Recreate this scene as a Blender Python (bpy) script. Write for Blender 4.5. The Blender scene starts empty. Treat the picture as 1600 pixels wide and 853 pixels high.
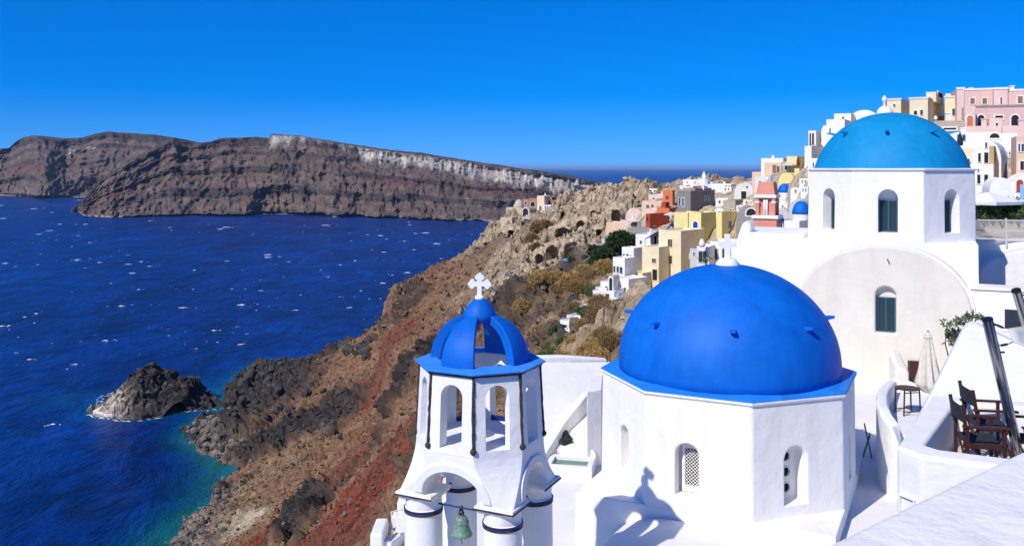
import bpy, bmesh, math, random
import numpy as np
from mathutils import Vector, Matrix, Euler

random.seed(7)
RNG = np.random.default_rng(7)
scene = bpy.context.scene
COL = scene.collection

# ------------------------------------------------------------------ camera
F = 1400.0                     # focal length in pixels of the 1600 px wide photograph
HZ = 262.0                     # image row of the horizon
SEA = -110.0                   # sea level, camera at height 0
cam_data = bpy.data.cameras.new("camera")
cam_data.sensor_width = 36.0
cam_data.lens = F / 1600.0 * 36.0
cam_data.shift_y = -(426.5 - HZ) / 1600.0
cam_data.clip_start = 0.1
cam_data.clip_end = 300000.0
cam = bpy.data.objects.new("camera", cam_data)
cam.location = (0, 0, 0)
cam.rotation_euler = (math.radians(90), 0, 0)
COL.objects.link(cam)
scene.camera = cam

# ------------------------------------------------------------------ sky and sun
SUN_EL = math.radians(42.4)
SUN_H = (-0.68, -0.733)        # horizontal direction towards the sun
world = bpy.data.worlds.new("World")
scene.world = world
world.use_nodes = True
wn, wl = world.node_tree.nodes, world.node_tree.links
wn.clear()
w_out = wn.new("ShaderNodeOutputWorld")
w_bg = wn.new("ShaderNodeBackground")
w_sky = wn.new("ShaderNodeTexSky")
w_sky.sky_type = 'NISHITA'
w_sky.sun_disc = False
w_sky.sun_elevation = SUN_EL
w_sky.sun_rotation = math.atan2(SUN_H[0], SUN_H[1])
w_sky.altitude = 100
w_sky.air_density = 1.0
w_sky.dust_density = 0.0
w_sky.ozone_density = 6.0
w_tc = wn.new("ShaderNodeTexCoord")
w_map = wn.new("ShaderNodeMapping")          # the clear deep-blue air of the photograph: look a little higher into the sky
w_map.inputs['Location'].default_value = (0, 0, 0.13)
w_map.inputs['Scale'].default_value = (1, 1, 0.9)
w_hs = wn.new("ShaderNodeHueSaturation")
w_hs.inputs['Hue'].default_value = 0.517
w_hs.inputs['Saturation'].default_value = 1.46
w_hs.inputs['Value'].default_value = 1.36
wl.new(w_tc.outputs['Generated'], w_map.inputs['Vector'])
wl.new(w_map.outputs['Vector'], w_sky.inputs['Vector'])
wl.new(w_sky.outputs['Color'], w_hs.inputs['Color'])
wl.new(w_hs.outputs['Color'], w_bg.inputs['Color'])
w_bg.inputs['Strength'].default_value = 0.12
wl.new(w_bg.outputs['Background'], w_out.inputs['Surface'])

sun_data = bpy.data.lights.new("sun", 'SUN')
sun_data.energy = 4.7
sun_data.angle = math.radians(0.5)
sun_data.color = (1.0, 0.94, 0.85)
sun = bpy.data.objects.new("sun", sun_data)
_d = Vector((SUN_H[0] * math.cos(SUN_EL), SUN_H[1] * math.cos(SUN_EL), math.sin(SUN_EL)))
sun.rotation_euler = _d.to_track_quat('Z', 'Y').to_euler()
sun.location = (-60, -90, 80)
COL.objects.link(sun)

vs = scene.view_settings
vs.view_transform = 'Standard'
vs.look = 'None'
vs.gamma = 1.0
vs.use_curve_mapping = False
vs.exposure = 0.0
scene.cycles.max_bounces = 8
scene.cycles.diffuse_bounces = 5
scene.cycles.glossy_bounces = 2
scene.cycles.transparent_max_bounces = 6
scene.cycles.use_denoising = True

# ------------------------------------------------------------------ helpers
def W(px, py, Y):
    """world point that stands at depth Y behind a pixel of the photograph"""
    return Vector(((px - 800.0) / F * Y, Y, -(py - HZ) / F * Y))

def tag(o, label=None, cat=None, group=None, kind=None):
    if label: o["label"] = label
    if cat: o["category"] = cat
    if group: o["group"] = group
    if kind: o["kind"] = kind
    return o

def thing(name, label, cat, loc=(0, 0, 0), rotz=0.0, group=None):
    o = bpy.data.objects.new(name, None)
    o.empty_display_size = 0.3
    COL.objects.link(o)
    o.location = loc
    o.rotation_euler = (0, 0, rotz)
    return tag(o, label, cat, group)

def mesh_obj(name, me, mat=None, parent=None):
    o = bpy.data.objects.new(name, me)
    COL.objects.link(o)
    if mat is not None and len(me.materials) == 0:
        me.materials.append(mat)
    if parent is not None:
        o.parent = parent
    return o

def obj(name, bm, mat=None, parent=None, smooth=False, bevel=0.0, seg=2, angle=35):
    bmesh.ops.recalc_face_normals(bm, faces=bm.faces)
    me = bpy.data.meshes.new(name)
    bm.to_mesh(me)
    bm.free()
    if smooth:
        me.polygons.foreach_set("use_smooth", [True] * len(me.polygons))
    o = mesh_obj(name, me, mat, parent)
    if smooth == 'auto':
        me.set_sharp_from_angle(angle=math.radians(angle))
    if bevel:
        m = o.modifiers.new("bevel", 'BEVEL')
        m.width = bevel
        m.segments = seg
        m.limit_method = 'ANGLE'
        m.angle_limit = math.radians(angle)
    return o

def BM():
    return bmesh.new()

def box(bm, x0, x1, y0, y1, z0, z1, mat=None):
    vs_ = [bm.verts.new(c) for c in ((x0, y0, z0), (x1, y0, z0), (x1, y1, z0), (x0, y1, z0),
                                     (x0, y0, z1), (x1, y0, z1), (x1, y1, z1), (x0, y1, z1))]
    for f in ((0, 3, 2, 1), (4, 5, 6, 7), (0, 1, 5, 4), (1, 2, 6, 5), (2, 3, 7, 6), (3, 0, 4, 7)):
        bm.faces.new([vs_[i] for i in f])
    if mat is not None:
        for v in vs_:
            v.co = mat @ v.co
    return vs_

def prism(bm, pts, d, mat=None):
    """closed polygon of 3-d points, swept by vector d"""
    d = Vector(d)
    a = [bm.verts.new(p) for p in pts]
    b = [bm.verts.new(Vector(p) + d) for p in pts]
    n = len(a)
    bm.faces.new(a)
    bm.faces.new(b[::-1])
    for i in range(n):
        bm.faces.new((a[i], b[i], b[(i + 1) % n], a[(i + 1) % n]))
    if mat is not None:
        for v in a + b:
            v.co = mat @ v.co
    return a + b

def ring_stack(bm, rings, cap=True):
    """rings: list of lists of points, all the same length; skinned into a closed body"""
    R_ = [[bm.verts.new(p) for p in r] for r in rings]
    n = len(R_[0])
    for a, b in zip(R_, R_[1:]):
        for i in range(n):
            bm.faces.new((a[i], a[(i + 1) % n], b[(i + 1) % n], b[i]))
    if cap:
        bm.faces.new(R_[0][::-1])
        bm.faces.new(R_[-1])
    return R_

def ngon(n, r, z, rot=0.0, cx=0.0, cy=0.0):
    return [(cx + r * math.cos(rot + 2 * math.pi * i / n), cy + r * math.sin(rot + 2 * math.pi * i / n), z) for i in range(n)]

def lathe(bm, prof, n=24, cx=0.0, cy=0.0, cap=True):
    return ring_stack(bm, [ngon(n, max(r, 0.0005), z, 0, cx, cy) for r, z in prof], cap)

def bar(bm, p, q, r, n=6, r2=None):
    """round bar from p to q"""
    p, q = Vector(p), Vector(q)
    d = (q - p)
    if d.length < 1e-6: return
    u = d.normalized()
    s = u.orthogonal().normalized()
    t = u.cross(s)
    r2 = r if r2 is None else r2
    ring_stack(bm, [[p + (s * math.cos(a) + t * math.sin(a)) * r for a in [2 * math.pi * i / n for i in range(n)]],
                    [q + (s * math.cos(a) + t * math.sin(a)) * r2 for a in [2 * math.pi * i / n for i in range(n)]]])

def tube(bm, pts, r, n=6):
    pts = [Vector(p) for p in pts]
    rings = []
    for i, p in enumerate(pts):
        u = (pts[min(i + 1, len(pts) - 1)] - pts[max(i - 1, 0)]).normalized()
        s = u.cross(Vector((0.13, 0.31, 0.94))).normalized()
        t = u.cross(s)
        rr = r[i] if isinstance(r, (list, tuple)) else r
        rings.append([p + (s * math.cos(a) + t * math.sin(a)) * rr for a in [2 * math.pi * k / n for k in range(n)]])
    ring_stack(bm, rings)

def lath(bm, p, q, w, t, up=(0, 0, 1)):
    """rectangular lath from p to q, w wide along 'up', t thick"""
    p, q = Vector(p), Vector(q)
    u = (q - p).normalized()
    s = u.cross(Vector(up)).normalized()
    v = s.cross(u).normalized()
    c = [s * (t / 2 * a) + v * (w / 2 * b) for a, b in ((-1, -1), (1, -1), (1, 1), (-1, 1))]
    ring_stack(bm, [[p + k for k in c], [q + k for k in c]])

def arch_pts(x0, x1, z0, zs, n=10, rise=None):
    """arched outline in x/z: sill z0, springing zs, rise = half width unless given"""
    r = (x1 - x0) / 2
    cx = (x0 + x1) / 2
    rise = r if rise is None else rise
    return [(x0, z0), (x1, z0)] + [(cx + r * math.cos(math.pi * i / n), zs + rise * math.sin(math.pi * i / n)) for i in range(n + 1)]

def cut(o, bm_cut):
    """boolean difference, applied at once"""
    bmesh.ops.recalc_face_normals(bm_cut, faces=bm_cut.faces)
    me = bpy.data.meshes.new("c")
    bm_cut.to_mesh(me)
    bm_cut.free()
    c = bpy.data.objects.new("c", me)
    COL.objects.link(c)
    c.matrix_world = Matrix.Identity(4)
    keep = o.parent
    o.parent = None
    m = o.modifiers.new("b", 'BOOLEAN')
    m.object = c
    m.operation = 'DIFFERENCE'
    m.solver = 'EXACT'
    bevels = [(x.width, x.segments, x.angle_limit) for x in o.modifiers if x.type == 'BEVEL']
    for x in list(o.modifiers):
        if x.type == 'BEVEL': o.modifiers.remove(x)
    dg = bpy.context.evaluated_depsgraph_get()
    dg.update()
    new = bpy.data.meshes.new_from_object(o.evaluated_get(dg))
    o.modifiers.clear()
    old = o.data
    o.data = new
    new.name = old.name
    bpy.data.meshes.remove(old)
    bpy.data.objects.remove(c)
    bpy.data.meshes.remove(me)
    o.parent = keep
    for wd, sg, al in bevels:
        x = o.modifiers.new("bevel", 'BEVEL')
        x.width, x.segments, x.angle_limit, x.limit_method = wd, sg, al, 'ANGLE'
    return o

def rotz(a):
    return Matrix.Rotation(a, 4, 'Z')

# ------------------------------------------------------------------ noise in numpy
_perm = RNG.permutation(512)
_perm = np.concatenate([_perm, _perm, _perm])
_grad = RNG.normal(size=(512, 3))
_grad /= np.linalg.norm(_grad, axis=1)[:, None]

def _h(i, j, k):
    return _perm[_perm[_perm[i & 511] + (j & 511)] + (k & 511)] & 511

def perlin(p):
    p = np.asarray(p, float)
    i = np.floor(p).astype(int)
    f = p - i
    u = f * f * f * (f * (f * 6 - 15) + 10)
    out = 0
    for dx in (0, 1):
        wx = u[:, 0] if dx else 1 - u[:, 0]
        for dy in (0, 1):
            wy = u[:, 1] if dy else 1 - u[:, 1]
            for dz in (0, 1):
                wz = u[:, 2] if dz else 1 - u[:, 2]
                g = _grad[_h(i[:, 0] + dx, i[:, 1] + dy, i[:, 2] + dz)]
                out = out + wx * wy * wz * ((f[:, 0] - dx) * g[:, 0] + (f[:, 1] - dy) * g[:, 1] + (f[:, 2] - dz) * g[:, 2])
    return out * 1.6

def fbm(p, oct=4, ridged=False, gain=0.5):
    s, a = 0, 1.0
    p = np.asarray(p, float)
    for o in range(oct):
        n = perlin(p * 2.03 ** o + 17.3 * o)
        if ridged: n = 1 - 2 * np.abs(n)
        s = s + a * n
        a *= gain
    return s

_jit = RNG.random((512, 3))
def worley(p):
    p = np.asarray(p, float)
    i = np.floor(p).astype(int)
    f1 = np.full(len(p), 9.0)
    f2 = np.full(len(p), 9.0)
    idc = np.zeros(len(p), int)
    for dx in (-1, 0, 1):
        for dy in (-1, 0, 1):
            for dz in (-1, 0, 1):
                c = i + (dx, dy, dz)
                h = _h(c[:, 0], c[:, 1], c[:, 2])
                d = np.linalg.norm(c + _jit[h] - p, axis=1)
                m = d < f1
                f2 = np.where(m, f1, np.minimum(f2, d))
                idc = np.where(m, h, idc)
                f1 = np.where(m, d, f1)
    return f1, f2, idc / 512.0

def grid_mesh(name, P, nr, nc, colors=None, smooth=True, wrap=False):
    """P: (nr*nc,3) points in row order"""
    me = bpy.data.meshes.new(name)
    a = np.arange(nr * nc).reshape(nr, nc)
    if wrap:
        b = np.concatenate([a, a[:, :1]], 1)
    else:
        b = a
    q = np.stack([b[:-1, :-1], b[:-1, 1:], b[1:, 1:], b[1:, :-1]], -1).reshape(-1, 4)
    me.vertices.add(len(P))
    me.vertices.foreach_set("co", np.asarray(P, np.float32).ravel())
    me.loops.add(q.size)
    me.loops.foreach_set("vertex_index", q.astype(np.int32).ravel())
    me.polygons.add(len(q))
    me.polygons.foreach_set("loop_start", np.arange(0, q.size, 4, dtype=np.int32))
    me.polygons.foreach_set("use_smooth", np.full(len(q), smooth))
    me.update()
    if colors is not None:
        add_col(me, colors)
    me.validate()
    return me

def add_col(me, colors, name="tint"):
    at = me.attributes.new(name, 'FLOAT_COLOR', 'POINT')
    c = np.ones((len(me.vertices), 4), np.float32)
    c[:, :colors.shape[1]] = colors
    at.data.foreach_set("color", c.ravel())

def soup(name, V, T, smooth=False):
    """triangle or quad soup from arrays"""
    me = bpy.data.meshes.new(name)
    V = np.asarray(V, np.float32)
    T = np.asarray(T, np.int32)
    k = T.shape[1]
    me.vertices.add(len(V))
    me.vertices.foreach_set("co", V.ravel())
    me.loops.add(T.size)
    me.loops.foreach_set("vertex_index", T.ravel())
    me.polygons.add(len(T))
    me.polygons.foreach_set("loop_start", np.arange(0, T.size, k, dtype=np.int32))
    me.polygons.foreach_set("use_smooth", np.full(len(T), smooth))
    me.update()
    return me
# ------------------------------------------------------------------ materials
def new_mat(name):
    m = bpy.data.materials.new(name)
    m.use_nodes = True
    nt = m.node_tree
    b = nt.nodes["Principled BSDF"]
    return m, nt, b

def coords(nt, scale=(1, 1, 1), world_space=True):
    if world_space:
        g = nt.nodes.new("ShaderNodeNewGeometry").outputs['Position']
    else:
        g = nt.nodes.new("ShaderNodeTexCoord").outputs['Object']
    mp = nt.nodes.new("ShaderNodeMapping")
    mp.inputs['Scale'].default_value = scale
    nt.links.new(g, mp.inputs['Vector'])
    return mp.outputs['Vector']

def noise(nt, vec, scale, detail=4, rough=0.55, dist=0.0):
    n = nt.nodes.new("ShaderNodeTexNoise")
    n.inputs['Scale'].default_value = scale
    n.inputs['Detail'].default_value = detail
    n.inputs['Roughness'].default_value = rough
    n.inputs['Distortion'].default_value = dist
    nt.links.new(vec, n.inputs['Vector'])
    return n.outputs['Fac']

def ramp(nt, fac, stops):
    r = nt.nodes.new("ShaderNodeValToRGB")
    el = r.color_ramp.elements
    while len(el) < len(stops): el.new(0.5)
    for e, (p, c) in zip(el, stops):
        e.position = p
        e.color = (*c, 1) if len(c) == 3 else c
    nt.links.new(fac, r.inputs['Fac'])
    return r.outputs['Color']

def mixc(nt, fac, a, b, mode='MIX'):
    m = nt.nodes.new("ShaderNodeMix")
    m.data_type = 'RGBA'
    m.blend_type = mode
    for s, v in ((m.inputs[0], fac), (m.inputs[6], a), (m.inputs[7], b)):
        if hasattr(v, 'links'): nt.links.new(v, s)
        elif isinstance(v, (int, float)): s.default_value = v
        else: s.default_value = (*v, 1)
    return m.outputs[2]

def bump(nt, b, h, strength, dist=0.02, prev=None):
    n = nt.nodes.new("ShaderNodeBump")
    n.inputs['Strength'].default_value = strength
    n.inputs['Distance'].default_value = dist
    nt.links.new(h, n.inputs['Height'])
    if prev is not None: nt.links.new(prev, n.inputs['Normal'])
    nt.links.new(n.outputs['Normal'], b.inputs['Normal'])
    return n.outputs['Normal']

def k(c, f):
    return tuple(min(1, x * f) for x in c)

def plaster(name, col, var=0.06, stain=None, amount=0.0, bumps=0.35, rough=0.85, fine=9.0):
    m, nt, b = new_mat(name)
    v = coords(nt)
    c = ramp(nt, noise(nt, v, 0.7, 5, 0.6), [(0.3, k(col, 1 - var)), (0.7, k(col, 1 + var * .5))])
    if stain is not None:
        vz = coords(nt, (1.2, 1.2, 0.25))
        f = ramp(nt, noise(nt, vz, 1.1, 6, 0.65, 0.4), [(0.48, (0, 0, 0)), (0.75, (amount,) * 3)])
        c = mixc(nt, f, c, stain)
        f2 = ramp(nt, noise(nt, v, 5.5, 5, 0.7), [(0.62, (0, 0, 0)), (0.8, (amount * .8,) * 3)])
        c = mixc(nt, f2, c, k(stain, .75))
    nt.links.new(c, b.inputs['Base Color'])
    b.inputs['Roughness'].default_value = rough
    b.inputs['Specular IOR Level'].default_value = 0.25
    n1 = bump(nt, b, noise(nt, v, 2.2, 3, 0.5), bumps, 0.05)
    bump(nt, b, noise(nt, v, fine, 6, 0.65), bumps, 0.012, n1)
    return m

def flat(name, col, rough=0.6, var=0.15, scale=6.0, metal=0.0, spec=0.4, bumps=0.15, obj_space=False):
    m, nt, b = new_mat(name)
    v = coords(nt, world_space=not obj_space)
    c = ramp(nt, noise(nt, v, scale, 5, 0.6), [(0.3, k(col, 1 - var)), (0.72, k(col, 1 + var))])
    nt.links.new(c, b.inputs['Base Color'])
    b.inputs['Roughness'].default_value = rough
    b.inputs['Metallic'].default_value = metal
    b.inputs['Specular IOR Level'].default_value = spec
    if bumps: bump(nt, b, noise(nt, v, scale * 3, 5, 0.6), bumps, 0.01)
    return m

M = {}
M['white'] = plaster('white_limewash', (0.83, 0.81, 0.765), 0.04, (0.60, 0.56, 0.49), 0.34, 0.6)
M['white_clean'] = plaster('white_paint', (0.84, 0.825, 0.785), 0.03, (0.62, 0.59, 0.53), 0.24, 0.6)
M['cream_white'] = plaster('aged_limewash', (0.70, 0.66, 0.57), 0.07, (0.60, 0.50, 0.36), 0.4, 0.5)
M['terrace_white'] = plaster('terrace_limewash', (0.80, 0.775, 0.725), 0.05, (0.55, 0.52, 0.47), 0.25, 0.3)
M['parapet_white'] = plaster('rough_limewash', (0.83, 0.81, 0.765), 0.05, (0.60, 0.58, 0.55), 0.28, 0.9, 0.85, 14.0)

def blue_paint(name, lo, hi, rough):
    m, nt, b = new_mat(name)
    v = coords(nt)
    vz = coords(nt, (2.2, 2.2, 0.5))
    f = noise(nt, v, 0.8, 8, 0.68, 0.8)
    c = ramp(nt, f, [(0.32, lo), (0.68, hi)])
    s = ramp(nt, noise(nt, vz, 1.6, 6, 0.7, 0.3), [(0.48, (0, 0, 0)), (0.78, (0.35,) * 3)])
    c = mixc(nt, s, c, tuple(x * 1.1 + .012 for x in hi))
    s2 = ramp(nt, noise(nt, v, 26, 4, 0.7), [(0.66, (0, 0, 0)), (0.74, (0.14,) * 3)])
    c = mixc(nt, s2, c, tuple(x * .8 + .03 for x in hi))
    nt.links.new(c, b.inputs['Base Color'])
    b.inputs['Roughness'].default_value = rough
    b.inputs['Specular IOR Level'].default_value = 0.18
    n1 = bump(nt, b, noise(nt, v, 1.3, 3, 0.5), 0.35, 0.05)
    bump(nt, b, noise(nt, v, 11, 5, 0.6), 0.25, 0.008, n1)
    return m
M['blue'] = blue_paint('cobalt_blue_paint', (0.001, 0.100, 0.46), (0.003, 0.145, 0.59), 0.55)
M['blue_eave_lit'] = blue_paint('cobalt_blue_sunlit_eave', (0.010, 0.18, 0.60), (0.02, 0.24, 0.72), 0.55)  # the dome's cobalt lightened: direct sun put into the eave colour
M['eave_sky_lit'] = blue_paint('cobalt_sky_lit_eave', (0.03, 0.22, 0.66), (0.06, 0.29, 0.78), 0.6)  # cobalt paled further: sun and sky light put into the tower eave
M['azure'] = blue_paint('azure_blue_paint', (0.002, 0.205, 0.44), (0.005, 0.26, 0.53), 0.6)
M['navy'] = flat('navy_line_paint', (0.006, 0.02, 0.16), 0.5)
M['stone_trim'] = flat('dark_stone_trim', (0.055, 0.04, 0.032), 0.9, 0.6, 9.0, bumps=0.6)
M['wood'] = flat('dark_red_wood', (0.055, 0.016, 0.009), 0.5, 0.35, 20.0)
M['old_wood'] = flat('weathered_grey_wood', (0.16, 0.13, 0.10), 0.8, 0.35, 20.0)
M['canvas_dark'] = flat('charcoal_canvas', (0.02, 0.022, 0.026), 0.85, 0.2, 30.0)
M['canvas'] = flat('ecru_canvas', (0.62, 0.58, 0.50), 0.9, 0.1, 6.0)
M['steel'] = flat('polished_steel', (0.42, 0.41, 0.40), 0.18, 0.15, 3.0, 1.0, bumps=0.05)
M['dark_steel'] = flat('dark_metal', (0.05, 0.05, 0.055), 0.35, 0.2, 8.0, 0.8)
M['patina'] = flat('green_bronze_patina', (0.16, 0.27, 0.21), 0.6, 0.45, 14.0, 0.25, bumps=0.4)
M['shutter'] = flat('grey_blue_shutter_paint', (0.055, 0.13, 0.17), 0.55, 0.25, 10.0)
M['dark'] = flat('dark_interior', (0.012, 0.013, 0.015), 0.8, 0.2)
M['louvre_back'] = flat('shutter_shade', (0.03, 0.06, 0.085), 0.7, 0.2)
M['glass'] = flat('dark_window_glass', (0.03, 0.04, 0.05), 0.12, 0.2, 2.0, spec=0.6, bumps=0)
M['pool'] = flat('green_pool_water', (0.05, 0.16, 0.13), 0.06, 0.1, 3.0, spec=0.6, bumps=0.1)
M['basalt'] = flat('black_basalt', (0.02, 0.02, 0.022), 0.9, 0.5, 8.0, bumps=0.8)
M['door_blue'] = flat('deep_blue_door_paint', (0.01, 0.04, 0.35), 0.5)
M['pale_blue'] = flat('pale_blue_paint', (0.25, 0.45, 0.75), 0.6)
M['rust_red'] = flat('rust_red_cloth', (0.16, 0.03, 0.025), 0.8)
M['umbrella_blue'] = flat('sky_blue_cloth', (0.06, 0.25, 0.55), 0.8)
M['terracotta'] = flat('terracotta', (0.35, 0.13, 0.06), 0.8)
M['turquoise'] = flat('turquoise_cloth', (0.02, 0.42, 0.42), 0.7)
WALLC = {
    'w_white': (0.82, 0.80, 0.755), 'w_offwhite': (0.70, 0.68, 0.63), 'w_cream': (0.78, 0.67, 0.44),
    'w_yellow': (0.80, 0.68, 0.29), 'w_ochre': (0.48, 0.34, 0.15), 'w_grey': (0.24, 0.225, 0.205),
    'w_lightgrey': (0.55, 0.54, 0.52), 'w_orange': (0.68, 0.20, 0.075), 'w_red': (0.42, 0.07, 0.03),
    'w_peach': (0.74, 0.52, 0.36), 'w_pink': (0.72, 0.49, 0.43), 'w_salmon': (0.66, 0.27, 0.20),
    'w_tan': (0.46, 0.39, 0.30), 'w_brick': (0.38, 0.20, 0.12), 'w_stone': (0.32, 0.29, 0.26),
    'w_palepink': (0.74, 0.55, 0.47), 'w_sand': (0.55, 0.46, 0.34), 'w_cave': (0.44, 0.345, 0.225), 'w_brown': (0.22, 0.16, 0.11),
}
for n_, c_ in [q for q in WALLC.items() if q[0] != 'w_cave']:
    M[n_] = plaster('render_' + n_[2:], c_, 0.09, k(c_, 0.72), 0.3, 0.5, 0.9, 4.0)

M['w_cave'] = flat('tufa_rock', WALLC['w_cave'], .95, .4, .45, bumps=.9)
# ground: vertex tint, broken up by procedural grain
def ground_mat(name, s1, s2, amt=0.45, bstr=0.8, bdist=0.6):
    m, nt, b = new_mat(name)
    at = nt.nodes.new("ShaderNodeAttribute")
    at.attribute_name = "tint"
    v = coords(nt)
    f = ramp(nt, noise(nt, v, s1, 7, 0.68), [(0.3, (1 - amt,) * 3), (0.72, (1 + amt * .7,) * 3)])
    c = mixc(nt, 1.0, at.outputs['Color'], f, 'MULTIPLY')
    f2 = ramp(nt, noise(nt, v, s2, 5, 0.7), [(0.35, (0.6,) * 3), (0.65, (1.3,) * 3)])
    c = mixc(nt, 0.7, c, f2, 'MULTIPLY')
    nt.links.new(c, b.inputs['Base Color'])
    b.inputs['Roughness'].default_value = 0.95
    b.inputs['Specular IOR Level'].default_value = 0.1
    n1 = bump(nt, b, noise(nt, v, s1, 6, 0.7), bstr, bdist)
    bump(nt, b, noise(nt, v, s2, 5, 0.7), bstr, bdist * .3, n1)
    return m
M['ground'] = ground_mat('volcanic_ground', 0.45, 2.2)
M['island'] = ground_mat('volcanic_cliff', 0.03, 0.11, 0.4, 0.9, 6.0)
M['rock'] = ground_mat('volcanic_rock', 0.8, 3.0, 0.5, 0.9, 0.3)

def leaf_mat(name, c0, c1, trans=0.25):
    m, nt, b = new_mat(name)
    v = coords(nt)
    c = ramp(nt, noise(nt, v, 2.3, 4, 0.6), [(0.3, c0), (0.7, c1)])
    nt.links.new(c, b.inputs['Base Color'])
    b.inputs['Roughness'].default_value = 0.7
    b.inputs['Specular IOR Level'].default_value = 0.2
    return m
M['dry_leaf'] = leaf_mat('dry_golden_brush', (0.28, 0.175, 0.055), (0.50, 0.34, 0.12))
M['brown_leaf'] = leaf_mat('dry_brown_brush', (0.18, 0.115, 0.05), (0.32, 0.215, 0.095))
M['green_leaf'] = leaf_mat('green_leaf', (0.045, 0.085, 0.025), (0.12, 0.17, 0.06))
M['dark_leaf'] = leaf_mat('dark_evergreen', (0.02, 0.045, 0.014), (0.05, 0.085, 0.03))
M['olive_leaf'] = leaf_mat('olive_leaf', (0.06, 0.085, 0.04), (0.15, 0.18, 0.09))
M['scrub'] = leaf_mat('dry_scrub', (0.15, 0.10, 0.04), (0.30, 0.205, 0.085))
M['bark'] = flat('bark', (0.09, 0.065, 0.045), 0.9, 0.4, 5.0, bumps=0.6)

# sea: deep blue, turning green where the bottom is near (tint = shallow amount)
def sea_mat():
    m, nt, b = new_mat('deep_sea')
    at = nt.nodes.new("ShaderNodeAttribute")
    at.attribute_name = "tint"
    v = coords(nt)
    v2 = coords(nt, (1.1, 0.7, 1))
    base = ramp(nt, noise(nt, v, 0.006, 5, 0.6), [(0.3, (0.0003, 0.015, 0.115)), (0.7, (0.0005, 0.034, 0.20))])
    base = mixc(nt, 1.0, base, ramp(nt, noise(nt, coords(nt, (1.5, 0.42, 1)), 0.022, 6, 0.7, 0.8), [(0.34, (.5,) * 3), (0.66, (1.4,) * 3)]), 'MULTIPLY')  # light and shade of the waves painted into the sea colour
    base = mixc(nt, 1.0, base, ramp(nt, noise(nt, coords(nt, (1.1, 0.6, 1)), 0.12, 5, 0.65, 0.6), [(0.34, (.62,) * 3), (0.68, (1.35,) * 3)]), 'MULTIPLY')  # finer ripple shading, also put into the colour
    nt.links.new(mixc(nt, 1.0, base, at.outputs['Color'], 'ADD'), b.inputs['Base Color'])
    b.inputs['Roughness'].default_value = 0.32
    b.inputs['IOR'].default_value = 1.33
    b.inputs['Specular IOR Level'].default_value = 0.16
    n1 = bump(nt, b, noise(nt, v2, 0.045, 6, 0.7, 0.5), 0.9, 6.0)
    bump(nt, b, noise(nt, v2, 0.3, 5, 0.6), 0.5, 0.5, n1)
    return m
M['sea'] = sea_mat()
M['foam'] = flat('sea_foam', (0.75, 0.80, 0.84), 0.9, 0.15, 1.0, bumps=0)
_nt = M['foam'].node_tree
_a = ramp(_nt, noise(_nt, coords(_nt, (1, 1, 0)), 0.45, 5, 0.75, 0.4), [(0.40, (0, 0, 0)), (0.56, (1, 1, 1))])
_nt.links.new(_a, _nt.nodes["Principled BSDF"].inputs['Alpha'])
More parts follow.
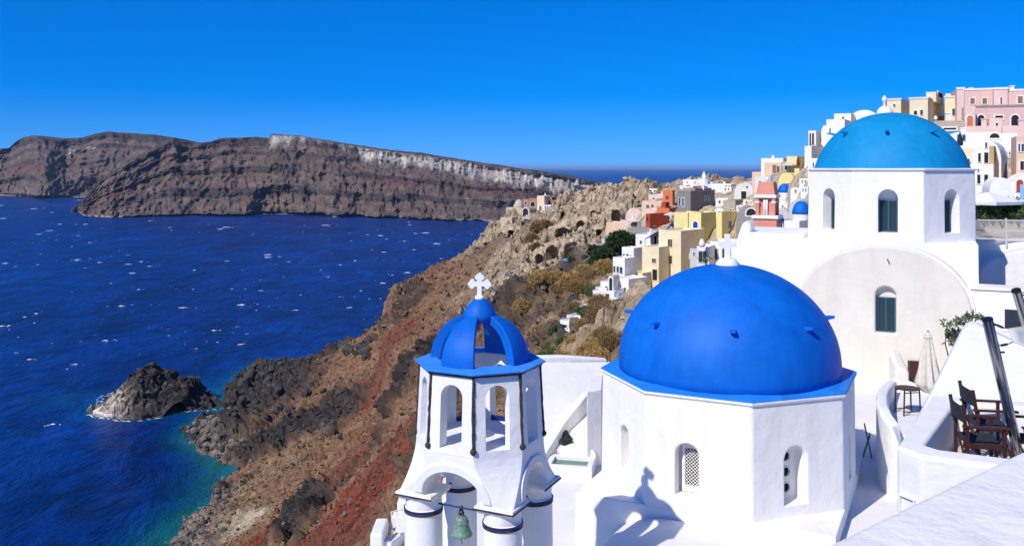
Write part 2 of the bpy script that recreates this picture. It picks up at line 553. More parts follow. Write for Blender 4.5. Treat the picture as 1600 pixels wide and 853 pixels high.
# ------------------------------------------------------------------ the land: headland with the village, from surveyed points
def coast(px, py):
    Y = -SEA * F / (py - HZ)
    return (px, py, Y)
S_ = F / 1200.0
SURVEY = [  # (column, row, depth)
    # ridge against the sea
    (800, 338, 330 * S_), (772, 350, 330 * S_), (752, 384, 332 * S_), (720, 404, 332 * S_), (690, 420, 335 * S_), (650, 447, 340 * S_),
    (602, 474, 345 * S_), (585, 512, 368 * S_), (552, 545, 400 * S_), (520, 562, 398 * S_), (480, 578, 395 * S_), (430, 574, 400 * S_), (400, 590, 395 * S_),
    # slope towards the sea
    (640, 560, 240 * S_), (560, 620, 262 * S_), (480, 680, 272 * S_), (400, 745, 258 * S_), (330, 805, 240 * S_), (470, 610, 330 * S_), (400, 640, 345 * S_),
    (600, 700, 180 * S_), (560, 770, 170 * S_), (450, 800, 195 * S_), (480, 853, 165 * S_), (400, 853, 190 * S_), (330, 850, 212 * S_), (600, 800, 138 * S_),
    (590, 560, 285 * S_), (600, 630, 215 * S_), (660, 480, 300 * S_), (690, 520, 250 * S_), (520, 720, 225 * S_), (540, 600, 300 * S_),
    (640, 760, 120 * S_), (560, 853, 135 * S_), (640, 850, 85 * S_), (690, 640, 150 * S_), (345, 690, 300 * S_),
    # brush slope between the tower and the village
    (880, 540, 95 * S_), (880, 585, 72 * S_), (900, 480, 130 * S_), (820, 480, 160 * S_), (760, 470, 210 * S_), (860, 430, 200 * S_),
    (840, 400, 235 * S_), (800, 365, 295 * S_), (880, 385, 232 * S_), (900, 420, 180 * S_), (955, 405, 172 * S_), (940, 440, 140 * S_), (940, 520, 92 * S_),
    (830, 540, 110 * S_), (780, 560, 130 * S_), (740, 600, 130 * S_), (850, 340, 300 * S_),
    # pale tufa crag
    (980, 340, 228 * S_), (900, 322, 272 * S_), (930, 308, 280 * S_), (960, 297, 285 * S_), (1000, 294, 290 * S_), (880, 345, 262 * S_), (930, 360, 232 * S_),
    (870, 380, 240 * S_), (940, 395, 200 * S_), (880, 312, 295 * S_), (850, 330, 318 * S_), (985, 380, 190 * S_),
    # village saddle and hill
    (1040, 318, 215 * S_), (1100, 306, 230 * S_), (1150, 300, 225 * S_), (1200, 270, 180 * S_), (1270, 240, 130 * S_), (1330, 210, 118 * S_), (1500, 205, 100 * S_), (1600, 205, 98 * S_),
    (1700, 190, 98 * S_), (1450, 185, 110 * S_), (1380, 185, 118 * S_), (1100, 480, 110 * S_), (1190, 370, 95 * S_), (1250, 370, 85 * S_), (1560, 298, 70 * S_), (1700, 298, 70 * S_),
    # just below the churches (hidden)
    (700, 853, 45 * S_), (820, 640, 50 * S_), (930, 640, 50 * S_), (1060, 560, 60 * S_), (1250, 500, 55 * S_), (1500, 480, 50 * S_), (1700, 480, 50 * S_),
    (1100, 800, 26 * S_), (900, 800, 27 * S_), (1500, 760, 26 * S_), (760, 900, 30 * S_),
]
XYZ = [tuple(W(*s)) for s in SURVEY]
for c in ((268, 853), (300, 812), (345, 772), (364, 742), (345, 712), (296, 688), (330, 655), (362, 612), (392, 583), (425, 566)):
    p = W(*coast(*c))
    XYZ.append((p.x, p.y, SEA))
    q = Vector((p.x, p.y, 0)) + Vector((-14, -6 if c[1] > 700 else 4, 0))
    XYZ.append((q.x, q.y, SEA - 7))
    q = Vector((p.x, p.y, 0)) + Vector((-70, -10, 0))
    XYZ.append((q.x, q.y, SEA - 34))
for s in SURVEY[3:9]:
    p = W(*s)
    XYZ.append((p.x - 6, p.y + 22, p.z - 16))
# hidden far side of the headland
for p in ((-92, 505, SEA), (-60, 560, SEA), (-10, 640, SEA), (80, 690, SEA), (-110, 520, SEA - 12), (-70, 600, SEA - 15), (-30, 690, SEA - 15),
          (100, 760, SEA - 15), (0, 500, -60), (60, 480, -45), (120, 450, -40), (160, 350, -30), (190, 250, -16), (190, 160, -6), (170, 110, 0), (150, 80, 2),
          (200, 560, -70), (220, 700, SEA), (260, 420, -55), (-200, 260, SEA - 40), (-240, 420, SEA - 45), (-200, 560, SEA - 45), (-130, 180, SEA - 30), (-70, 120, SEA - 12),
          (-60, 150, SEA + 6), (-35, 60, -75), (-20, 40, -45), (-14, 25, -32), (-30, 20, -60), (0, 14, -18), (12, 12, -12), (25, 20, -11), (40, 40, -6), (60, 30, -4), (-60, 60, SEA + 8), (-90, 40, SEA - 20)):
    XYZ.append(p)

SCARP = [tuple(W(*q))[:2] for q in ((606, 470, 408), (602, 520, 368), (601, 580, 318), (606, 640, 268), (622, 690, 226), (600, 740, 200), (555, 790, 186), (510, 850, 182))]
def scarp_step(X, Y):
    best = np.full(X.shape, 1e9)
    sgn = np.zeros(X.shape)
    for (ax, ay), (bx, by) in zip(SCARP, SCARP[1:]):
        dx, dy = bx - ax, by - ay
        t = np.clip(((X - ax) * dx + (Y - ay) * dy) / (dx * dx + dy * dy), 0, 1)
        qx, qy = X - ax - t * dx, Y - ay - t * dy
        d = np.hypot(qx, qy)
        m = d < best
        best = np.where(m, d, best)
        sgn = np.where(m, np.sign(dx * qy - dy * qx), sgn)
    sd = best * sgn
    return np.tanh(sd / 2.2) * np.exp(-(best / 24) ** 2)

ANCH = []          # building feet are added by the village table
def fit_land():
    pts = np.array(XYZ + ANCH, float)
    n = len(pts)
    D = np.linalg.norm(pts[:, None, :2] - pts[None, :, :2], axis=2)
    A = np.zeros((n + 3, n + 3))
    A[:n, :n] = D + np.eye(n) * -1.2
    A[:n, n] = 1
    A[:n, n + 1:] = pts[:, :2]
    A[n, :n] = 1
    A[n + 1:, :n] = pts[:, :2].T
    return pts, np.linalg.solve(A, np.concatenate([pts[:, 2], np.zeros(3)]))

def land_z(X, Y):
    X, Y = np.atleast_1d(np.asarray(X, float)), np.atleast_1d(np.asarray(Y, float))
    z = LW[-3] + LW[-2] * X + LW[-1] * Y
    for (x, y, _), w in zip(LP, LW[:-3]):
        z = z + w * np.hypot(X - x, Y - y)
    return z

# rock and soil kinds: (column,row,depth,kind,radius)
KINDS = {'brown': (0.22, 0.122, 0.069), 'red': (0.21, 0.047, 0.024), 'maroon': (0.165, 0.068, 0.043), 'dark': (0.052, 0.045, 0.040), 'pale': (0.46, 0.365, 0.24),
         'tan': (0.245, 0.158, 0.088), 'ash': (0.48, 0.40, 0.28), 'grey': (0.21, 0.165, 0.125)}
KN = list(KINDS)
ZONES = [
    (620, 500, 320, 'maroon', 8.8), (625, 550, 300, 'maroon', 11.2), (622, 600, 265, 'maroon', 10.4), (618, 660, 235, 'maroon', 9.6), (592, 540, 330, 'red', 6.4), (588, 590, 300, 'red', 4.8), (582, 620, 280, 'red', 4.0), (560, 650, 270, 'red', 3.2),
    (620, 730, 175, 'maroon', 6.4), (600, 770, 165, 'red', 5.6), (560, 790, 172, 'red', 5.6), (510, 850, 180, 'red', 5.6), (590, 830, 145, 'maroon', 7.2), (550, 740, 200, 'red', 4.0), (540, 835, 165, 'maroon', 7.2),
    (640, 640, 190, 'tan', 8), (630, 700, 190, 'tan', 5), (640, 820, 100, 'brown', 12),
    (400, 580, 460, 'dark', 22), (370, 610, 440, 'dark', 22), (330, 660, 400, 'dark', 22), (350, 680, 370, 'dark', 16), (440, 590, 450, 'dark', 20), (410, 640, 400, 'dark', 18),
    (470, 620, 380, 'dark', 15), (490, 650, 340, 'dark', 12), (450, 660, 340, 'dark', 12), (520, 640, 330, 'dark', 9), (470, 790, 225, 'dark', 6), (450, 820, 222, 'dark', 6),
    (560, 545, 440, 'dark', 12), (545, 640, 310, 'dark', 8), (300, 690, 350, 'grey', 14), (330, 770, 285, 'grey', 12), (300, 820, 262, 'grey', 12), (280, 853, 250, 'grey', 10),
    (390, 800, 250, 'ash', 6), (365, 790, 258, 'ash', 5), (380, 853, 225, 'red', 3.2), (400, 845, 222, 'red', 3.2), (520, 590, 370, 'brown', 22), (500, 700, 280, 'brown', 20), (430, 740, 285, 'tan', 18), (400, 780, 262, 'tan', 12),
    (460, 740, 270, 'brown', 14), (680, 450, 380, 'brown', 30), (740, 440, 330, 'brown', 25), (660, 470, 360, 'brown', 20),
    (770, 400, 370, 'grey', 22), (800, 400, 330, 'grey', 22), (780, 440, 280, 'grey', 18), (820, 450, 230, 'dark', 12), (850, 490, 190, 'dark', 13), (830, 520, 160, 'dark', 10), (860, 450, 200, 'grey', 12),
    (800, 560, 130, 'brown', 14), (760, 350, 385, 'pale', 14), (790, 350, 375, 'pale', 14), (760, 375, 385, 'pale', 10),
    (900, 340, 300, 'pale', 28), (950, 310, 320, 'pale', 26), (860, 370, 290, 'pale', 22), (950, 360, 265, 'pale', 25), (890, 390, 255, 'pale', 18), (1000, 300, 330, 'pale', 25), (980, 330, 270, 'pale', 20), (850, 335, 360, 'pale', 14),
    (880, 425, 215, 'tan', 14), (920, 440, 170, 'tan', 14), (900, 520, 110, 'tan', 14), (940, 490, 115, 'pale', 7), (960, 500, 100, 'pale', 6), (900, 480, 150, 'tan', 12), (820, 345, 370, 'tan', 10),
    (1130, 310, 240, 'ash', 26), (1180, 300, 200, 'ash', 26), (1240, 290, 150, 'ash', 25), (1270, 240, 150, 'ash', 25), (1200, 350, 120, 'ash', 22), (1110, 350, 170, 'ash', 20), (1160, 380, 110, 'ash', 16), (1330, 200, 140, 'ash', 25), (1050, 340, 200, 'ash', 16), (1500, 200, 115, 'ash', 25), (1570, 260, 95, 'ash', 20),
    (700, 520, 280, 'brown', 18), (690, 600, 190, 'brown', 15), (690, 580, 220, 'dark', 9), (640, 590, 255, 'brown', 9),
]
ZP = np.array([tuple(W(a, b, c))[:2] for a, b, c, _, _ in ZONES])
ZR = np.array([z[4] for z in ZONES], float)
ZK = np.array([KN.index(z[3]) for z in ZONES])

def kind_weights(P):
    w = np.full((len(P), len(KN)), 0.0)
    w[:, KN.index('brown')] += 0.04
    Q = P[:, :2] + 5.0 * np.stack([fbm(P * 0.06, 4), fbm(P * 0.06 + 31, 4)], 1)
    for (x, y), r, kk in zip(ZP, ZR, ZK):
        w[:, kk] += np.exp(-((Q[:, 0] - x) ** 2 + (Q[:, 1] - y) ** 2) / (r * r))
    w = w ** 2.0
    return w / w.sum(1)[:, None]

def kind_color(P, w):
    cols = np.array([KINDS[n] for n in KN])
    c = w @ cols
    f = 1 + 0.28 * fbm(P * 0.12, 4)[:, None] + 0.2 * fbm(P * 0.7 + 9, 3)[:, None]
    return np.clip(c * f, 0.01, 0.9)

CAVES = [(878, 361, 14, 10, 9), (906, 350, 8, 8, 8), (896, 366, 5, 9, 6), (863, 394, 12, 13, 9), (892, 390, 13, 14, 10), (960, 338, 8, 11, 8), (936, 362, 5, 6, 6), (918, 372, 5, 9, 7), (842, 402, 8, 10, 7), (928, 335, 5, 5, 5), (880, 338, 4, 4, 4), (796, 366, 5, 6, 6)]

def land_surf(X, Y):
    """height of the finished ground surface (nearest vertex)"""
    us, vs_, G, w = SURF
    X, Y = np.atleast_1d(X), np.atleast_1d(Y)
    j = np.clip(np.searchsorted(us, 800 + F * X / Y), 0, len(us) - 1)
    i = np.clip(np.searchsorted(vs_, Y), 0, len(vs_) - 1)
    return G[i, j, 2]

def build_land():
    us = np.concatenate([np.arange(190, 1120, 2.0), np.arange(1120, 1790, 10.0)])
    vs_ = np.concatenate([np.geomspace(22, 88, 46), np.geomspace(90, 500, 720), np.geomspace(505, 880, 40)])
    # denser rows where the visible slope lies
    U, V = np.meshgrid(us, vs_)
    X = ((U - 800) / F * V).ravel()
    Y = V.ravel()
    Z = np.concatenate([land_z(x, y) for x, y in zip(np.array_split(X, 12), np.array_split(Y, 12))])
    Z = Z + 5.5 * scarp_step(X, Y) * (Y < 430) * np.clip((Z - SEA) / 8, 0, 1)
    P = np.stack([X, Y, Z], 1)
    w = kind_weights(P)
    g = {n: w[:, i] for i, n in enumerate(KN)}
    nr, nc = len(vs_), len(us)
    G = P.reshape(nr, nc, 3)
    dv = np.gradient(G, axis=0).reshape(-1, 3)
    du = np.gradient(G, axis=1).reshape(-1, 3)
    N = np.cross(du, dv)
    N /= np.linalg.norm(N, axis=1)[:, None] + 1e-9
    N[N[:, 2] < 0] *= -1
    vis = np.clip((Y - 70) / 60, 0, 1)
    # outcrops of bare dark rock break through the soil
    oc = np.clip(fbm(P * np.array([.045, .045, .03]) + 11, 4) * 1.6 - .60, 0, 1) * (g['brown'] + g['tan'] * .8 + g['grey'] * .8 + g['maroon'] * .4) * vis
    oc = np.clip(oc * 2.2, 0, 1)
    d = 1.7 * fbm(P * 0.045, 4) + 0.6 * fbm(P * 0.3, 4)
    rid = fbm(P * np.array([0.06, 0.06, 0.03]), 4, True)
    d = d + (g['dark'] * 3.2 + g['pale'] * 1.5 + g['grey'] * 1.0 + oc * 1.6) * (rid - 0.5)
    wq = P * 0.15 + 0.6 * np.stack([fbm(P * .1, 2), fbm(P * .1 + 5, 2), fbm(P * .1 + 9, 2)], 1)
    w1, w2, wi = worley(wq)
    big = np.minimum(w2 - w1, 0.35) * 2.2 - 0.35 + (wi - 0.5) * 1.2
    d = d + (g['dark'] * 4.2 + g['grey'] * 0.9 + oc * 3.0) * big
    soft = np.minimum(w2 - w1, 0.5) * 2.0 - 0.5
    up = g['pale'] * (1.6 * soft + .8 * (wi - .5) + 3.4 * fbm(P * .06 + 2, 3) + 1.6 * fbm(P * .2 + 6, 3, True) - .8 + 1.5 * fbm(P * np.array([.05, .05, .4]) + 3, 3))
    w1, w2, wi = worley(P * 0.5)
    mid_ = np.minimum(w2 - w1, 0.3) * 2.2 - 0.3 + (wi - 0.5)
    d = d + (g['dark'] * 1.1 + g['red'] * 0.7 + g['maroon'] * 0.8 + g['grey'] * 0.7 + g['brown'] * 0.55 + g['tan'] * 0.42 + oc * 1.0) * mid_
    up = up + g['pale'] * .7 * mid_
    w1, w2, wi = worley(P * 1.25)
    d = d + 0.46 * (g['red'] + g['maroon'] + g['grey'] + g['dark'] * .8 + g['pale'] * .9 + g['brown'] * .6 + g['tan'] * .45) * (np.minimum(w2 - w1, 0.3) * 2 - 0.3 + (wi - .5))
    # erosion runnels down the slope
    d = d + (g['maroon'] * 1.3 + g['brown'] * .7) * fbm(np.stack([X * 0.16 + Y * .05, Y * 0.03, Z * 0.03], 1), 3, True) * 0.5
    d = d * np.clip((Y - 45) / 60, 0, 1)
    und = np.clip((SEA - Z) / 6, 0, 1)
    d = d * (1 - und)
    Pn = P + N * d[:, None]
    Pn[:, 2] += up
    Pn[:, 1] -= up * .8
    # caves cut into the crag
    dark = np.zeros(len(P))
    px, py = 800 + F * Pn[:, 0] / Pn[:, 1], HZ - F * Pn[:, 2] / Pn[:, 1]
    for cx, cy, rx, ry, dp in CAVES:
        e = ((px - cx) / rx) ** 2 + ((py - cy) / ry) ** 2
        k_ = np.clip((1 - e) * 3, 0, 1) * (Y > 190) * (Y < 360)
        Pn[:, 1] += dp * k_
        Pn[:, 0] += dp * k_ * (cx - 800) / F
    c = kind_color(P, w)
    c = c * (1 - .72 * oc[:, None]) + np.array([0.065, 0.055, 0.047]) * .72 * oc[:, None]
    streak = np.clip(fbm(P * np.array([.5, .5, .06]), 3) * .5 + .5, 0, 1)
    c *= (0.8 + 0.4 * streak)[:, None]
    scrub = np.clip(fbm(P * 0.9 + 40, 3) * 2 - .5, 0, 1) * (g['brown'] + g['tan'])
    c = c * (1 - .5 * scrub[:, None]) + np.array([0.10, 0.085, 0.045]) * .5 * scrub[:, None]
    global SURF
    SURF = (us, vs_, Pn.reshape(nr, nc, 3), w.reshape(nr, nc, -1))
    me = grid_mesh("headland", Pn, nr, nc, c, False)
    o = mesh_obj("headland", me, M['ground'])
    tag(o, "steep red and brown volcanic headland dropping to the sea", None, None, 'structure')
    return o

# ------------------------------------------------------------------ the islands across the water
def interp(tab, x):
    t = np.array(tab, float)
    return np.interp(x, t[:, 0], t[:, 1])

def build_island(name, label, top, base, lean, back, u0, u1, n_u, n_v, seed, near):
    us = np.linspace(u0, u1, n_u)
    by = interp(base, us)
    Yb = -SEA * F / (by - HZ)
    ln = interp(lean, us)                       # how far back the crest stands
    Yt = Yb + ln
    zt = -(interp(top, us) - HZ) / F * Yt       # crest height at that depth
    t = np.linspace(0, 1, n_v)
    tb = np.linspace(0.05, 1, 14)
    nrow = n_v + len(tb)
    U = np.repeat(us[None], nrow, 0)
    T = np.repeat(np.concatenate([t, 1 + tb])[:, None], n_u, 1)
    Xc = (us - 800) / F * Yb
    sc = 1.0 if near else 1.6
    S = np.repeat((np.cumsum(np.hypot(np.gradient(Xc), np.gradient(Yb))) / sc + seed * 131)[None], nrow, 0)
    H = np.clip(T, 0, 1)
    wob = 0.05 * fbm(np.stack([S * .006, S * 0, H * 2], -1).reshape(-1, 3), 4).reshape(S.shape)
    Hs = np.clip(H + wob * (H > .02) * (H < .98), 0, 1)
    # depth against height: cliffs (flat parts) and scree benches (steep parts)
    hk = [0, .06, .08, .24, .34, .36, .50, .58, .60, .72, .78, .80, .86, 1.0]
    dk = [0, .01, .06, .29, .31, .38, .56, .58, .64, .80, .81, .86, .95, 1.0]
    g1 = np.interp(Hs, hk, dk)
    k2 = np.clip(fbm(np.stack([S * .0035, S * 0, H], -1).reshape(-1, 3) + 7, 3).reshape(S.shape) + .85, 0, 1)
    g_ = g1 * k2 + Hs * (1 - k2)
    Y = Yb[None] + ln[None] * g_
    Z = SEA - 6 + (zt - SEA + 6)[None] * H
    bb = np.clip(T - 1, 0, 1)
    Y = Y + back * bb
    Z = Z - (zt - SEA)[None] * (0.16 * bb + 0.86 * bb ** 3) * (bb > 0)
    face = np.clip(H / 0.05, 0, 1) * np.clip((1.0 - T) / 0.06, 0, 1)
    q3 = lambda fs, fh, off=0.0: np.stack([S * fs + off, S * 0 + off, H * fh], -1).reshape(-1, 3)
    spur = (fbm(q3(.0030, .35), 2, True) - .35).reshape(S.shape)
    gul = (fbm(q3(.013, 1.5, 3), 3, True) - .4).reshape(S.shape)
    fine = (fbm(q3(.04, 7.5, 9), 4, True) - .4).reshape(S.shape)
    blk = fbm(q3(.05, 12, 5), 4).reshape(S.shape)
    ledge = (fbm(q3(.0035, 13, 2), 3, True) - .4).reshape(S.shape)
    amp = (1 - .55 * H) * face * sc
    Y = Y - amp * (150 * spur + 24 * gul + 9 * fine) - face * sc * (6 * blk + 5.5 * ledge)
    Z = Z + face * sc * (2.2 * blk + 2.0 * fine)
    rim = np.exp(-((T - 1) / 0.03) ** 2)
    Z = Z + rim * 2.5 * fbm(np.stack([S * .02, S * 0, S * 0 + 3], -1).reshape(-1, 3), 4).reshape(S.shape)
    X = (U - 800) / F * np.minimum(Y, Yt[None])
    P = np.stack([X.ravel(), Y.ravel(), Z.ravel()], 1)
    rows = list(range(nrow))
    cliff = np.clip(1.3 - np.gradient(g1, axis=0) / (np.gradient(Hs, axis=0) + 1e-6), 0, 1).ravel() * k2.ravel() * (T.ravel() < 1)
    T = T.ravel(); H = H.ravel(); S = S.ravel(); face = face.ravel(); gul = gul.ravel(); spur = spur.ravel(); blk = blk.ravel(); fine = fine.ravel()
    # tiers of lava and cinder
    h = H
    u = U.ravel()
    wobh = wob.ravel()
    n_a = fbm(np.stack([S * .004, S * 0, h * 9], 1), 4)
    n_b = fbm(np.stack([S * .03, S * 0, h * 14], 1), 4)
    c = np.array([0.150, 0.109, 0.088])[None] * (1 + .30 * n_a[:, None] + .28 * n_b[:, None])
    cm = np.clip(cliff * 1.0 + .35 * n_a + .25 * ledge.ravel(), 0, 1)[:, None]
    c = c * (1 - .85 * cm) + np.array([0.050, 0.040, 0.040]) * .85 * cm
    redm = (np.exp(-((h + wobh * 2 - .44) / .07) ** 2) * np.clip(fbm(np.stack([S * .004, S * 0, h * 2], 1) + 4, 3) * 2.2 + .1, 0, 1))[:, None]
    c = c * (1 - .5 * redm) + np.array([0.17, 0.062, 0.05]) * .5 * redm
    fan = np.clip(-gul * 1.5 - .1, 0, 1) * (h < .62) * np.clip(fbm(np.stack([S * .05, S * 0, h * .6], 1), 3) * 1.6 + .3, 0, 1)
    c = c * (1 - .7 * fan[:, None]) + np.array([0.235, 0.185, 0.160]) * .7 * fan[:, None]
    if near:
        lo = np.interp(u, [420, 430, 470, 480, 555, 570, 640, 700, 760, 850, 950, 1010], [.85, .85, .95, .985, .94, .77, .78, .75, .66, .54, .43, .26])
        hi = np.interp(u, [420, 480, 560, 700, 850, 1010], [.97, .985, .955, .93, .93, .97])
        jag = 0.07 * fbm(np.stack([u * 0.05, u * 0, h * 3], 1), 4) + np.clip((u - 740) / 100, 0, 1) * 0.10 * fbm(np.stack([u * 0.09, u * 0, h * 1.5], 1), 3, True)
        ash = (1 / (1 + np.exp(-(h - lo - jag) / 0.02))) * (1 / (1 + np.exp((h - hi) / 0.012))) * (T < 1.0)
        ash *= np.clip((u - 416) / 8, 0, 1)
        streak = np.clip(0.75 + 0.5 * fbm(np.stack([u * 0.12, u * 0, h * 2], 1), 4), 0.3, 1.1)
        c = c * (1 - ash[:, None]) + np.array([0.60, 0.54, 0.46])[None] * streak[:, None] * ash[:, None]
        P[:, 1] += (ash * face * (30 * (fbm(np.stack([u * 0.045, u * 0, h * 1.0], 1), 3, True) - .4)))
    else:
        ash = ((h > .6) & (h < .95)) * np.clip(fbm(np.stack([u * 0.05, u * 0, h * 6], 1), 3) * 4 - 2.4, 0, 1)
        c = c * (1 - ash[:, None]) + np.array([0.42, 0.38, 0.34]) * ash[:, None]
    topm = np.clip((T - 0.985) / 0.015, 0, 1)[:, None]
    c = c * (1 - topm) + np.array([0.10, 0.085, 0.06]) * topm
    shore = np.clip((SEA + 3.5 - P[:, 2]) / 2, 0, 1)[:, None]
    c = c * (1 - shore) + np.array([0.33, 0.28, 0.25]) * shore
    me = grid_mesh(name, P, len(rows), n_u, np.clip(c, 0.01, .9))
    o = mesh_obj(name, me, M['island'])
    tag(o, label, None, None, 'structure')
    return o

NEAR_TOP = [(112, 326), (126, 318), (140, 300), (160, 278), (185, 262), (215, 244), (240, 231), (262, 217), (272, 215), (282, 221), (300, 223), (330, 221), (342, 217), (352, 215), (372, 216),
            (400, 214), (421, 216), (424, 209), (470, 212), (540, 224), (600, 233), (680, 242), (750, 254), (830, 265), (900, 277), (950, 287), (1000, 296), (1060, 306)]
NEAR_BASE = [(112, 329), (130, 334), (200, 336.5), (400, 333), (560, 334), (760, 341), (900, 340), (1060, 338)]
NEAR_LEAN = [(112, 30), (160, 180), (260, 300), (420, 320), (700, 330), (1000, 220), (1060, 200)]
FAR_TOP = [(-120, 250), (-40, 240), (0, 233), (14, 231), (24, 222), (36, 215), (50, 212), (64, 212), (84, 217), (110, 216), (128, 215), (146, 210), (168, 206), (200, 208), (240, 210), (262, 218), (300, 230), (420, 260)]
FAR_BASE = [(-120, 304), (0, 306), (60, 308), (130, 309), (300, 309), (420, 309)]
FAR_LEAN = [(-120, 500), (420, 500)]

def build_islet():
    c = W(240, 632, -SEA * F / (632 - HZ))
    n_r, n_a = 90, 200
    r = np.linspace(0.0, 1.0, n_r)
    a = np.linspace(0, 2 * math.pi, n_a, endpoint=False)
    Rr, A = np.meshgrid(r, a, indexing='ij')
    rx, ry = 31.0, 25.0
    ca, sa = np.cos(A), np.sin(A)
    edge = 1 + 0.13 * np.sin(3 * A + 1) + 0.10 * np.sin(5 * A + 2.2)
    X = Rr * ca * rx * edge
    Y = Rr * sa * ry * edge
    # silhouette of the rock: heights along x
    px = X / c.y * F + 240
    sil = np.interp(px.ravel(), [146, 160, 180, 194, 205, 216, 228, 236, 250, 258, 266, 285, 300, 306, 318, 338], [1.0, 2.2, 3.2, 8, 12.0, 12.5, 15.5, 16.0, 13.5, 12.5, 9.8, 10.5, 9.5, 5, 2.6, 1.0]).reshape(px.shape)
    dome = np.clip(1 - (np.abs(Y + 1.5) / (ry * 0.95)) ** 2.2, 0, 1)
    Z = sil * dome * 1.05 - 2.5 * Rr ** 4 - 0.4
    P = np.stack([X.ravel(), Y.ravel(), Z.ravel()], 1)
    w1, w2, wi = worley(P * np.array([0.2, 0.2, 0.14]) + 2)
    v1, v2, vi = worley(P * 0.55 + 7)
    inner = np.clip((1 - Rr.ravel()) * 8, 0, 1)
    d = inner * (3.8 * (np.minimum(w2 - w1, .4) - .18) + 3.6 * (wi - .5) + 1.3 * (np.minimum(v2 - v1, .35) * 2 - .35) + 1.2 * fbm(P * .2, 4, True) - .5)
    P[:, 2] += d
    P[:, 0] += inner * 1.5 * fbm(P * 0.25 + 3, 3)
    P[:, 1] += inner * 1.5 * fbm(P * 0.25 + 8, 3)
    P += np.array([c.x, c.y, SEA])
    colr = np.array([0.060, 0.052, 0.046])[None] * (1 + .55 * fbm(P * .35, 4)[:, None])
    pale = np.clip(fbm(P * .18 + 4, 3) * 1.8 - .8, 0, 1)[:, None] * .8
    colr = colr * (1 - pale) + np.array([0.19, 0.165, 0.135]) * pale
    lit = (np.exp(-(((P[:, 0] - c.x + 14) / 9) ** 2 + ((P[:, 2] - SEA - 5) / 5.0) ** 2)) * (P[:, 1] < c.y + 4))[:, None]  # pale tone on the left flank, round the ruined landing
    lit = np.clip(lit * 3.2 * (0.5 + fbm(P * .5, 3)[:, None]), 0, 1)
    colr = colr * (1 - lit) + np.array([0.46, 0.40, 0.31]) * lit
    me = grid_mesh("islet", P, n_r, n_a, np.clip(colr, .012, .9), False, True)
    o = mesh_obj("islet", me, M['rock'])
    tag(o, "dark jagged volcanic islet with pale ruined landing", None, None, 'structure')
    for pts, z0_, z1_ in (([(150, 644), (168, 634), (192, 632), (200, 640), (194, 650), (170, 650)], -1, 1.7),):
        P3 = [W(a, b, -SEA * F / (b - HZ)) for a, b in pts]
        bm = BM()
        prism(bm, [(p.x, p.y - 3, SEA + z0_) for p in P3], (0, 0, z1_ - z0_))
        obj("landing", bm, M['w_offwhite'], o, bevel=.15)
    return o, c

# ------------------------------------------------------------------ the sea
def build_sea(islet_c):
    xs = np.concatenate([-np.geomspace(90000, 420, 26), np.arange(-400, 160, 4.0), np.geomspace(180, 90000, 26)])
    ys = np.concatenate([[-3000, -800, -100], np.arange(0, 200, 25.0), np.arange(200, 640, 4.0), np.geomspace(650, 120000, 60)])
    Xg, Yg = np.meshgrid(xs, ys)
    X, Y = Xg.ravel(), Yg.ravel()
    P = np.stack([X, Y, np.full(X.shape, SEA)], 1)
    near = (X > -420) & (X < 170) & (Y > 120) & (Y < 660)
    depth = np.full(X.shape, 60.0)
    depth[near] = SEA - land_z(X[near], Y[near])
    di = np.hypot((X - islet_c.x) / 30.0, (Y - islet_c.y) / 24.0)
    wob = 0.22 * fbm(P * np.array([.03, .03, 0]), 4)
    lane = np.clip(1 - np.abs((Y - (islet_c.y + 42 + .06 * (X - islet_c.x)) + 8 * fbm(P * .01, 2)) / 26), 0, 1) * np.clip(1 - np.abs((X - islet_c.x - 22) / 60), 0, 1)
    west = np.clip(1 - np.hypot((X - islet_c.x + 38) / 34, (Y - islet_c.y - 10) / 22), 0, 1)
    sh = np.clip(1 - depth / 10 + wob, 0, 1) * near
    sh = np.maximum(sh, 0.85 * np.clip(1.5 - di + wob, 0, 1))
    sh = np.maximum(sh, 0.45 * lane)
    sh = np.maximum(sh, 0.45 * np.clip(west + wob * .5, 0, 1))
    sh = np.clip(sh, 0, 1)
    deepc = np.array([0.0, 0.0, 0.0])
    mid = np.array([0.0, 0.026, 0.004])
    shal = np.array([0.008, 0.115, 0.025])
    c = np.where(sh[:, None] < .5, deepc + (mid - deepc) * sh[:, None] * 2, mid + (shal - mid) * (sh[:, None] * 2 - 1))
    me = grid_mesh("sea", P, len(ys), len(xs), c)
    o = mesh_obj("sea", me, M['sea'])
    tag(o, "deep blue wind-ruffled sea", None, None, 'structure')
    return o

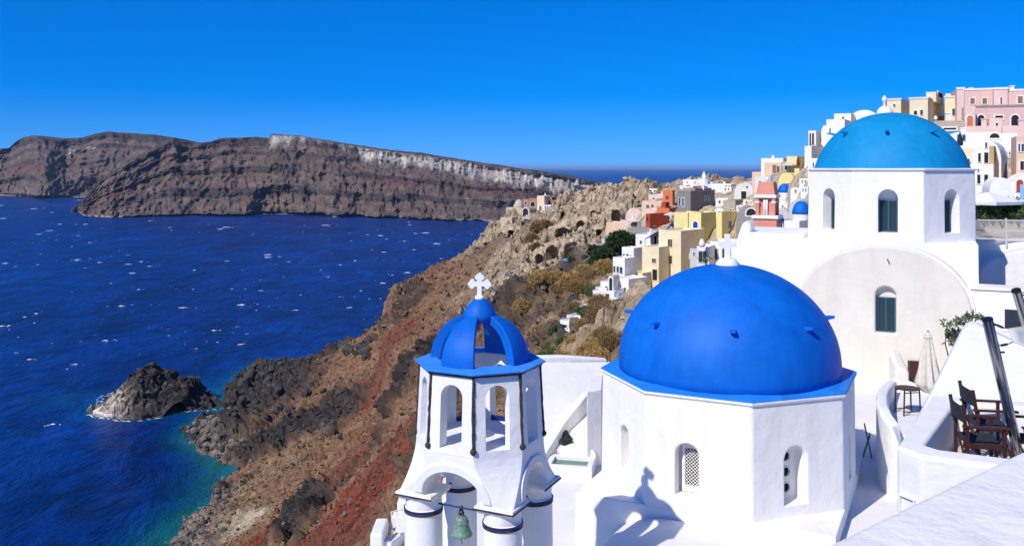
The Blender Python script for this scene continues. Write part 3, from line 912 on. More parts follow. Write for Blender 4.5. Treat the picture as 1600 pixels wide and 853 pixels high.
def build_foam(islet_c):
    V, T = [], []
    def patch(x, y, lx, ly, ang, h=0.0):
        n = 9
        base = len(V)
        V.append((x, y, SEA + 0.12 + h))
        for i in range(n):
            t = 2 * math.pi * i / n
            r = random.uniform(.45, 1.0)
            u, v = lx * r * math.cos(t), ly * r * math.sin(t)
            V.append((x + u * math.cos(ang) - v * math.sin(ang), y + u * math.sin(ang) + v * math.cos(ang), SEA + 0.10))
        for i in range(n):
            T.append((base, base + 1 + i, base + 1 + (i + 1) % n))
    cnt = 0
    while cnt < 850:
        py = 300 + 300 * random.random() ** 1.3 if random.random() < .95 else random.uniform(600, 850)
        px = random.uniform(-120, 900)
        Y = -SEA * F / (py - HZ)
        if py > 545 and px > 120 and random.random() < .9: continue
        if fbm(np.array([[px * .008, py * .02, 3.3]]), 2)[0] < random.uniform(-.7, .5): continue
        p = W(px, py, Y)
        if p.y < 620 and p.x > -160: continue
        s = Y / F                                   # metres to a pixel here
        size = random.choice([.35, .35, .4, .4, .45, .5, .5, .6, .6, .7, .8, .8, 1, 1, 1.3, 1.8, 2.6, 4.0, 6])
        lx = size * random.uniform(1.0, 1.8) * s * .9
        ly = min(.7 * lx + .5, 7) * random.uniform(.6, 1.2) * (s * F / 110 * .16)
        ang = random.gauss(0.12, .12)
        patch(p.x, p.y, lx, ly, ang, min(.55, .10 + .10 * lx))
        for _ in range(random.choice([0, 0, 1, 2, 4]) if size > 1 else 0):
            patch(p.x + random.gauss(0, 1.3 * lx), p.y + random.gauss(0, 1.2 * ly), lx * random.uniform(.15, .5), ly * random.uniform(.3, .6), ang, .15)
        cnt += 1
    for i in range(260):
        u_ = random.uniform(135, 775)
        Yc = -SEA * F / (float(interp(NEAR_BASE, u_)) - HZ) - random.uniform(0, 45)
        patch((u_ - 800) / F * Yc, Yc, random.uniform(2, 9), random.uniform(2, 6), 0, .5)
    # white water round the islet and the foot of the island cliffs
    for i in range(110):
        t = random.uniform(-2.4, 0.25) if random.random() < .8 else random.uniform(2.4, 3.4)
        e = 1 + 0.13 * math.sin(3 * t + 1) + 0.10 * math.sin(5 * t + 2.2)
        k_ = random.uniform(.985, 1.06)
        if t > -.5: k_ *= random.uniform(1, 1.10)
        patch(islet_c.x + 29.5 * e * k_ * math.cos(t), islet_c.y + 24 * e * k_ * math.sin(t), random.uniform(.4, 1.7), random.uniform(.25, .8), t + 1.57)
    o = mesh_obj("whitecap_foam", soup("whitecap_foam", V, T), M['foam'])
    tag(o, "white foam of breaking wave crests on the blue sea", "foam", None, 'stuff')
# ------------------------------------------------------------------ near buildings
def zmat(dz):
    return Matrix.Translation((0, 0, dz))

def add_windowed_niches(): pass

# ---- the near church: octagon on a square base, cobalt dome
CH = Vector((6.41, 26.67, -11.2))
CH_ROT = math.radians(-26.5)
def near_church():
    t = thing("church", "near white octagonal church with cobalt blue dome and white cross", "church", CH, CH_ROT)
    z0 = -CH.z
    ap_t, ap_b = 3.42, 3.455
    c8 = math.cos(math.pi / 8)
    bm = BM()
    ring_stack(bm, [ngon(8, ap_b / c8, -9.2 + z0, math.pi / 8), ngon(8, ap_t / c8, -6.10 + z0, math.pi / 8)])
    wall = obj("wall", bm, M['white'], None, bevel=0.06, seg=4)
    cb = BM()
    niche = {}
    # (face index, centre offset, width, sill, springing) face k looks along local angle -90+45k
    specs = {0: (-0.28, 0.62, -8.70, -7.62), 1: (-0.10, 0.66, -8.78, -7.60), 7: (0.10, 0.56, -8.68, -7.62), 2: (0.0, 0.6, -8.7, -7.62)}
    for kf, (cx, wd, s0, s1) in specs.items():
        rt = rotz(math.radians(45 * kf))
        pts = [(x, -3.75, z + z0) for x, z in arch_pts(cx - wd / 2, cx + wd / 2, s0, s1)]
        prism(cb, pts, (0, 3.75 - 2.98, 0), rt)
    cut(wall, cb)
    cb = BM()
    rt = rotz(math.radians(45))
    for zz in (-7.66, -8.07, -8.49):
        pts = [(-0.09 + 0.125 * math.cos(a), -3.2, zz + z0 + 0.125 * math.sin(a)) for a in [2 * math.pi * i / 16 for i in range(16)]]
        prism(cb, pts, (0, 0.6, 0), rt)
    cut(wall, cb)
    wall.parent = t
    for zz in (-7.66, -8.07, -8.49):
        bm = BM()
        rin, rout = 0.122, 0.15
        ri = [[(-0.09 + r * math.cos(a), y, zz + z0 + r * math.sin(a)) for a in [2 * math.pi * i / 20 for i in range(20)]] for r, y in ((rin, -2.97), (rout, -2.97), (rout, -3.0), (rin, -3.0))]
        R_ = [[bm.verts.new(rt @ Vector(p)) for p in r] for r in ri]
        for a, b in zip(R_, R_[1:] + R_[:1]):
            for i in range(20):
                bm.faces.new((a[i], a[(i + 1) % 20], b[(i + 1) % 20], b[i]))
        rim = obj("round_opening", bm, M['white_clean'], t, True)
        bm = BM()
        prism(bm, [(-0.09 + 0.124 * math.cos(a), -2.93, zz + z0 + 0.124 * math.sin(a)) for a in [2 * math.pi * i / 16 for i in range(16)]], (0, 0.05, 0), rt)
        obj("pane", bm, M['dark'], rim)  # dark disc standing in for the shade inside the round hole
    # lattice window in the front niche
    bm = BM()
    fx0, fx1, fz0, fz1 = -0.50, 0.02, -8.68, -7.42
    for a in ((fx0, fx0 + .07, fz0, fz1), (fx1 - .07, fx1, fz0, fz1), (fx0 + .07, fx1 - .07, fz1 - .09, fz1), (fx0 + .07, fx1 - .07, fz0, fz0 + .16)):
        box(bm, a[0], a[1], -3.10, -3.02, a[2] + z0, a[3] + z0)
    win = obj("lattice_window", bm, M['white_clean'], t, bevel=0.008)
    bm = BM()
    x0, x1, zb, zt = fx0 + .07, fx1 - .07, fz0 + .16 + z0, fz1 - .09 + z0
    sp = 0.092
    for sgn in (1, -1):
        n = int((x1 - x0 + zt - zb) / sp) + 1
        for i in range(-n, n * 2):
            # line z = zb + sgn*(x - xs)
            cpts = []
            xs = x0 + i * sp
            for x in (x0, x1):
                z = zb + sgn * (x - xs)
                if zb <= z <= zt: cpts.append((x, z))
            for z in (zb, zt):
                x = xs + sgn * (z - zb)
                if x0 < x < x1: cpts.append((x, z))
            if len(cpts) >= 2:
                p, q = cpts[0], cpts[1]
                y = -3.075 if sgn > 0 else -3.060
                if math.hypot(p[0] - q[0], p[1] - q[1]) > .02:
                    lath(bm, (p[0], y, p[1]), (q[0], y, q[1]), 0.026, 0.012, (0, 1, 0))
    tag(obj("lattice", bm, M['white_clean'], win), None, None, None, 'stuff')
    bm = BM()
    box(bm, fx0 + .06, fx1 - .06, -3.035, -3.02, fz0 + .1 + z0, fz1 - .05 + z0)
    obj("pane", bm, M['dark'], win)
    # square base
    bm = BM()
    h = 3.462
    ring_stack(bm, [[(-h, -h, 0), (h, -h, 0), (h, h, 0), (-h, h, 0)], [(-h + .0, -h, -9.09 + z0), (h, -h, -9.09 + z0), (h, h, -9.09 + z0), (-h, h, -9.09 + z0)]])
    obj("base", bm, M['white'], t, bevel=0.03, seg=3)
    # white lip and blue eave
    bm = BM()
    ring_stack(bm, [ngon(8, 3.425 / c8, -6.14 + z0, math.pi / 8), ngon(8, 3.48 / c8, -6.09 + z0, math.pi / 8), ngon(8, 3.48 / c8, -6.035 + z0, math.pi / 8)])
    obj("cornice", bm, M['white'], t, bevel=0.012)
    bm = BM()
    ring_stack(bm, [ngon(8, 3.47 / c8, -6.04 + z0, math.pi / 8), ngon(8, 3.47 / c8, -6.0 + z0, math.pi / 8), ngon(8, 2.9 / c8, -5.93 + z0, math.pi / 8)])
    obj("eave", bm, M['blue_eave_lit'], t, bevel=0.01)
    # dome
    bm = BM()
    prof = [(3.21, -6.05 + z0), (3.21, -5.75 + z0)]
    for i in range(1, 30):
        a = math.pi / 2 * i / 30
        prof.append((3.21 * math.cos(a), -5.75 + z0 + 2.88 * math.sin(a)))
    lathe(bm, prof, 72)
    dome = obj("dome", bm, M['blue'], t, True)
    # spikes round the dome
    for i in range(8):
        a = math.radians(45 * i + 16)
        r = 3.21 * math.cos(math.asin((-4.35 + 5.75) / 2.88))
        bm = BM()
        m = rotz(a) @ zmat(-4.35 + z0)
        ring_stack(bm, [[m @ Vector(p) for p in q] for q in
                        ([(r - .1, -.09, -.12), (r - .1, .09, -.12), (r - .1, .09, .03), (r - .1, -.09, .03)],
                         [(r + .24, -.06, -.03), (r + .24, .06, -.03), (r + .24, .06, .035), (r + .24, -.06, .035)])])
        obj("spike", bm, M['blue'], dome, bevel=.012)
    # cross on a low white boss
    bm = BM()
    lathe(bm, [(.36, -2.97 + z0), (.34, -2.85 + z0), (.26, -2.74 + z0), (.18, -2.70 + z0)], 20)
    obj("boss", bm, M['white'], t, 'auto')
    bm = BM()
    pts = cross_pts(0.085, 0.26, -2.72 + z0, -1.98 + z0, -2.26 + z0)
    prism(bm, [(x, -.07, z) for x, z in pts], (0, .14, 0), rotz(math.radians(26.5 - 10)))
    obj("cross", bm, M['white_clean'], t, bevel=.012)
    return t

def cross_pts(hw, arm, z0, z1, zc):
    return [(-hw, z0), (hw, z0), (hw, zc - hw), (arm, zc - hw), (arm, zc + hw), (hw, zc + hw), (hw, z1), (-hw, z1), (-hw, zc + hw), (-arm, zc + hw), (-arm, zc - hw), (-hw, zc - hw)]

# ---- the bell tower
TW_K = 1.1                       # size of the tower
TW = Vector((-0.64, 17.78, -11.2)) * TW_K
TW_ROT = math.radians(-26)
def bell_tower():
    t = thing("bell_tower", "white open bell tower with blue ribbed dome on four round columns", "bell tower", TW, TW_ROT)
    t.scale = (TW_K,) * 3
    z0 = 11.2
    cw, cd = 0.865, 0.71
    # four columns
    for sx, sy in ((-1, -1), (1, -1), (1, 1), (-1, 1)):
        cx, cy = sx * cw, sy * cd
        bm = BM()
        lathe(bm, [(.395, 0), (.385, 2), (.365, -6.63 + z0), (.365, -6.60 + z0), (.345, -6.58 + z0), (.35, -6.40 + z0), (.40, -6.34 + z0)], 36, cx, cy)
        col = obj("column", bm, M['white_clean'], t, 'auto')
        bm = BM()
        lathe(bm, [(.35, -6.685 + z0), (.380, -6.685 + z0), (.380, -6.633 + z0), (.35, -6.633 + z0)], 36, cx, cy)
        obj("stone_band", bm, M['stone_trim'], col, 'auto')
        bm = BM()
        lathe(bm, [(.35, -6.625 + z0), (.386, -6.625 + z0), (.386, -6.597 + z0), (.35, -6.597 + z0)], 36, cx, cy)
        obj("blue_band", bm, M['navy'], col, 'auto')
        bm = BM()   # flared square capital
        h = .405
        ring_stack(bm, [[(cx - .33, cy - .33, -6.40 + z0), (cx + .33, cy - .33, -6.40 + z0), (cx + .33, cy + .33, -6.40 + z0), (cx - .33, cy + .33, -6.40 + z0)],
                        [(cx - h, cy - h, -6.305 + z0), (cx + h, cy - h, -6.305 + z0), (cx + h, cy + h, -6.305 + z0), (cx - h, cy + h, -6.305 + z0)],
                        [(cx - h, cy - h, -6.285 + z0), (cx + h, cy - h, -6.285 + z0), (cx + h, cy + h, -6.285 + z0), (cx - h, cy + h, -6.285 + z0)],
                        [(cx - .39, cy - .39, -6.245 + z0), (cx + .39, cy - .39, -6.245 + z0), (cx + .39, cy + .39, -6.245 + z0), (cx - .39, cy + .39, -6.245 + z0)]])
        cap = obj("capital", bm, M['white'], t, bevel=.015)
        bm = BM()
        for s in (1, 2):
            if s == 1: box(bm, cx - h - .012, cx + h + .012, cy + sy * h - .012, cy + sy * h + .012, -6.322 + z0, -6.292 + z0)
        obj("stone_edge", bm, M['stone_trim'], cap)
        bm = BM()
        box(bm, cx + sx * h - .012, cx + sx * h + .012, cy - h + .016, cy + h - .016, -6.322 + z0, -6.292 + z0)
        obj("stone_edge", bm, M['stone_trim'], cap)
    # arched stage: rectangle below, octagon above, hollowed by two crossing vaults
    bx, by = cw + .36, cd + .36
    oc = [(1.17 / math.cos(math.pi / 8) * math.cos(math.pi / 8 + math.pi / 4 * i), 1.17 / math.cos(math.pi / 8) * math.sin(math.pi / 8 + math.pi / 4 * i)) for i in range(8)]
    def rect8(z, f):
        s = []
        for (ox, oy) in oc:
            # blend the octagon corner with the rectangle corner it belongs to
            rx, ry = math.copysign(bx, ox), math.copysign(by, oy)
            if abs(ox) > abs(oy): q = (rx, ry * (.93))
            else: q = (rx * .93, ry)
            s.append((ox * (1 - f) + q[0] * f, oy * (1 - f) + q[1] * f, z))
        return s
    bm = BM()
    rings = []
    for i in range(9):
        u = i / 8
        f = (1 - u) ** 1.9
        rings.append(rect8(-6.25 + z0 + u * .94, f))
    ring_stack(bm, rings)
    stage = obj("arched_stage", bm, M['white_clean'], None, bevel=.02, seg=2)
    cb = BM()
    prism(cb, [(x, -2.2, z + z0) for x, z in arch_pts(-cw + .21, cw - .21, -6.6, -6.20, 16, .52)], (0, 4.4, 0))
    cut(stage, cb)
    cb = BM()
    prism(cb, [(-2.2, x, z + z0) for x, z in arch_pts(-cd + .20, cd - .20, -6.6, -6.20, 16, .50)], (4.4, 0, 0))
    cut(stage, cb)
    cb = BM()
    lathe(cb, [(.36, -5.9 + z0), (.36, -4.9 + z0)], 20)
    cut(stage, cb)
    stage.parent = t
    # raised bands over the arches
    for k_, (half, dist, hw) in enumerate(((cw, by, cw - .21), (cd, bx, cd - .20), (cw, by, cw - .21), (cd, bx, cd - .20))):
        bm = BM()
        rt = rotz(math.radians(90 * k_))
        n = 18
        ins = [(hw * math.cos(math.pi * i / n), .51 * math.sin(math.pi * i / n)) for i in range(n + 1)]
        outs = [((hw + .17) * math.cos(math.pi * i / n), .66 * math.sin(math.pi * i / n)) for i in range(n + 1)]
        zb = -6.20 + z0
        y1 = -dist - .03
        y0 = -dist + .25
        def pt(p, y, back=0.0):
            u = max(0, min(1, (p[1]) / 1.12))
            return rt @ Vector((p[0], y + back, zb + p[1]))
        # lean the band with the wall
        def yl(p):
            f = (1 - min(1, p[1] / .90)) ** 1.9
            return -(1.17 * (1 - f) + dist * f) - .035
        A = [bm.verts.new(rt @ Vector((p[0], yl(p), zb + p[1]))) for p in ins]
        B = [bm.verts.new(rt @ Vector((p[0], yl(p), zb + p[1]))) for p in outs]
        C = [bm.verts.new(rt @ Vector((p[0], yl(p) + .35, zb + p[1]))) for p in outs]
        D = [bm.verts.new(rt @ Vector((p[0], yl(p) + .35, zb + p[1]))) for p in ins]
        for i in range(n):
            for a, b in ((A, B), (B, C), (C, D), (D, A)):
                bm.faces.new((a[i], a[i + 1], b[i + 1], b[i]))
        for i in (0, n):
            bm.faces.new((A[i], B[i], C[i], D[i]))
        obj("arch_band", bm, M['white_clean'], t, 'auto', bevel=.012)
    # octagonal lantern with eight arched openings
    c8 = math.cos(math.pi / 8)
    bm = BM()
    ring_stack(bm, [ngon(8, 1.175 / c8, -5.36 + z0, math.pi / 8), ngon(8, 1.10 / c8, -3.86 + z0, math.pi / 8)])
    lan = obj("lantern_wall", bm, M['white_clean'], None, bevel=.012)
    cb = BM()
    ring_stack(cb, [ngon(8, .90 / c8, -5.27 + z0, math.pi / 8), ngon(8, .86 / c8, -3.7 + z0, math.pi / 8)])
    cut(lan, cb)
    for kf in range(4):
        cb = BM()
        prism(cb, [(x, -2, z + z0) for x, z in arch_pts(-.232, .232, -5.26, -4.30, 12)], (0, 4, 0), rotz(math.radians(45 * kf)))
        cut(lan, cb)
    cb = BM()
    lathe(cb, [(.3, -5.6 + z0), (.3, -5.1 + z0)], 20)
    cut(lan, cb)
    lan.parent = t
    # dark stone strips down the corners with knobs, and along the eave
    for i in range(8):
        a = math.pi / 8 + math.pi / 4 * i
        p0 = Vector((1.105 / c8 * math.cos(a), 1.105 / c8 * math.sin(a), -3.90 + z0))
        p1 = Vector((1.168 / c8 * math.cos(a), 1.168 / c8 * math.sin(a), -5.22 + z0))
        bm = BM()
        pp = []
        n = 14
        for j in range(n + 1):
            q = p0.lerp(p1, j / n)
            pp.append(q + Vector((random.gauss(0, .003), random.gauss(0, .003), 0)))
        tube(bm, pp, [.029 + random.uniform(-.005, .006) for _ in pp], 8)
        st = obj("corner_strip", bm, M['stone_trim'], t, True)
        bm = BM()
        bmesh.ops.create_uvsphere(bm, u_segments=12, v_segments=8, radius=.062, matrix=Matrix.Translation(p1 + Vector((0, 0, -.02))))
        obj("knob", bm, M['stone_trim'], st, True)
        b = a + math.pi / 4
        q0 = Vector((1.125 / c8 * math.cos(a), 1.125 / c8 * math.sin(a), -3.865 + z0))
        q1 = Vector((1.125 / c8 * math.cos(b), 1.125 / c8 * math.sin(b), -3.865 + z0))
        bm = BM()
        pp = [q0.lerp(q1, j / 8) + Vector((0, 0, random.gauss(0, .004))) for j in range(9)]
        tube(bm, pp, [.036 + random.uniform(-.004, .005) for _ in pp], 8)
        obj("eave_strip", bm, M['stone_trim'], t, True)
    # blue eave ring, open in the middle
    bm = BM()
    R_ = [[bm.verts.new(p) for p in r] for r in (ngon(8, 1.20 / c8, -3.845 + z0, math.pi / 8), ngon(8, 1.21 / c8, -3.81 + z0, math.pi / 8), ngon(8, .80 / c8, -3.765 + z0, math.pi / 8), ngon(8, .80 / c8, -3.845 + z0, math.pi / 8))]
    for a, b in zip(R_, R_[1:] + R_[:1]):
        for i in range(8):
            bm.faces.new((a[i], a[(i + 1) % 8], b[(i + 1) % 8], b[i]))
    obj("eave", bm, M['eave_sky_lit'], t, bevel=.008)
    # four broad blue ribs
    def prof(u):          # 0 at the eave, 1 at the cap
        a = u * math.radians(75)
        return .985 * math.cos(a) ** .9, -3.80 + z0 + .93 * math.sin(a)
    for kf in range(4):
        ac = -math.pi / 2 + math.pi / 2 * kf
        bm = BM()
        n, mseg = 18, 8
        lay = []
        for layer in (0, 1):
            gridv = []
            for i in range(n + 1):
                u = i / n
                r, z = prof(u)
                if layer: r, z = r * .80 - .0, z - .06 - .10 * u
                hw = math.radians(21)
                gridv.append([bm.verts.new((r * math.cos(ac + hw * (2 * j / mseg - 1)), r * math.sin(ac + hw * (2 * j / mseg - 1)), max(z, -3.83 + z0))) for j in range(mseg + 1)])
            lay.append(gridv)
        o_, i_ = lay
        for i in range(n):
            for j in range(mseg):
                bm.faces.new((o_[i][j], o_[i][j + 1], o_[i + 1][j + 1], o_[i + 1][j]))
                bm.faces.new((i_[i][j], i_[i + 1][j], i_[i + 1][j + 1], i_[i][j + 1]))
            bm.faces.new((o_[i][0], o_[i + 1][0], i_[i + 1][0], i_[i][0]))
            bm.faces.new((o_[i][mseg], i_[i][mseg], i_[i + 1][mseg], o_[i + 1][mseg]))
        for j in range(mseg):
            bm.faces.new((o_[0][j], i_[0][j], i_[0][j + 1], o_[0][j + 1]))
            bm.faces.new((o_[n][j], o_[n][j + 1], i_[n][j + 1], i_[n][j]))
        obj("dome_rib", bm, M['blue'], t, 'auto', bevel=.01)
    bm = BM()
    lathe(bm, [(.30, -3.02 + z0), (.335, -2.96 + z0), (.325, -2.89 + z0), (.28, -2.79 + z0), (.215, -2.70 + z0), (.14, -2.63 + z0), (.095, -2.60 + z0)], 32)
    obj("dome_cap", bm, M['blue'], t, True)
    bm = BM()
    lathe(bm, [(.095, -2.63 + z0), (.098, -2.56 + z0), (.06, -2.53 + z0)], 16)
    ft = obj("cross_foot", bm, M['white_clean'], t, True)
    bm = BM()
    rt = rotz(math.radians(26 - 8))
    zc = -2.305 + z0
    box(bm, -.045, .045, -.04, .04, -2.55 + z0, zc + .13, rt)
    box(bm, -.14, -.045, -.038, .038, zc - .043, zc + .043, rt)
    box(bm, .045, .14, -.038, .038, zc - .043, zc + .043, rt)
    for dx, dz in ((-.15, 0), (.15, 0), (0, .135)):
        for ex, ez in (((0, .045), (0, -.045), (-.035 if dx < 0 else .035, 0)) if dx else ((.045, 0), (-.045, 0), (0, .035))):
            prism(bm, [(dx + ex + .05 * math.cos(q), -.04 + .001 * abs(ex), zc + dz + ez + .05 * math.sin(q)) for q in [2 * math.pi * i / 14 for i in range(14)]], (0, .08, 0), rt)
    obj("cross", bm, M['white_clean'], t)
    # tie bars between the column heads
    for sy in (-1, 1):
        bm = BM()
        bar(bm, (-cw + .33, sy * cd, -6.50 + z0), (cw - .33, sy * cd, -6.50 + z0), .018, 8)
        obj("tie_bar", bm, M['navy'], t)
    for sx in (-1, 1):
        bm = BM()
        bar(bm, (sx * cw, -cd + .33, -6.50 + z0), (sx * cw, cd - .33, -6.50 + z0), .018, 8)
        obj("tie_bar", bm, M['navy'], t)
    for kf in (3, 4, 5):
        bm = BM()
        rt = rotz(math.radians(45 * kf))
        box(bm, -.24, .24, -1.00, -.93, -5.255 + z0, -5.17 + z0, rt)
        obj("blue_sill", bm, M['navy'], t)
    # the bell
    bp = rotz(TW_ROT) @ Vector((-.02, -cd, 11.2 - 7.02)) * TW_K + TW
    b = thing("bronze_bell", "green patinated bronze bell hanging from the tie bar under the tower", "bell", bp, TW_ROT)
    b.scale = (TW_K,) * 3
    bm = BM()
    lathe(bm, [(.205, 0), (.215, .012), (.205, .04), (.17, .10), (.145, .18), (.132, .27), (.118, .32), (.09, .355), (.045, .375), (.01, .38)], 32)
    obj("bell_body", bm, M['patina'], b, True)
    bm = BM()
    lathe(bm, [(.139, .235), (.149, .24), (.149, .255), (.137, .26)], 32)
    obj("moulding", bm, M['patina'], b, True)
    bm = BM()
    for s in (-1, 1):
        tube(bm, [(s * .035, 0, .37), (s * .05, 0, .43), (0, 0, .50)], .015, 8)
    bar(bm, (0, -.05, .41), (0, .05, .41), .018, 8)
    box(bm, -.03, .03, -.03, .03, .46, .55)
    obj("crown", bm, M['dark_steel'], b, True)
    bm = BM()
    bar(bm, (0, 0, .3), (0, 0, -.05), .01)
    bmesh.ops.create_uvsphere(bm, u_segments=10, v_segments=8, radius=.028, matrix=Matrix.Translation((0, 0, -.06)))
    bar(bm, (0, 0, -.06), (.02, 0, -.16), .008)
    obj("clapper", bm, M['dark_steel'], b, True)
    return t

# ---- the upper church
UC = Vector((18.7, 44.3, -9.6))
UC_ROT = math.radians(-25)
def shutter(parent, m, x0, x1, z0, z1, y):
    """slatted shutter in an arched niche; y is the back plane, front is -y"""
    bm = BM()
    w = .05
    for a in ((x0, x0 + w, z0, z1), (x1 - w, x1, z0, z1), (x0 + w, x1 - w, z1 - w, z1), (x0 + w, x1 - w, z0, z0 + w), ((x0 + x1) / 2 - .02, (x0 + x1) / 2 + .02, z0 + w, z1 - w)):
        box(bm, a[0], a[1], y - .09, y - .02, a[2], a[3], m)
    s = obj("shutter", bm, M['shutter'], parent)
    bm = BM()
    n = int((z1 - z0) / .085)
    for half in (0, 1):
        xa = x0 + w if half == 0 else (x0 + x1) / 2 + .02
        xb = (x0 + x1) / 2 - .02 if half == 0 else x1 - w
        hh = xb - xa
        for i in range(-3, n + 3):
            za, zb_ = z0 + w + i * .085, z0 + w + i * .085 + hh * .6
            lo, hi = z0 + w, z1 - w
            # diagonal slat, clipped to the leaf
            ta = max(0, (lo - za) / (zb_ - za)); tb = min(1, (hi - za) / (zb_ - za))
            if tb - ta < .1: continue
            p = m @ Vector((xa + hh * ta, y - .055, za + (zb_ - za) * ta))
            q = m @ Vector((xa + hh * tb, y - .055, za + (zb_ - za) * tb))
            lath(bm, p, q, .036, .012, m.to_3x3() @ Vector((0, 1, 0)))
    tag(obj("slats", bm, M['shutter'], s), None, None, None, 'stuff')
    bm = BM()
    box(bm, x0 + .02, x1 - .02, y - .025, y - .008, z0 + .02, z1 - .02, m)
    obj("pane", bm, M['louvre_back'], s)

def upper_church():
    t = thing("church", "upper white church with pale azure dome and barrel-vaulted front", "church", UC, UC_ROT)
    z0 = -UC.z
    c8 = math.cos(math.pi / 8)
    ap = 3.66
    bm = BM()
    ring_stack(bm, [ngon(8, (ap + .05) / c8, -3.45 + z0, math.pi / 8), ngon(8, ap / c8, -.14 + z0, math.pi / 8)])
    drum = obj("drum_wall", bm, M['white'], None, bevel=.03, seg=3)
    cb = BM()
    for kf, cx in ((0, .04), (1, .12), (7, -.05), (2, 0)):
        prism(cb, [(x, -4.2, z + z0) for x, z in arch_pts(cx - .42, cx + .42, -2.98, -1.42)], (0, 4.2 - 3.1, 0), rotz(math.radians(45 * kf)))
    cut(drum, cb)
    drum.parent = t
    for kf, cx in ((0, .04), (1, .12), (7, -.05)):
        shutter(t, rotz(math.radians(45 * kf)), cx - .40, cx + .40, -2.97 + z0, -1.5 + z0, -3.1)
    bm = BM()
    ring_stack(bm, [ngon(8, (ap + .0) / c8, -.16 + z0, math.pi / 8), ngon(8, (ap + .10) / c8, -.11 + z0, math.pi / 8), ngon(8, (ap + .10) / c8, -.05 + z0, math.pi / 8), ngon(8, (ap - .3) / c8, -.03 + z0, math.pi / 8)])
    obj("cornice", bm, M['white'], t, bevel=.02)
    bm = BM()
    prof = [(3.56, -.08 + z0)]
    for i in range(0, 26):
        a = math.radians(14) + (math.pi / 2 - math.radians(14)) * i / 26
        s0 = math.sin(math.radians(14))
        prof.append((3.56 * math.cos(a) / math.cos(math.radians(14)), -.04 + z0 + 2.75 * (math.sin(a) - s0) / (1 - s0)))
    lathe(bm, prof, 64)
    dome = obj("dome", bm, M['azure'], t, True)
    for i in range(8):
        a = math.radians(45 * i - 1)
        r = 2.95
        zz = 1.70 + z0
        bm = BM()
        m = rotz(a) @ zmat(zz)
        ring_stack(bm, [[m @ Vector(p) for p in q] for q in
                        ([(r - .35, -.08, -.10), (r - .35, .08, -.10), (r - .35, .08, .04), (r - .35, -.08, .04)],
                         [(r + .02, -.06, .0), (r + .02, .06, .0), (r + .02, .06, .06), (r + .02, -.06, .06)])])
        obj("spike", bm, M['azure'], dome, bevel=.012)
    # square base under the drum
    bm = BM()
    h = 3.72
    ring_stack(bm, [[(-h - .05, -h - .05, 0), (h + .05, -h - .05, 0), (h + .05, h, 0), (-h - .05, h, 0)], [(-h, -h, -3.4 + z0), (h, -h, -3.4 + z0), (h, h, -3.4 + z0), (-h, h, -3.4 + z0)]])
    obj("base", bm, M['white'], t, bevel=.05, seg=3)
    # vaulted front: gable wall with a rounded rim
    n = 22
    cxv, rv, zs = -.18, 3.62, -6.4
    rise = 2.92
    prof = [(cxv + rv * math.cos(math.pi * i / n), zs + rise * math.sin(math.pi * i / n)) for i in range(n + 1)]
    bm = BM()
    pts = [(cxv + rv, -9.6)] + prof + [(cxv - rv, -9.6)]
    prism(bm, [(x, -5.0, z + z0) for x, z in pts], (0, 1.5, 0))
    gable = obj("gable_wall", bm, M['cream_white'], None, bevel=.10, seg=4)
    cb = BM()
    prism(cb, [(x, -5.2, z + z0) for x, z in arch_pts(-.42, .42, -7.34, -5.70)], (0, .55, 0))
    cut(gable, cb)
    gable.parent = t
    shutter(t, Matrix.Identity(4), -.40, .40, -7.33 + z0, -5.78 + z0, -4.65)
    bm = BM()                                                  # raised rim along the vault
    ins = [(cxv + (rv - .02) * math.cos(math.pi * i / n), zs + (rise - .02) * math.sin(math.pi * i / n)) for i in range(n + 1)]
    out = [(cxv + (rv + .14) * math.cos(math.pi * i / n), zs + (rise + .14) * math.sin(math.pi * i / n)) for i in range(n + 1)]
    A = [bm.verts.new((x, -4.93, z + z0)) for x, z in ins]
    B = [bm.verts.new((x, -4.93, z + z0)) for x, z in out]
    C = [bm.verts.new((x, -3.6, z + z0)) for x, z in out]
    D = [bm.verts.new((x, -3.6, z + z0)) for x, z in ins]
    for i in range(n):
        for a, b in ((A, B), (B, C), (C, D), (D, A)):
            bm.faces.new((a[i], a[i + 1], b[i + 1], b[i]))
    for i in (0, n): bm.faces.new((A[i], B[i], C[i], D[i]))
    obj("vault_rim", bm, M['white'], t, 'auto', bevel=.04)
    # lower wall running to the right with a ledge
    bm = BM()
    box(bm, cxv + rv - .3, 16, -4.85, -3.7, 0, -5.25 + z0)
    obj("side_wall", bm, M['white'], t, bevel=.08, seg=3)
    bm = BM()
    box(bm, cxv + rv - .1, 16, -4.92, -3.6, -5.245 + z0, -5.10 + z0)
    obj("ledge", bm, M['terrace_white'], t, bevel=.06, seg=3)
    # wing to the left behind the near dome
    bm = BM()
    box(bm, -7.0, -h - .06, -2.2, 3.2, 0, -3.28 + z0)
    obj("wing", bm, M['white'], t, bevel=.3, seg=5)
    bm = BM()
    prism(bm, [(-7.1, -2.21, -5.4 + z0), (-7.1, -5.6, -7.2 + z0), (-7.1, -5.6, 0), (-7.1, -2.21, 0)], (7.1 + cxv - rv + .3, 0, 0))
    obj("lean_to_roof", bm, M['terrace_white'], t, bevel=.1, seg=3)
    bm = BM()    # little stain spout on the gable
    bar(bm, (cxv + .25, -5.06, -4.05 + z0), (cxv + .33, -5.03, -4.25 + z0), .03)
    obj("hook", bm, M['old_wood'], t)
    return t
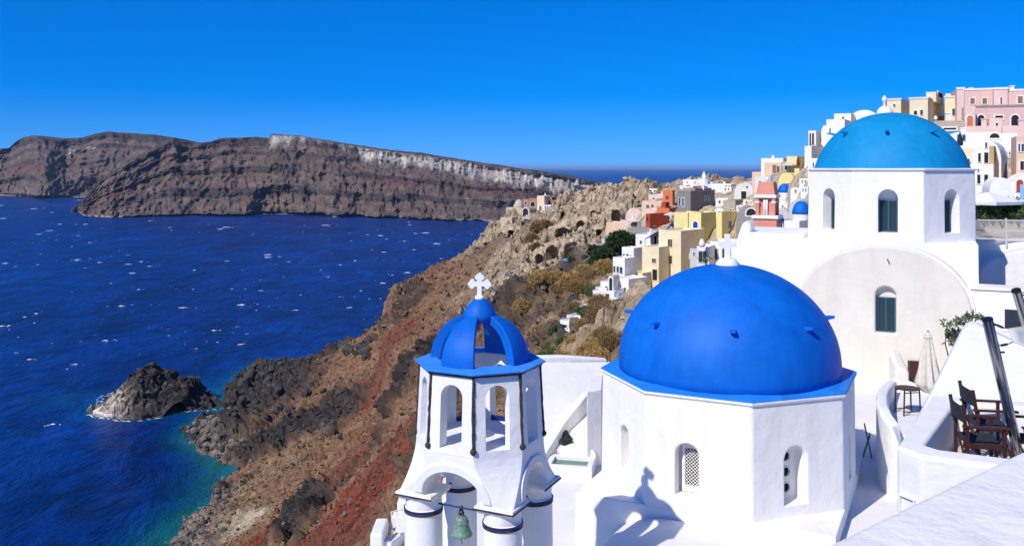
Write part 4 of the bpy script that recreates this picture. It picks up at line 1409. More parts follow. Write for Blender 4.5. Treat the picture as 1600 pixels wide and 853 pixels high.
# ------------------------------------------------------------------ terraces, walls and furniture round the churches
def poly_slab(name, pts, zt, zb, mat, parent=None, bevel=0.04, seg=3):
    bm = BM()
    if isinstance(zt, (int, float)): zt = [zt] * len(pts)
    a = [bm.verts.new((x, y, zb)) for x, y in pts]
    b = [bm.verts.new((x, y, z)) for (x, y), z in zip(pts, zt)]
    n = len(a)
    bm.faces.new(a[::-1]); bm.faces.new(b)
    for i in range(n):
        bm.faces.new((a[i], a[(i + 1) % n], b[(i + 1) % n], b[i]))
    bmesh.ops.triangulate(bm, faces=[f for f in bm.faces if len(f.verts) > 4])
    return obj(name, bm, mat, parent, bevel=bevel, seg=seg)

def wall_run(name, pts, th, zt, zb, mat, label, cat, bevel=.05):
    """free-standing wall along a plan polyline, th thick (to the left of the run), heights per point"""
    n = len(pts)
    P = [Vector((x, y, 0)) for x, y in pts]
    zt = [zt] * n if isinstance(zt, (int, float)) else zt
    bm = BM()
    rings = []
    for i, p in enumerate(P):
        d = (P[min(i + 1, n - 1)] - P[max(i - 1, 0)]).normalized()
        s = Vector((-d.y, d.x, 0)) * th
        rings.append([(p.x, p.y, zb), (p.x + s.x, p.y + s.y, zb), (p.x + s.x, p.y + s.y, zt[i]), (p.x, p.y, zt[i])])
    ring_stack(bm, rings)
    o = obj(name, bm, mat, None, 'auto', bevel=bevel, seg=4, angle=40)
    return tag(o, label, cat)

def site():
    # terrace below the churches
    o = poly_slab("terrace", [(-4.6, 22.0), (-4.2, 14), (8.3, 14), (8.3, 23.0), (10, 34), (7.5, 37.6), (1.0, 37.6), (-3.4, 26.0)], -11.2, -30, M['terrace_white'])
    tag(o, "white limewashed terrace between bell tower and church", None, None, 'structure')
    # right hand court and alley
    o = poly_slab("alley", [(7.5, 19.5), (12.5, 18.5), (30, 33), (26, 41.0), (12.0, 44), (9.3, 31)], -9.5, -26, M['terrace_white'])
    tag(o, "white paved alley between church and terraces", None, None, 'structure')
    # vault in front of the near church
    t = thing("vaulted_roof", "low white barrel-vaulted roof against the front of the near church", "roof", (CH.x, CH.y, -11.2), CH_ROT)
    bm = BM()
    n = 20
    pts = [(-.55 + 1.75 * math.cos(math.pi * i / n), 0, 1.0 + .86 * math.sin(math.pi * i / n)) for i in range(n + 1)]
    pts = [(1.2, 0, 0)] + pts + [(-2.3, 0, 0)]
    prism(bm, [(x, -9.5, z) for x, _, z in pts], (0, 6.0, 0))
    obj("vault", bm, M['terrace_white'], t, 'auto', bevel=.05)
    bm = BM()
    box(bm, 1.2, 3.44, -9.5, -3.47, 0, 1.05)
    obj("flat_roof", bm, M['terrace_white'], t, bevel=.05)

    # the white wall behind the terrace, stair flank and plunge pool
    a, b, c, d = W(824, 0, 33.6), W(946, 0, 34.6), W(956, 0, 40.5), W(828, 0, 39.0)
    o = poly_slab("sloping_roof", [(p.x, p.y) for p in (a, b, c, d)], [-10.7, -10.7, -8.75, -8.45], -12.5, M['terrace_white'], None, .08, 3)
    tag(o, "broad sloping white roof at the back of the terrace below dry brush", "roof")
    wall_run("low_parapet", [tuple(W(832, 0, 39.0))[:2], tuple(W(880, 0, 39.6))[:2], tuple(W(950, 0, 40.6))[:2]], .35, [-8.2, -8.3, -8.65], -12, M['white'], "low white parapet along the top of the sloping roof", "wall", .12)
    wall_run("stair_wall", [tuple(W(848, 0, 33.0))[:2], tuple(W(884, 0, 35.0))[:2], tuple(W(920, 0, 36.6))[:2]], .3, [-10.7, -9.9, -9.2], -12, M['terrace_white'], "sloping white stair wall beside the plunge pool", "wall", .05)
    a, b = W(917, 0, 33.4), W(940, 0, 33.8)
    o = poly_slab("pillar_wall", [(a.x, a.y), (b.x, b.y), (b.x + .3, b.y + 2.4), (a.x + .3, a.y + 2.4)], -8.35, -12, M['white'])
    tag(o, "narrow upright white wall close left of the near church", "wall")
    t = thing("plunge_pool", "small green plunge pool with white rim on the terrace", "pool", W(892, 712, 33.0).xy.to_3d() + Vector((0, 0, -11.2)), math.radians(-12))
    bm = BM()
    for q in ((-.85, .85, -.65, -.45), (-.85, .85, .45, .65), (-.85, -.65, -.45, .45), (.65, .85, -.45, .45)):
        box(bm, q[0], q[1], q[2], q[3], -.3, .42)
    obj("rim", bm, M['terrace_white'], t, bevel=.02)
    bm = BM()
    box(bm, -.66, .66, -.46, .46, -.3, .28)
    obj("water", bm, M['pool'], t)
    bm = BM()
    prism(bm, [(x, .66, z) for x, z in arch_pts(-.5, .85, 0, .45, 12, .35)], (0, .25, 0))
    obj("headboard", bm, M['white'], t, bevel=.03)
    for i in range(16):
        p = W(random.uniform(880, 901), 0, random.uniform(34.2, 35.0))
        rr = random.uniform(.10, .2)
        o = boulder_obj("black_stone", M['basalt'], None, (p.x, p.y, -11.15 + random.uniform(.05, 1.0) * .9), rr, (1, 1, .8))
        tag(o, "rounded black basalt stone heaped behind the plunge pool", "stone", "black stones behind the plunge pool")
    # patio at the lower left of the tower
    t = thing("patio_house", "white stepped patio walls at the cliff edge left of the tower", "house", (-3.8, 26.5, -13.5))
    o0 = Vector(t.location)
    def blk(px0, px1, y0, y1, py, nm, mt, bev=.04):
        a_, b_ = W(px0, py, y0), W(px1, py, y0)
        bm = BM(); box(bm, a_.x - o0.x, b_.x - o0.x, y0 - o0.y, y1 - o0.y, 0, a_.z - o0.z); obj(nm, bm, M[mt], t, bevel=bev)
    blk(578, 598, 25.6, 26.8, 834, "wall", 'white_clean', .06)
    a_, b_ = W(598.5, 845, 25.8), W(640, 815, 28.2)
    bm = BM(); prism(bm, [(a_.x - o0.x, a_.y - o0.y, 0), (a_.x - o0.x, a_.y - o0.y, a_.z - o0.z), (b_.x - o0.x, b_.y - o0.y, b_.z - o0.z), (b_.x - o0.x, b_.y - o0.y, 0)], (.25, -.1, 0)); obj("wall", bm, M['white_clean'], t, bevel=.03)
    blk(612, 660, 28.0, 28.4, 806, "wall", 'white_clean')
    blk(620, 640, 28.5, 29.6, 783, "chimney", 'white_clean', .08)
    bm = BM(); box(bm, .3, 2.0, -1.2, 1.5, 0, 2.25); obj("floor", bm, M['w_lightgrey'], t)
    p = W(628, 838, 26.8)
    garden_chair("white_chair", (p.x, p.y, -11.24), math.radians(40), M['white_clean'], "small white chair on the cliff-edge patio left of the tower")
    o = boulder_obj("turquoise_cushion", M['turquoise'], None, W(697, 771, 24.5), .32, (.55, .4, 1.0))
    tag(o, "turquoise cloth bundle seen between the tower columns", "cloth")

    # ---- right: curved court wall, table, parasol
    pts = []
    for i in range(9):
        a = math.radians(205 - 78 * i / 8)
        pts.append((12.75 + 1.5 * math.cos(a), 27.5 + 2.3 * math.sin(a)))
    pts = [tuple(W(px, 0, Y))[:2] for px, Y in ((1386, 32.5), (1374, 30.5), (1369, 29.0), (1369, 27.6), (1376, 26.6), (1388, 26.0), (1402, 25.7), (1420, 25.6))][::-1]
    wall_run("curved_wall", pts, -.34, [-8.6, -7.9, -7.42, -7.30, -7.25, -7.3, -7.45, -7.7], -9.6, M['white'], "curved white stair wall with rounded top beside the shaded alley", "wall", .1)
    a = [W(1384, 0, 27.4), W(1440, 0, 27.0), W(1480, 0, 32), W(1392, 0, 32.5)]
    o = poly_slab("patio", [(p.x, p.y) for p in a], -8.12, -9.8, M['terrace_white'])
    tag(o, "small raised white patio inside the curved wall", None, None, 'structure')
    wall_run("low_wall", [tuple(W(1392, 0, 33.2))[:2], tuple(W(1425, 0, 32.6))[:2], tuple(W(1470, 0, 31.6))[:2]], .45, [-7.75, -7.9, -8.0], -9.6, M['white_clean'], "low rounded white wall behind the small round table", "wall", .15)
    p = W(1418, 640, 29.6)
    folding_table((p.x, p.y, -8.12), .39, .86)
    p = W(1450, 592, 32.2)
    closed_parasol((p.x, p.y, -9.5), 3.65)
    # buttress and a dark box added for the shaded recess at the gable foot
    p = W(1413, 580, 37.5)
    o = poly_slab("buttress", [(p.x - .35, p.y), (p.x + .15, p.y - .2), (p.x + .2, p.y + .9), (p.x - .3, p.y + .9)], [-8.3, -8.5, -7.8, -7.7], -9.6, M['cream_white'], None, .15, 4)
    tag(o, "small rounded cream buttress at the foot of the gable wall", "buttress")
    p = W(1429, 580, 39.2)
    bm = BM(); box(bm, p.x - .25, p.x + .75, p.y - .1, p.y + .12, -9.5, -8.45); o = obj("recess_shade", bm, M['wood'], None); tag(o, "dark box in place of the shaded recess beside the cream buttress", "recess")
    # tall gabled stair wall
    d = Vector((.895, -.446, 0))
    ap = W(1515, 506, 14.6)
    prof = [(-.95, -4.6), (-.90, -4.5), (-.10, -2.66), (.0, -2.56), (.10, -2.55), (.78, -2.86), (3.5, -4.1), (3.5, -9.6), (-.95, -9.6)]
    bm = BM()
    prism(bm, [ap.xy.to_3d() + d * u + Vector((0, 0, z)) for u, z in prof], (.446 * .42, .895 * .42, 0))
    o = obj("gabled_wall", bm, M['white_clean'], None, bevel=.06, seg=4, angle=20)
    tag(o, "tall white gable-shaped wall behind the chair terrace", "wall")
    # chair terrace: parapet on a mass, floor inside
    q = [(4.57, 10.57), (4.72, 10.25), (10.5, 7.35), (12.5, 11.3), (6.1, 14.5), (5.0, 12.6)]
    out = [Vector((4.56, 10.62)), Vector((4.70, 10.28)), Vector((10.5, 7.4)), Vector((12.3, 11.0)), Vector((6.12, 13.05))]
    inn = [Vector((4.93, 10.70)), Vector((5.02, 10.52)), Vector((10.4, 7.85)), Vector((11.9, 10.8)), Vector((6.25, 12.62))]
    t = thing("chair_terrace", "white walled terrace with wooden chairs at the lower right", "terrace", (7.5, 10.5, -9.6))
    org = Vector((7.5, 10.5))
    zo = 9.6
    bm = BM()
    rings = []
    for pp, z in ((out, 0.0), (out, -3.30 + zo), (inn, -3.30 + zo), (inn, -3.86 + zo)):
        rings.append([((p - org).x, (p - org).y, z) for p in pp])
    ring_stack(bm, rings)
    obj("parapet", bm, M['white'], t, bevel=.05, seg=4)
    bm = BM()
    prism(bm, [((p - org).x, (p - org).y, -3.95 + zo) for p in [i_.lerp(Vector((7.5, 10.5)), .002) for i_ in inn]], (0, 0, .105))
    obj("floor", bm, M['w_lightgrey'], t)
    bm = BM()      # small recessed door and a hatch in the outer face
    m_ = Matrix.Translation(((Vector((4.62, 10.46)) - org).x, (Vector((4.62, 10.46)) - org).y, 0)) @ rotz(math.radians(-66))
    obj("hatch", _frame_box(m_, -.11, .12, -4.45 + zo, -3.83 + zo, .02, .03), M['white_clean'], t)
    m_ = Matrix.Translation(((Vector((4.70, 10.28)) - org).x, (Vector((4.70, 10.28)) - org).y, 0)) @ rotz(math.radians(-26.5))
    obj("hatch_frame", _frame_box(m_, .13, .62, -4.3 + zo, -3.86 + zo, .035, .03), M['w_grey'], t)
    # chairs
    for i, (px, py, Y, rz, lab) in enumerate(((1532, 727, 11.25, -12, "dark red wooden director's chair nearest the terrace corner"), (1545, 700, 12.0, -10, "dark wooden director's chair behind the nearest one on the terrace"), (1622, 716, 11.2, 168, "dark wooden director's chair behind the leaning pole at the picture edge"))):
        p = W(px, py, Y)
        director_chair((p.x, p.y, -3.855), math.radians(rz), lab)
    # steel poles with shade sail
    steel_pole(W(1600, 745, 11.2), W(1543, 500, 10.9), .062, "near leaning polished steel pole beside the chairs")
    steel_pole(W(1648, 650, 13.2), W(1588, 455, 12.6), .062, "far dark steel pole at the right picture edge")
    t = thing("shade_sail", "grey and white shade sail tied to the steel poles", "shade sail", W(1580, 523, 11.2))
    o0 = W(1580, 523, 11.2)
    bm = BM()
    sp = [W(1575, 513, 11.1), W(1665, 500, 12.2), W(1660, 552, 10.6), W(1583, 534, 11.0)]
    g = []
    for i in range(7):
        row = []
        for j in range(7):
            u, v = i / 6, j / 6
            p = (sp[0].lerp(sp[1], u)).lerp(sp[3].lerp(sp[2], u), v) - o0
            p.z -= .10 * math.sin(math.pi * u) * math.sin(math.pi * v)
            row.append(p)
        g.append(row)
    up = [[bm.verts.new(p) for p in r] for r in g]
    dn = [[bm.verts.new(p - Vector((0, 0, .012))) for p in r] for r in g]
    for i in range(6):
        for j in range(6):
            bm.faces.new((up[i][j], up[i + 1][j], up[i + 1][j + 1], up[i][j + 1]))
            bm.faces.new((dn[i][j], dn[i][j + 1], dn[i + 1][j + 1], dn[i + 1][j]))
    for i in range(6):
        for a_, b_ in (((i, 0), (i + 1, 0)), ((i, 6), (i + 1, 6)), ((0, i), (0, i + 1)), ((6, i), (6, i + 1))):
            bm.faces.new((up[a_[0]][a_[1]], up[b_[0]][b_[1]], dn[b_[0]][b_[1]], dn[a_[0]][a_[1]]))
    obj("cloth", bm, M['w_lightgrey'], t, True)
    for pa, pb in ((W(1549, 502, 10.93), sp[0]), (W(1555, 539, 11.0), sp[3])):
        bm = BM()
        pts = [pa.lerp(pb, i / 6) - o0 - Vector((0, 0, .02 * math.sin(math.pi * i / 6))) for i in range(7)]
        tube(bm, pts, .007, 6)
        bar(bm, pts[2], pts[4], .016, 8)
        obj("turnbuckle_rope", bm, M['dark_steel'], t)
    # foreground parapet
    pts = [(1.0, 4.22), (1.665, 4.79), (3.49, 6.25), (5.55, 7.82)]
    wall_run("parapet_wall", pts, -.72, [-2.0, -2.0, -1.985, -1.97], -9.5, M['parapet_white'], "rough white parapet wall in the right foreground", "wall", .07)
    # bright edge of the step below it
    wall_run("stair_parapet", [tuple(W(1330, 0, 12.6))[:2], tuple(W(1380, 0, 13.0))[:2], tuple(W(1440, 0, 13.2))[:2]], -.3, [-5.55, -5.1, -4.75], -9.6, M['white_clean'], "thin bright stair parapet between alley and foreground wall", "wall", .05)
    # folded wooden ladder leaning at the curved wall
    p = W(1362, 708, 29.4)
    leaning_rack((p.x, p.y, -9.49))
    # far right: framed window, vault roof, lattice fence
    t = thing("framed_window", "white framed glass panel above the gable-shaped wall", "window", W(1590, 515, 33), math.radians(-25))
    bm = BM()
    for a in ((-.55, -.42, -.1, .85), (1.0, 1.12, -.1, .85), (-.42, 1.0, .73, .85), (-.42, 1.0, -.1, .02)):
        box(bm, a[0], a[1], -.06, .06, a[2], a[3])
    obj("frame", bm, M['white_clean'], t, bevel=.01)
    bm = BM(); box(bm, -.42, 1.0, -.015, .015, .02, .73); obj("pane", bm, M['glass'], t)
    bm = BM(); box(bm, -.6, 1.2, -.03, .03, -4.5, -.1); obj("panel", bm, M['white_clean'], t)

def _frame_box(m, x0, x1, z0, z1, w, dp):
    bm = BM()
    for a in ((x0, x0 + w, z0, z1), (x1 - w, x1, z0, z1), (x0 + w, x1 - w, z1 - w, z1)):
        box(bm, a[0], a[1], -dp, .05, a[2], a[3], m)
    return bm

def boulder_mesh(seed, sub=2):
    key = ("boulder", seed, sub)
    if key in _cache: return _cache[key]
    bm = BM()
    bmesh.ops.create_icosphere(bm, subdivisions=sub, radius=1)
    P = np.array([v.co[:] for v in bm.verts])
    w1, w2, wi = worley(P * 1.1 + seed * 7.7)
    d = 1 + .35 * (wi - .5) + .30 * fbm(P * .9 + seed * 3.3, 2)
    for v, s in zip(bm.verts, d): v.co *= float(s)
    me = bpy.data.meshes.new("boulder")
    bm.to_mesh(me); bm.free()
    me.polygons.foreach_set("use_smooth", [False] * len(me.polygons))
    _cache[key] = me
    return me
_cache = {}

def boulder_obj(name, mat, parent, loc, r, sc=(1, 1, 1)):
    me = boulder_mesh(random.randrange(8))
    o = bpy.data.objects.new(name, me)
    COL.objects.link(o)
    if not me.materials: me.materials.append(mat)
    o.material_slots[0].link = 'OBJECT'
    o.material_slots[0].material = mat
    o.location = loc
    o.scale = (r * sc[0], r * sc[1], r * sc[2])
    o.rotation_euler = (random.uniform(-.4, .4), random.uniform(-.4, .4), random.uniform(0, 6.28))
    if parent: o.parent = parent
    return o

def garden_chair(name, loc, rz, mat, label):
    t = thing(name, label, "chair", loc, rz)
    bm = BM(); box(bm, -.22, .22, -.22, .22, .42, .45); obj("seat", bm, mat, t)
    bm = BM()
    for x in (-.2, 0, .2): bar(bm, (x, .21, .44), (x, .27, .92), .016)
    bar(bm, (-.22, .27, .92), (.22, .27, .92), .018)
    obj("backrest", bm, mat, t)
    for x in (-.19, .19):
        for y in (-.19, .19):
            bm = BM(); bar(bm, (x, y, .43), (x * 1.1, y * 1.1, 0), .016); obj("leg", bm, mat, t)
    return t

def folding_table(loc, r, h):
    t = thing("folding_table", "small round brown folding table on the raised patio", "table", loc, math.radians(10))
    bm = BM(); lathe(bm, [(r - .02, h - .035), (r, h - .03), (r, h), (r - .02, h + .004)], 32); obj("tabletop", bm, M['wood'], t, 'auto')
    for y in (-.24, .24):
        for s in (-1, 1):
            bm = BM(); lath(bm, (s * .27, y, h - .03), (s * .30, y * 1.05, 0), .04, .03, (1, 0, 0)); obj("leg", bm, M['wood'], t)
    for z in (.12, .75):
        for y in (-.24, .24):
            bm = BM(); lath(bm, (-.29, y, z), (.29, y, z), .03, .025); obj("stretcher", bm, M['wood'], t)
    return t

def closed_parasol(loc, h):
    t = thing("closed_parasol", "closed ecru parasol standing by the gable wall", "parasol", loc)
    bm = BM(); bar(bm, (0, 0, 0), (0, 0, h), .03, 10); obj("pole", bm, M['old_wood'], t)
    bm = BM(); lathe(bm, [(.32, 0), (.32, .08), (.08, .12)], 20); obj("base", bm, M['w_grey'], t, 'auto')
    bm = BM()
    n = 48
    rings = []
    for u, r in ((0, .33), (.08, .36), (.3, .30), (.6, .215), (.86, .13), (.9, .105), (.94, .13), (1.0, .06)):
        ring = []
        for i in range(n):
            a = 2 * math.pi * i / n
            f = 1 + .33 * (1 - .6 * u) * math.cos(8 * a + 2.2 * u) + .1 * math.cos(3 * a + 4 * u)
            ring.append((r * f * math.cos(a), r * f * math.sin(a), h - 2.05 + 2.0 * u + (.12 * math.cos(8 * a) if u == 0 else 0)))
        rings.append(ring)
    ring_stack(bm, rings)
    obj("canopy", bm, M['canvas'], t, True)
    bm = BM(); lathe(bm, [(.135, h - .26), (.15, h - .245), (.135, h - .23)], 20); obj("strap", bm, M['canvas'], t, True)
    return t

def director_chair(loc, rz, label):
    """local +x is the way the sitter looks"""
    t = thing("directors_chair", label, "chair", loc, rz, "director's chairs on the terrace")
    for y in (-.27, .27):
        # crossed legs in the side plane, uprights, arm
        bm = BM(); lath(bm, (-.24, y, .03), (.22, y, .03), .045, .035); obj("foot_rail", bm, M['wood'], t)
        bm = BM(); lath(bm, (-.24, y, .43), (.22, y, .43), .05, .035); obj("seat_rail", bm, M['wood'], t)
        bm = BM(); lath(bm, (-.22, y * .98, .05), (-.22, y * .98, .66), .04, .03, (1, 0, 0)); obj("leg", bm, M['wood'], t)
        bm = BM(); lath(bm, (.20, y * .98, .05), (.20, y * .98, .66), .04, .03, (1, 0, 0)); obj("leg", bm, M['wood'], t)
        bm = BM(); box(bm, -.28, .27, y - .03, y + .03, .655, .68); obj("armrest", bm, M['wood'], t, bevel=.006)
        bm = BM(); lath(bm, (-.23, y, .60), (-.285, y, .93), .04, .03, (1, 0, 0)); obj("back_post", bm, M['wood'], t)
    for s in (-1, 1):
        for x in (-.2, .18):
            bm = BM(); lath(bm, (x + s * .012, -.26, .06 if s > 0 else .42), (x + s * .012, .26, .42 if s > 0 else .06), .03, .02); obj("cross_brace", bm, M['wood'], t)
    bm = BM(); lath(bm, (0, -.26, .24), (0, .26, .24), .03, .02); obj("stretcher", bm, M['wood'], t)
    bm = BM()
    n = 8
    for layer in (0, .006):
        pass
    rings = []
    for i in range(n + 1):
        y = -.26 + .52 * i / n
        z = .45 - .035 * math.sin(math.pi * i / n)
        rings.append([(-.21, y, z), (.21, y, z), (.21, y, z + .008), (-.21, y, z + .008)])
    ring_stack(bm, rings); obj("seat", bm, M['canvas_dark'], t)
    bm = BM()
    rings = []
    for i in range(n + 1):
        y = -.29 + .58 * i / n
        b = -.03 * math.sin(math.pi * i / n)
        rings.append([(-.262 + b, y, .72), (-.275 + b, y, .72), (-.297 + b, y, .92), (-.284 + b, y, .92)])
    ring_stack(bm, rings); obj("backrest", bm, M['canvas_dark'], t)
    return t

def steel_pole(p, q, r, label):
    t = thing("steel_pole", label, "pole", p)
    d = q - p
    bm = BM()
    bar(bm, (0, 0, 0), d, r, 24)
    obj("tube", bm, M['steel'], t, 'auto')
    u = d.normalized()
    bm = BM()
    bar(bm, d, d + u * .02, r * 1.04, 24)
    obj("cap", bm, M['dark_steel'], t, 'auto')
    for f in (.97, .80):
        bm = BM()
        c = d * f + Vector((r, 0, 0))
        bar(bm, c, c + Vector((.05, -.01, 0)), .012, 8)
        obj("eye_bolt", bm, M['dark_steel'], t)
    return t

def leaning_rack(loc):
    t = thing("folded_chair", "weathered folded wooden chair leaning by the curved wall", "chair", loc, math.radians(70))
    for s in (-.14, .14):
        bm = BM(); lath(bm, (s, 0, 0), (s, .22, 1.05), .05, .04, (1, 0, 0)); obj("leg", bm, M['old_wood'], t)
        bm = BM(); lath(bm, (s * .8, .26, 0), (s * .8, .05, .75), .05, .03, (1, 0, 0)); obj("leg", bm, M['old_wood'], t)
    for z, y in ((.3, .06), (.5, .105), (.7, .145), (.95, .2)):
        bm = BM(); lath(bm, (-.15, y, z), (.15, y, z), .07, .02); obj("slat", bm, M['old_wood'], t)
    return t
# ------------------------------------------------------------------ the village
def ray_len(C, d, px):
    kx = (px - 800.0) / F
    return (kx * C.y - C.x) / (d.x - kx * d.y)

def face_frame(C, rot):
    r = math.radians(rot)
    return Vector((-math.cos(r), -math.sin(r), 0)), Vector((-math.sin(r), math.cos(r), 0))   # along the front to the left, back along the right side

def house(name, label, cat, rot, boxes, group=None):
    """boxes: dicts l,c,r (columns: left end, near corner, right end or None), t,b (rows), Y, mat, roof, dep, win"""
    b0 = boxes[0]
    C0 = W(b0['c'], b0['b'], b0['Y'])
    t = thing(name, label, cat, C0 + Vector((0, 0, -1.0)), math.radians(rot), group)
    inv = (Matrix.Translation(t.location) @ rotz(math.radians(rot))).inverted()
    for b in boxes:
        C = W(b['c'], b['b'], b['Y'])
        dl, dr = face_frame(C, rot)
        L1 = max(.4, ray_len(C, dl, b['l']))
        L2 = ray_len(C, dr, b['r']) if b.get('r') else b.get('dep', 5.0)
        if L2 < 0 or L2 > 30: L2 = b.get('dep', 6.0)
        ztop = W(b['c'], b['t'], b['Y']).z
        zbot = C.z - b.get('sink', 3.0)
        o = inv @ Vector((C.x, C.y, 0))
        x0, x1, y0, y1 = o.x - L1, o.x, o.y, o.y + L2
        lz0, lz1 = zbot - t.location.z, ztop - t.location.z
        mt = M[b['mat']]
        bm = BM()
        roof = b.get('roof', 'flat')
        s = max(.03, min(.12, b['Y'] / 1500))
        if roof == 'vault':
            h = b.get('rise', L1 / 2)
            n = 12
            pts = [(x1, y0, lz0)] + [((x0 + x1) / 2 + L1 / 2 * math.cos(math.pi * i / n), y0, lz1 - h + h * math.sin(math.pi * i / n)) for i in range(n + 1)] + [(x0, y0, lz0)]
            prism(bm, pts, (0, L2, 0))
            w = obj("wall", bm, mt, t, bevel=s)
        elif roof == 'sidevault':
            h = b.get('rise', L2 / 2)
            n = 12
            pts = [(x0, y0, lz0)] + [(x0, (y0 + y1) / 2 - L2 / 2 * math.cos(math.pi * i / n), lz1 - h + h * math.sin(math.pi * i / n)) for i in range(n + 1)] + [(x0, y1, lz0)]
            prism(bm, pts, (L1, 0, 0))
            w = obj("wall", bm, mt, t, bevel=s)
        elif roof == 'dome':
            cx, cy, r = (x0 + x1) / 2, y0 + L1 / 2, L1 / 2
            lathe(bm, [(r, lz0), (r, lz1)], 24, cx, cy)
            w = obj("drum", bm, mt, t, 'auto')
            bm = BM()
            h = (W(b['c'], b['t'], b['Y'] + r).z - W(b['c'], b['dt'], b['Y'] + r).z) * -1
            rr = r * b.get('dr', .97)
            lathe(bm, [(rr * math.cos(math.pi / 2 * i / 12), lz1 - .05 + h * math.sin(math.pi / 2 * i / 12)) for i in range(13)], 32, cx, cy)
            dm = obj("dome", bm, M[b['dmat']], t, True)
            if b.get('fin'):
                bm = BM()
                lathe(bm, [(.16, lz1 + h - .1), (.12, lz1 + h + .15), (.05, lz1 + h + .2), (.05, lz1 + h + .6), (.01, lz1 + h + .62)], 10, cx, cy)
                obj("finial", bm, M['w_white'], t, True)
        else:
            box(bm, x0, x1, y0, y1, lz0, lz1)
            bmesh.ops.recalc_face_normals(bm, faces=bm.faces)
            top = [f for f in bm.faces if f.normal.z > .9]
            th = min(.3, L1 * .12, L2 * .12)
            bmesh.ops.inset_region(bm, faces=top, thickness=th)
            for v in top[0].verts: v.co.z -= b.get('par', .35)
            w = obj("wall", bm, mt, t, bevel=s * .6)
            if L1 > 3 and L2 > 3 and b.get('sink', 3) > 1 and random.random() < .6:
                bm = BM()
                cx_, cy_ = x0 + L1 * random.uniform(.2, .8), y0 + L2 * random.uniform(.3, .8)
                hh = random.uniform(.5, 1.0)
                box(bm, cx_ - .25, cx_ + .25, cy_ - .25, cy_ + .25, lz1 - .5, lz1 + hh)
                box(bm, cx_ - .32, cx_ + .32, cy_ - .32, cy_ + .32, lz1 + hh + .002, lz1 + hh + .1)
                obj("chimney", bm, M['w_white'] if random.random() < .7 else mt, t)
        if b.get('trim'):
            bm = BM()
            q = .08
            box(bm, x0 - q, x1 + q, y0 - q, y0 + .1, lz1 - .12, lz1 + .12)
            obj("cornice", bm, M[b['trim']], t)
            bm = BM()
            box(bm, x1 - .1, x1 + q + .01, y0 + .101, y1 + q, lz1 - .12, lz1 + .12)
            obj("cornice", bm, M[b['trim']], t)
        for wn_ in b.get('win', ()):
            fc, a0, a1, r0, r1, ty = wn_
            d = dl if fc == 'F' else dr
            ta, tb = ray_len(C, d, a0), ray_len(C, d, a1)
            pa, pb = C + d * ta, C + d * tb
            pm = pa.lerp(pb, .5)
            zt_, zb_ = W(0, r0, pm.y).z - t.location.z, W(0, r1, pm.y).z - t.location.z
            la, lb = inv @ Vector((pa.x, pa.y, 0)), inv @ Vector((pb.x, pb.y, 0))
            if fc == 'F':
                m = Matrix.Translation((0, y0, 0)); u0, u1 = sorted((la.x, lb.x))
            else:
                m = Matrix.Translation((x1, 0, 0)) @ rotz(math.pi / 2); u0, u1 = sorted((la.y, lb.y))
            add_opening(t, m, u0, u1, zb_, zt_, ty, b)
    return t

def add_opening(t, m, u0, u1, z0, z1, ty, b):
    """window or door on the plane y=0 of m, looking to -y: a surround proud of the wall with a pane set back inside it"""
    fw = max(.06, min(.16, (u1 - u0) * .18))
    fm = M[b.get('frame', 'w_white')]
    arched = ty in ('a', 'ad', 'ao')
    n = 8
    r = (u1 - u0) / 2
    out = arch_pts(u0 - fw, u1 + fw, z0 - (0 if ty in ('d', 'ad') else fw), z1 - r if arched else z1, n, r + fw if arched else .001)
    inn = arch_pts(u0, u1, z0, z1 - r if arched else z1 - fw * .3, n, r if arched else .001)
    if not arched:
        out = [(u0 - fw, z0 - fw), (u1 + fw, z0 - fw), (u1 + fw, z1 + fw), (u0 - fw, z1 + fw)]
        inn = [(u0, z0), (u1, z0), (u1, z1), (u0, z1)]
    bm = BM()
    P = [[bm.verts.new(m @ Vector((x, y, z))) for x, z in pts] for pts, y in ((out, .05), (out, -.08), (inn, -.08), (inn, .05))]
    k_ = len(out)
    for a, c in zip(P, P[1:]):
        for i in range(k_):
            bm.faces.new((a[i], a[(i + 1) % k_], c[(i + 1) % k_], c[i]))
    door = ty in ('d', 'ad')
    o = obj("door" if door else "window", bm, fm, t)
    bm = BM()
    prism(bm, [m @ Vector((x, -.012, z)) for x, z in inn], m.to_3x3() @ Vector((0, .04, 0)))
    obj("panel" if door else "pane", bm, M[b.get('door', 'door_blue')] if door else M['dark' if ty in ('o', 'ao') else 'glass'], o)  # open arches and doorways get a dark sheet as painted interior shade
    if ty == 'w' and (u1 - u0) > .5:
        bm = BM()
        c = (u0 + u1) / 2
        box(bm, c - .025, c + .025, -.04, -.013, z0, z1, m)
        obj("glazing_bar", bm, M['w_white'] if b.get('frame') is None else fm, o)

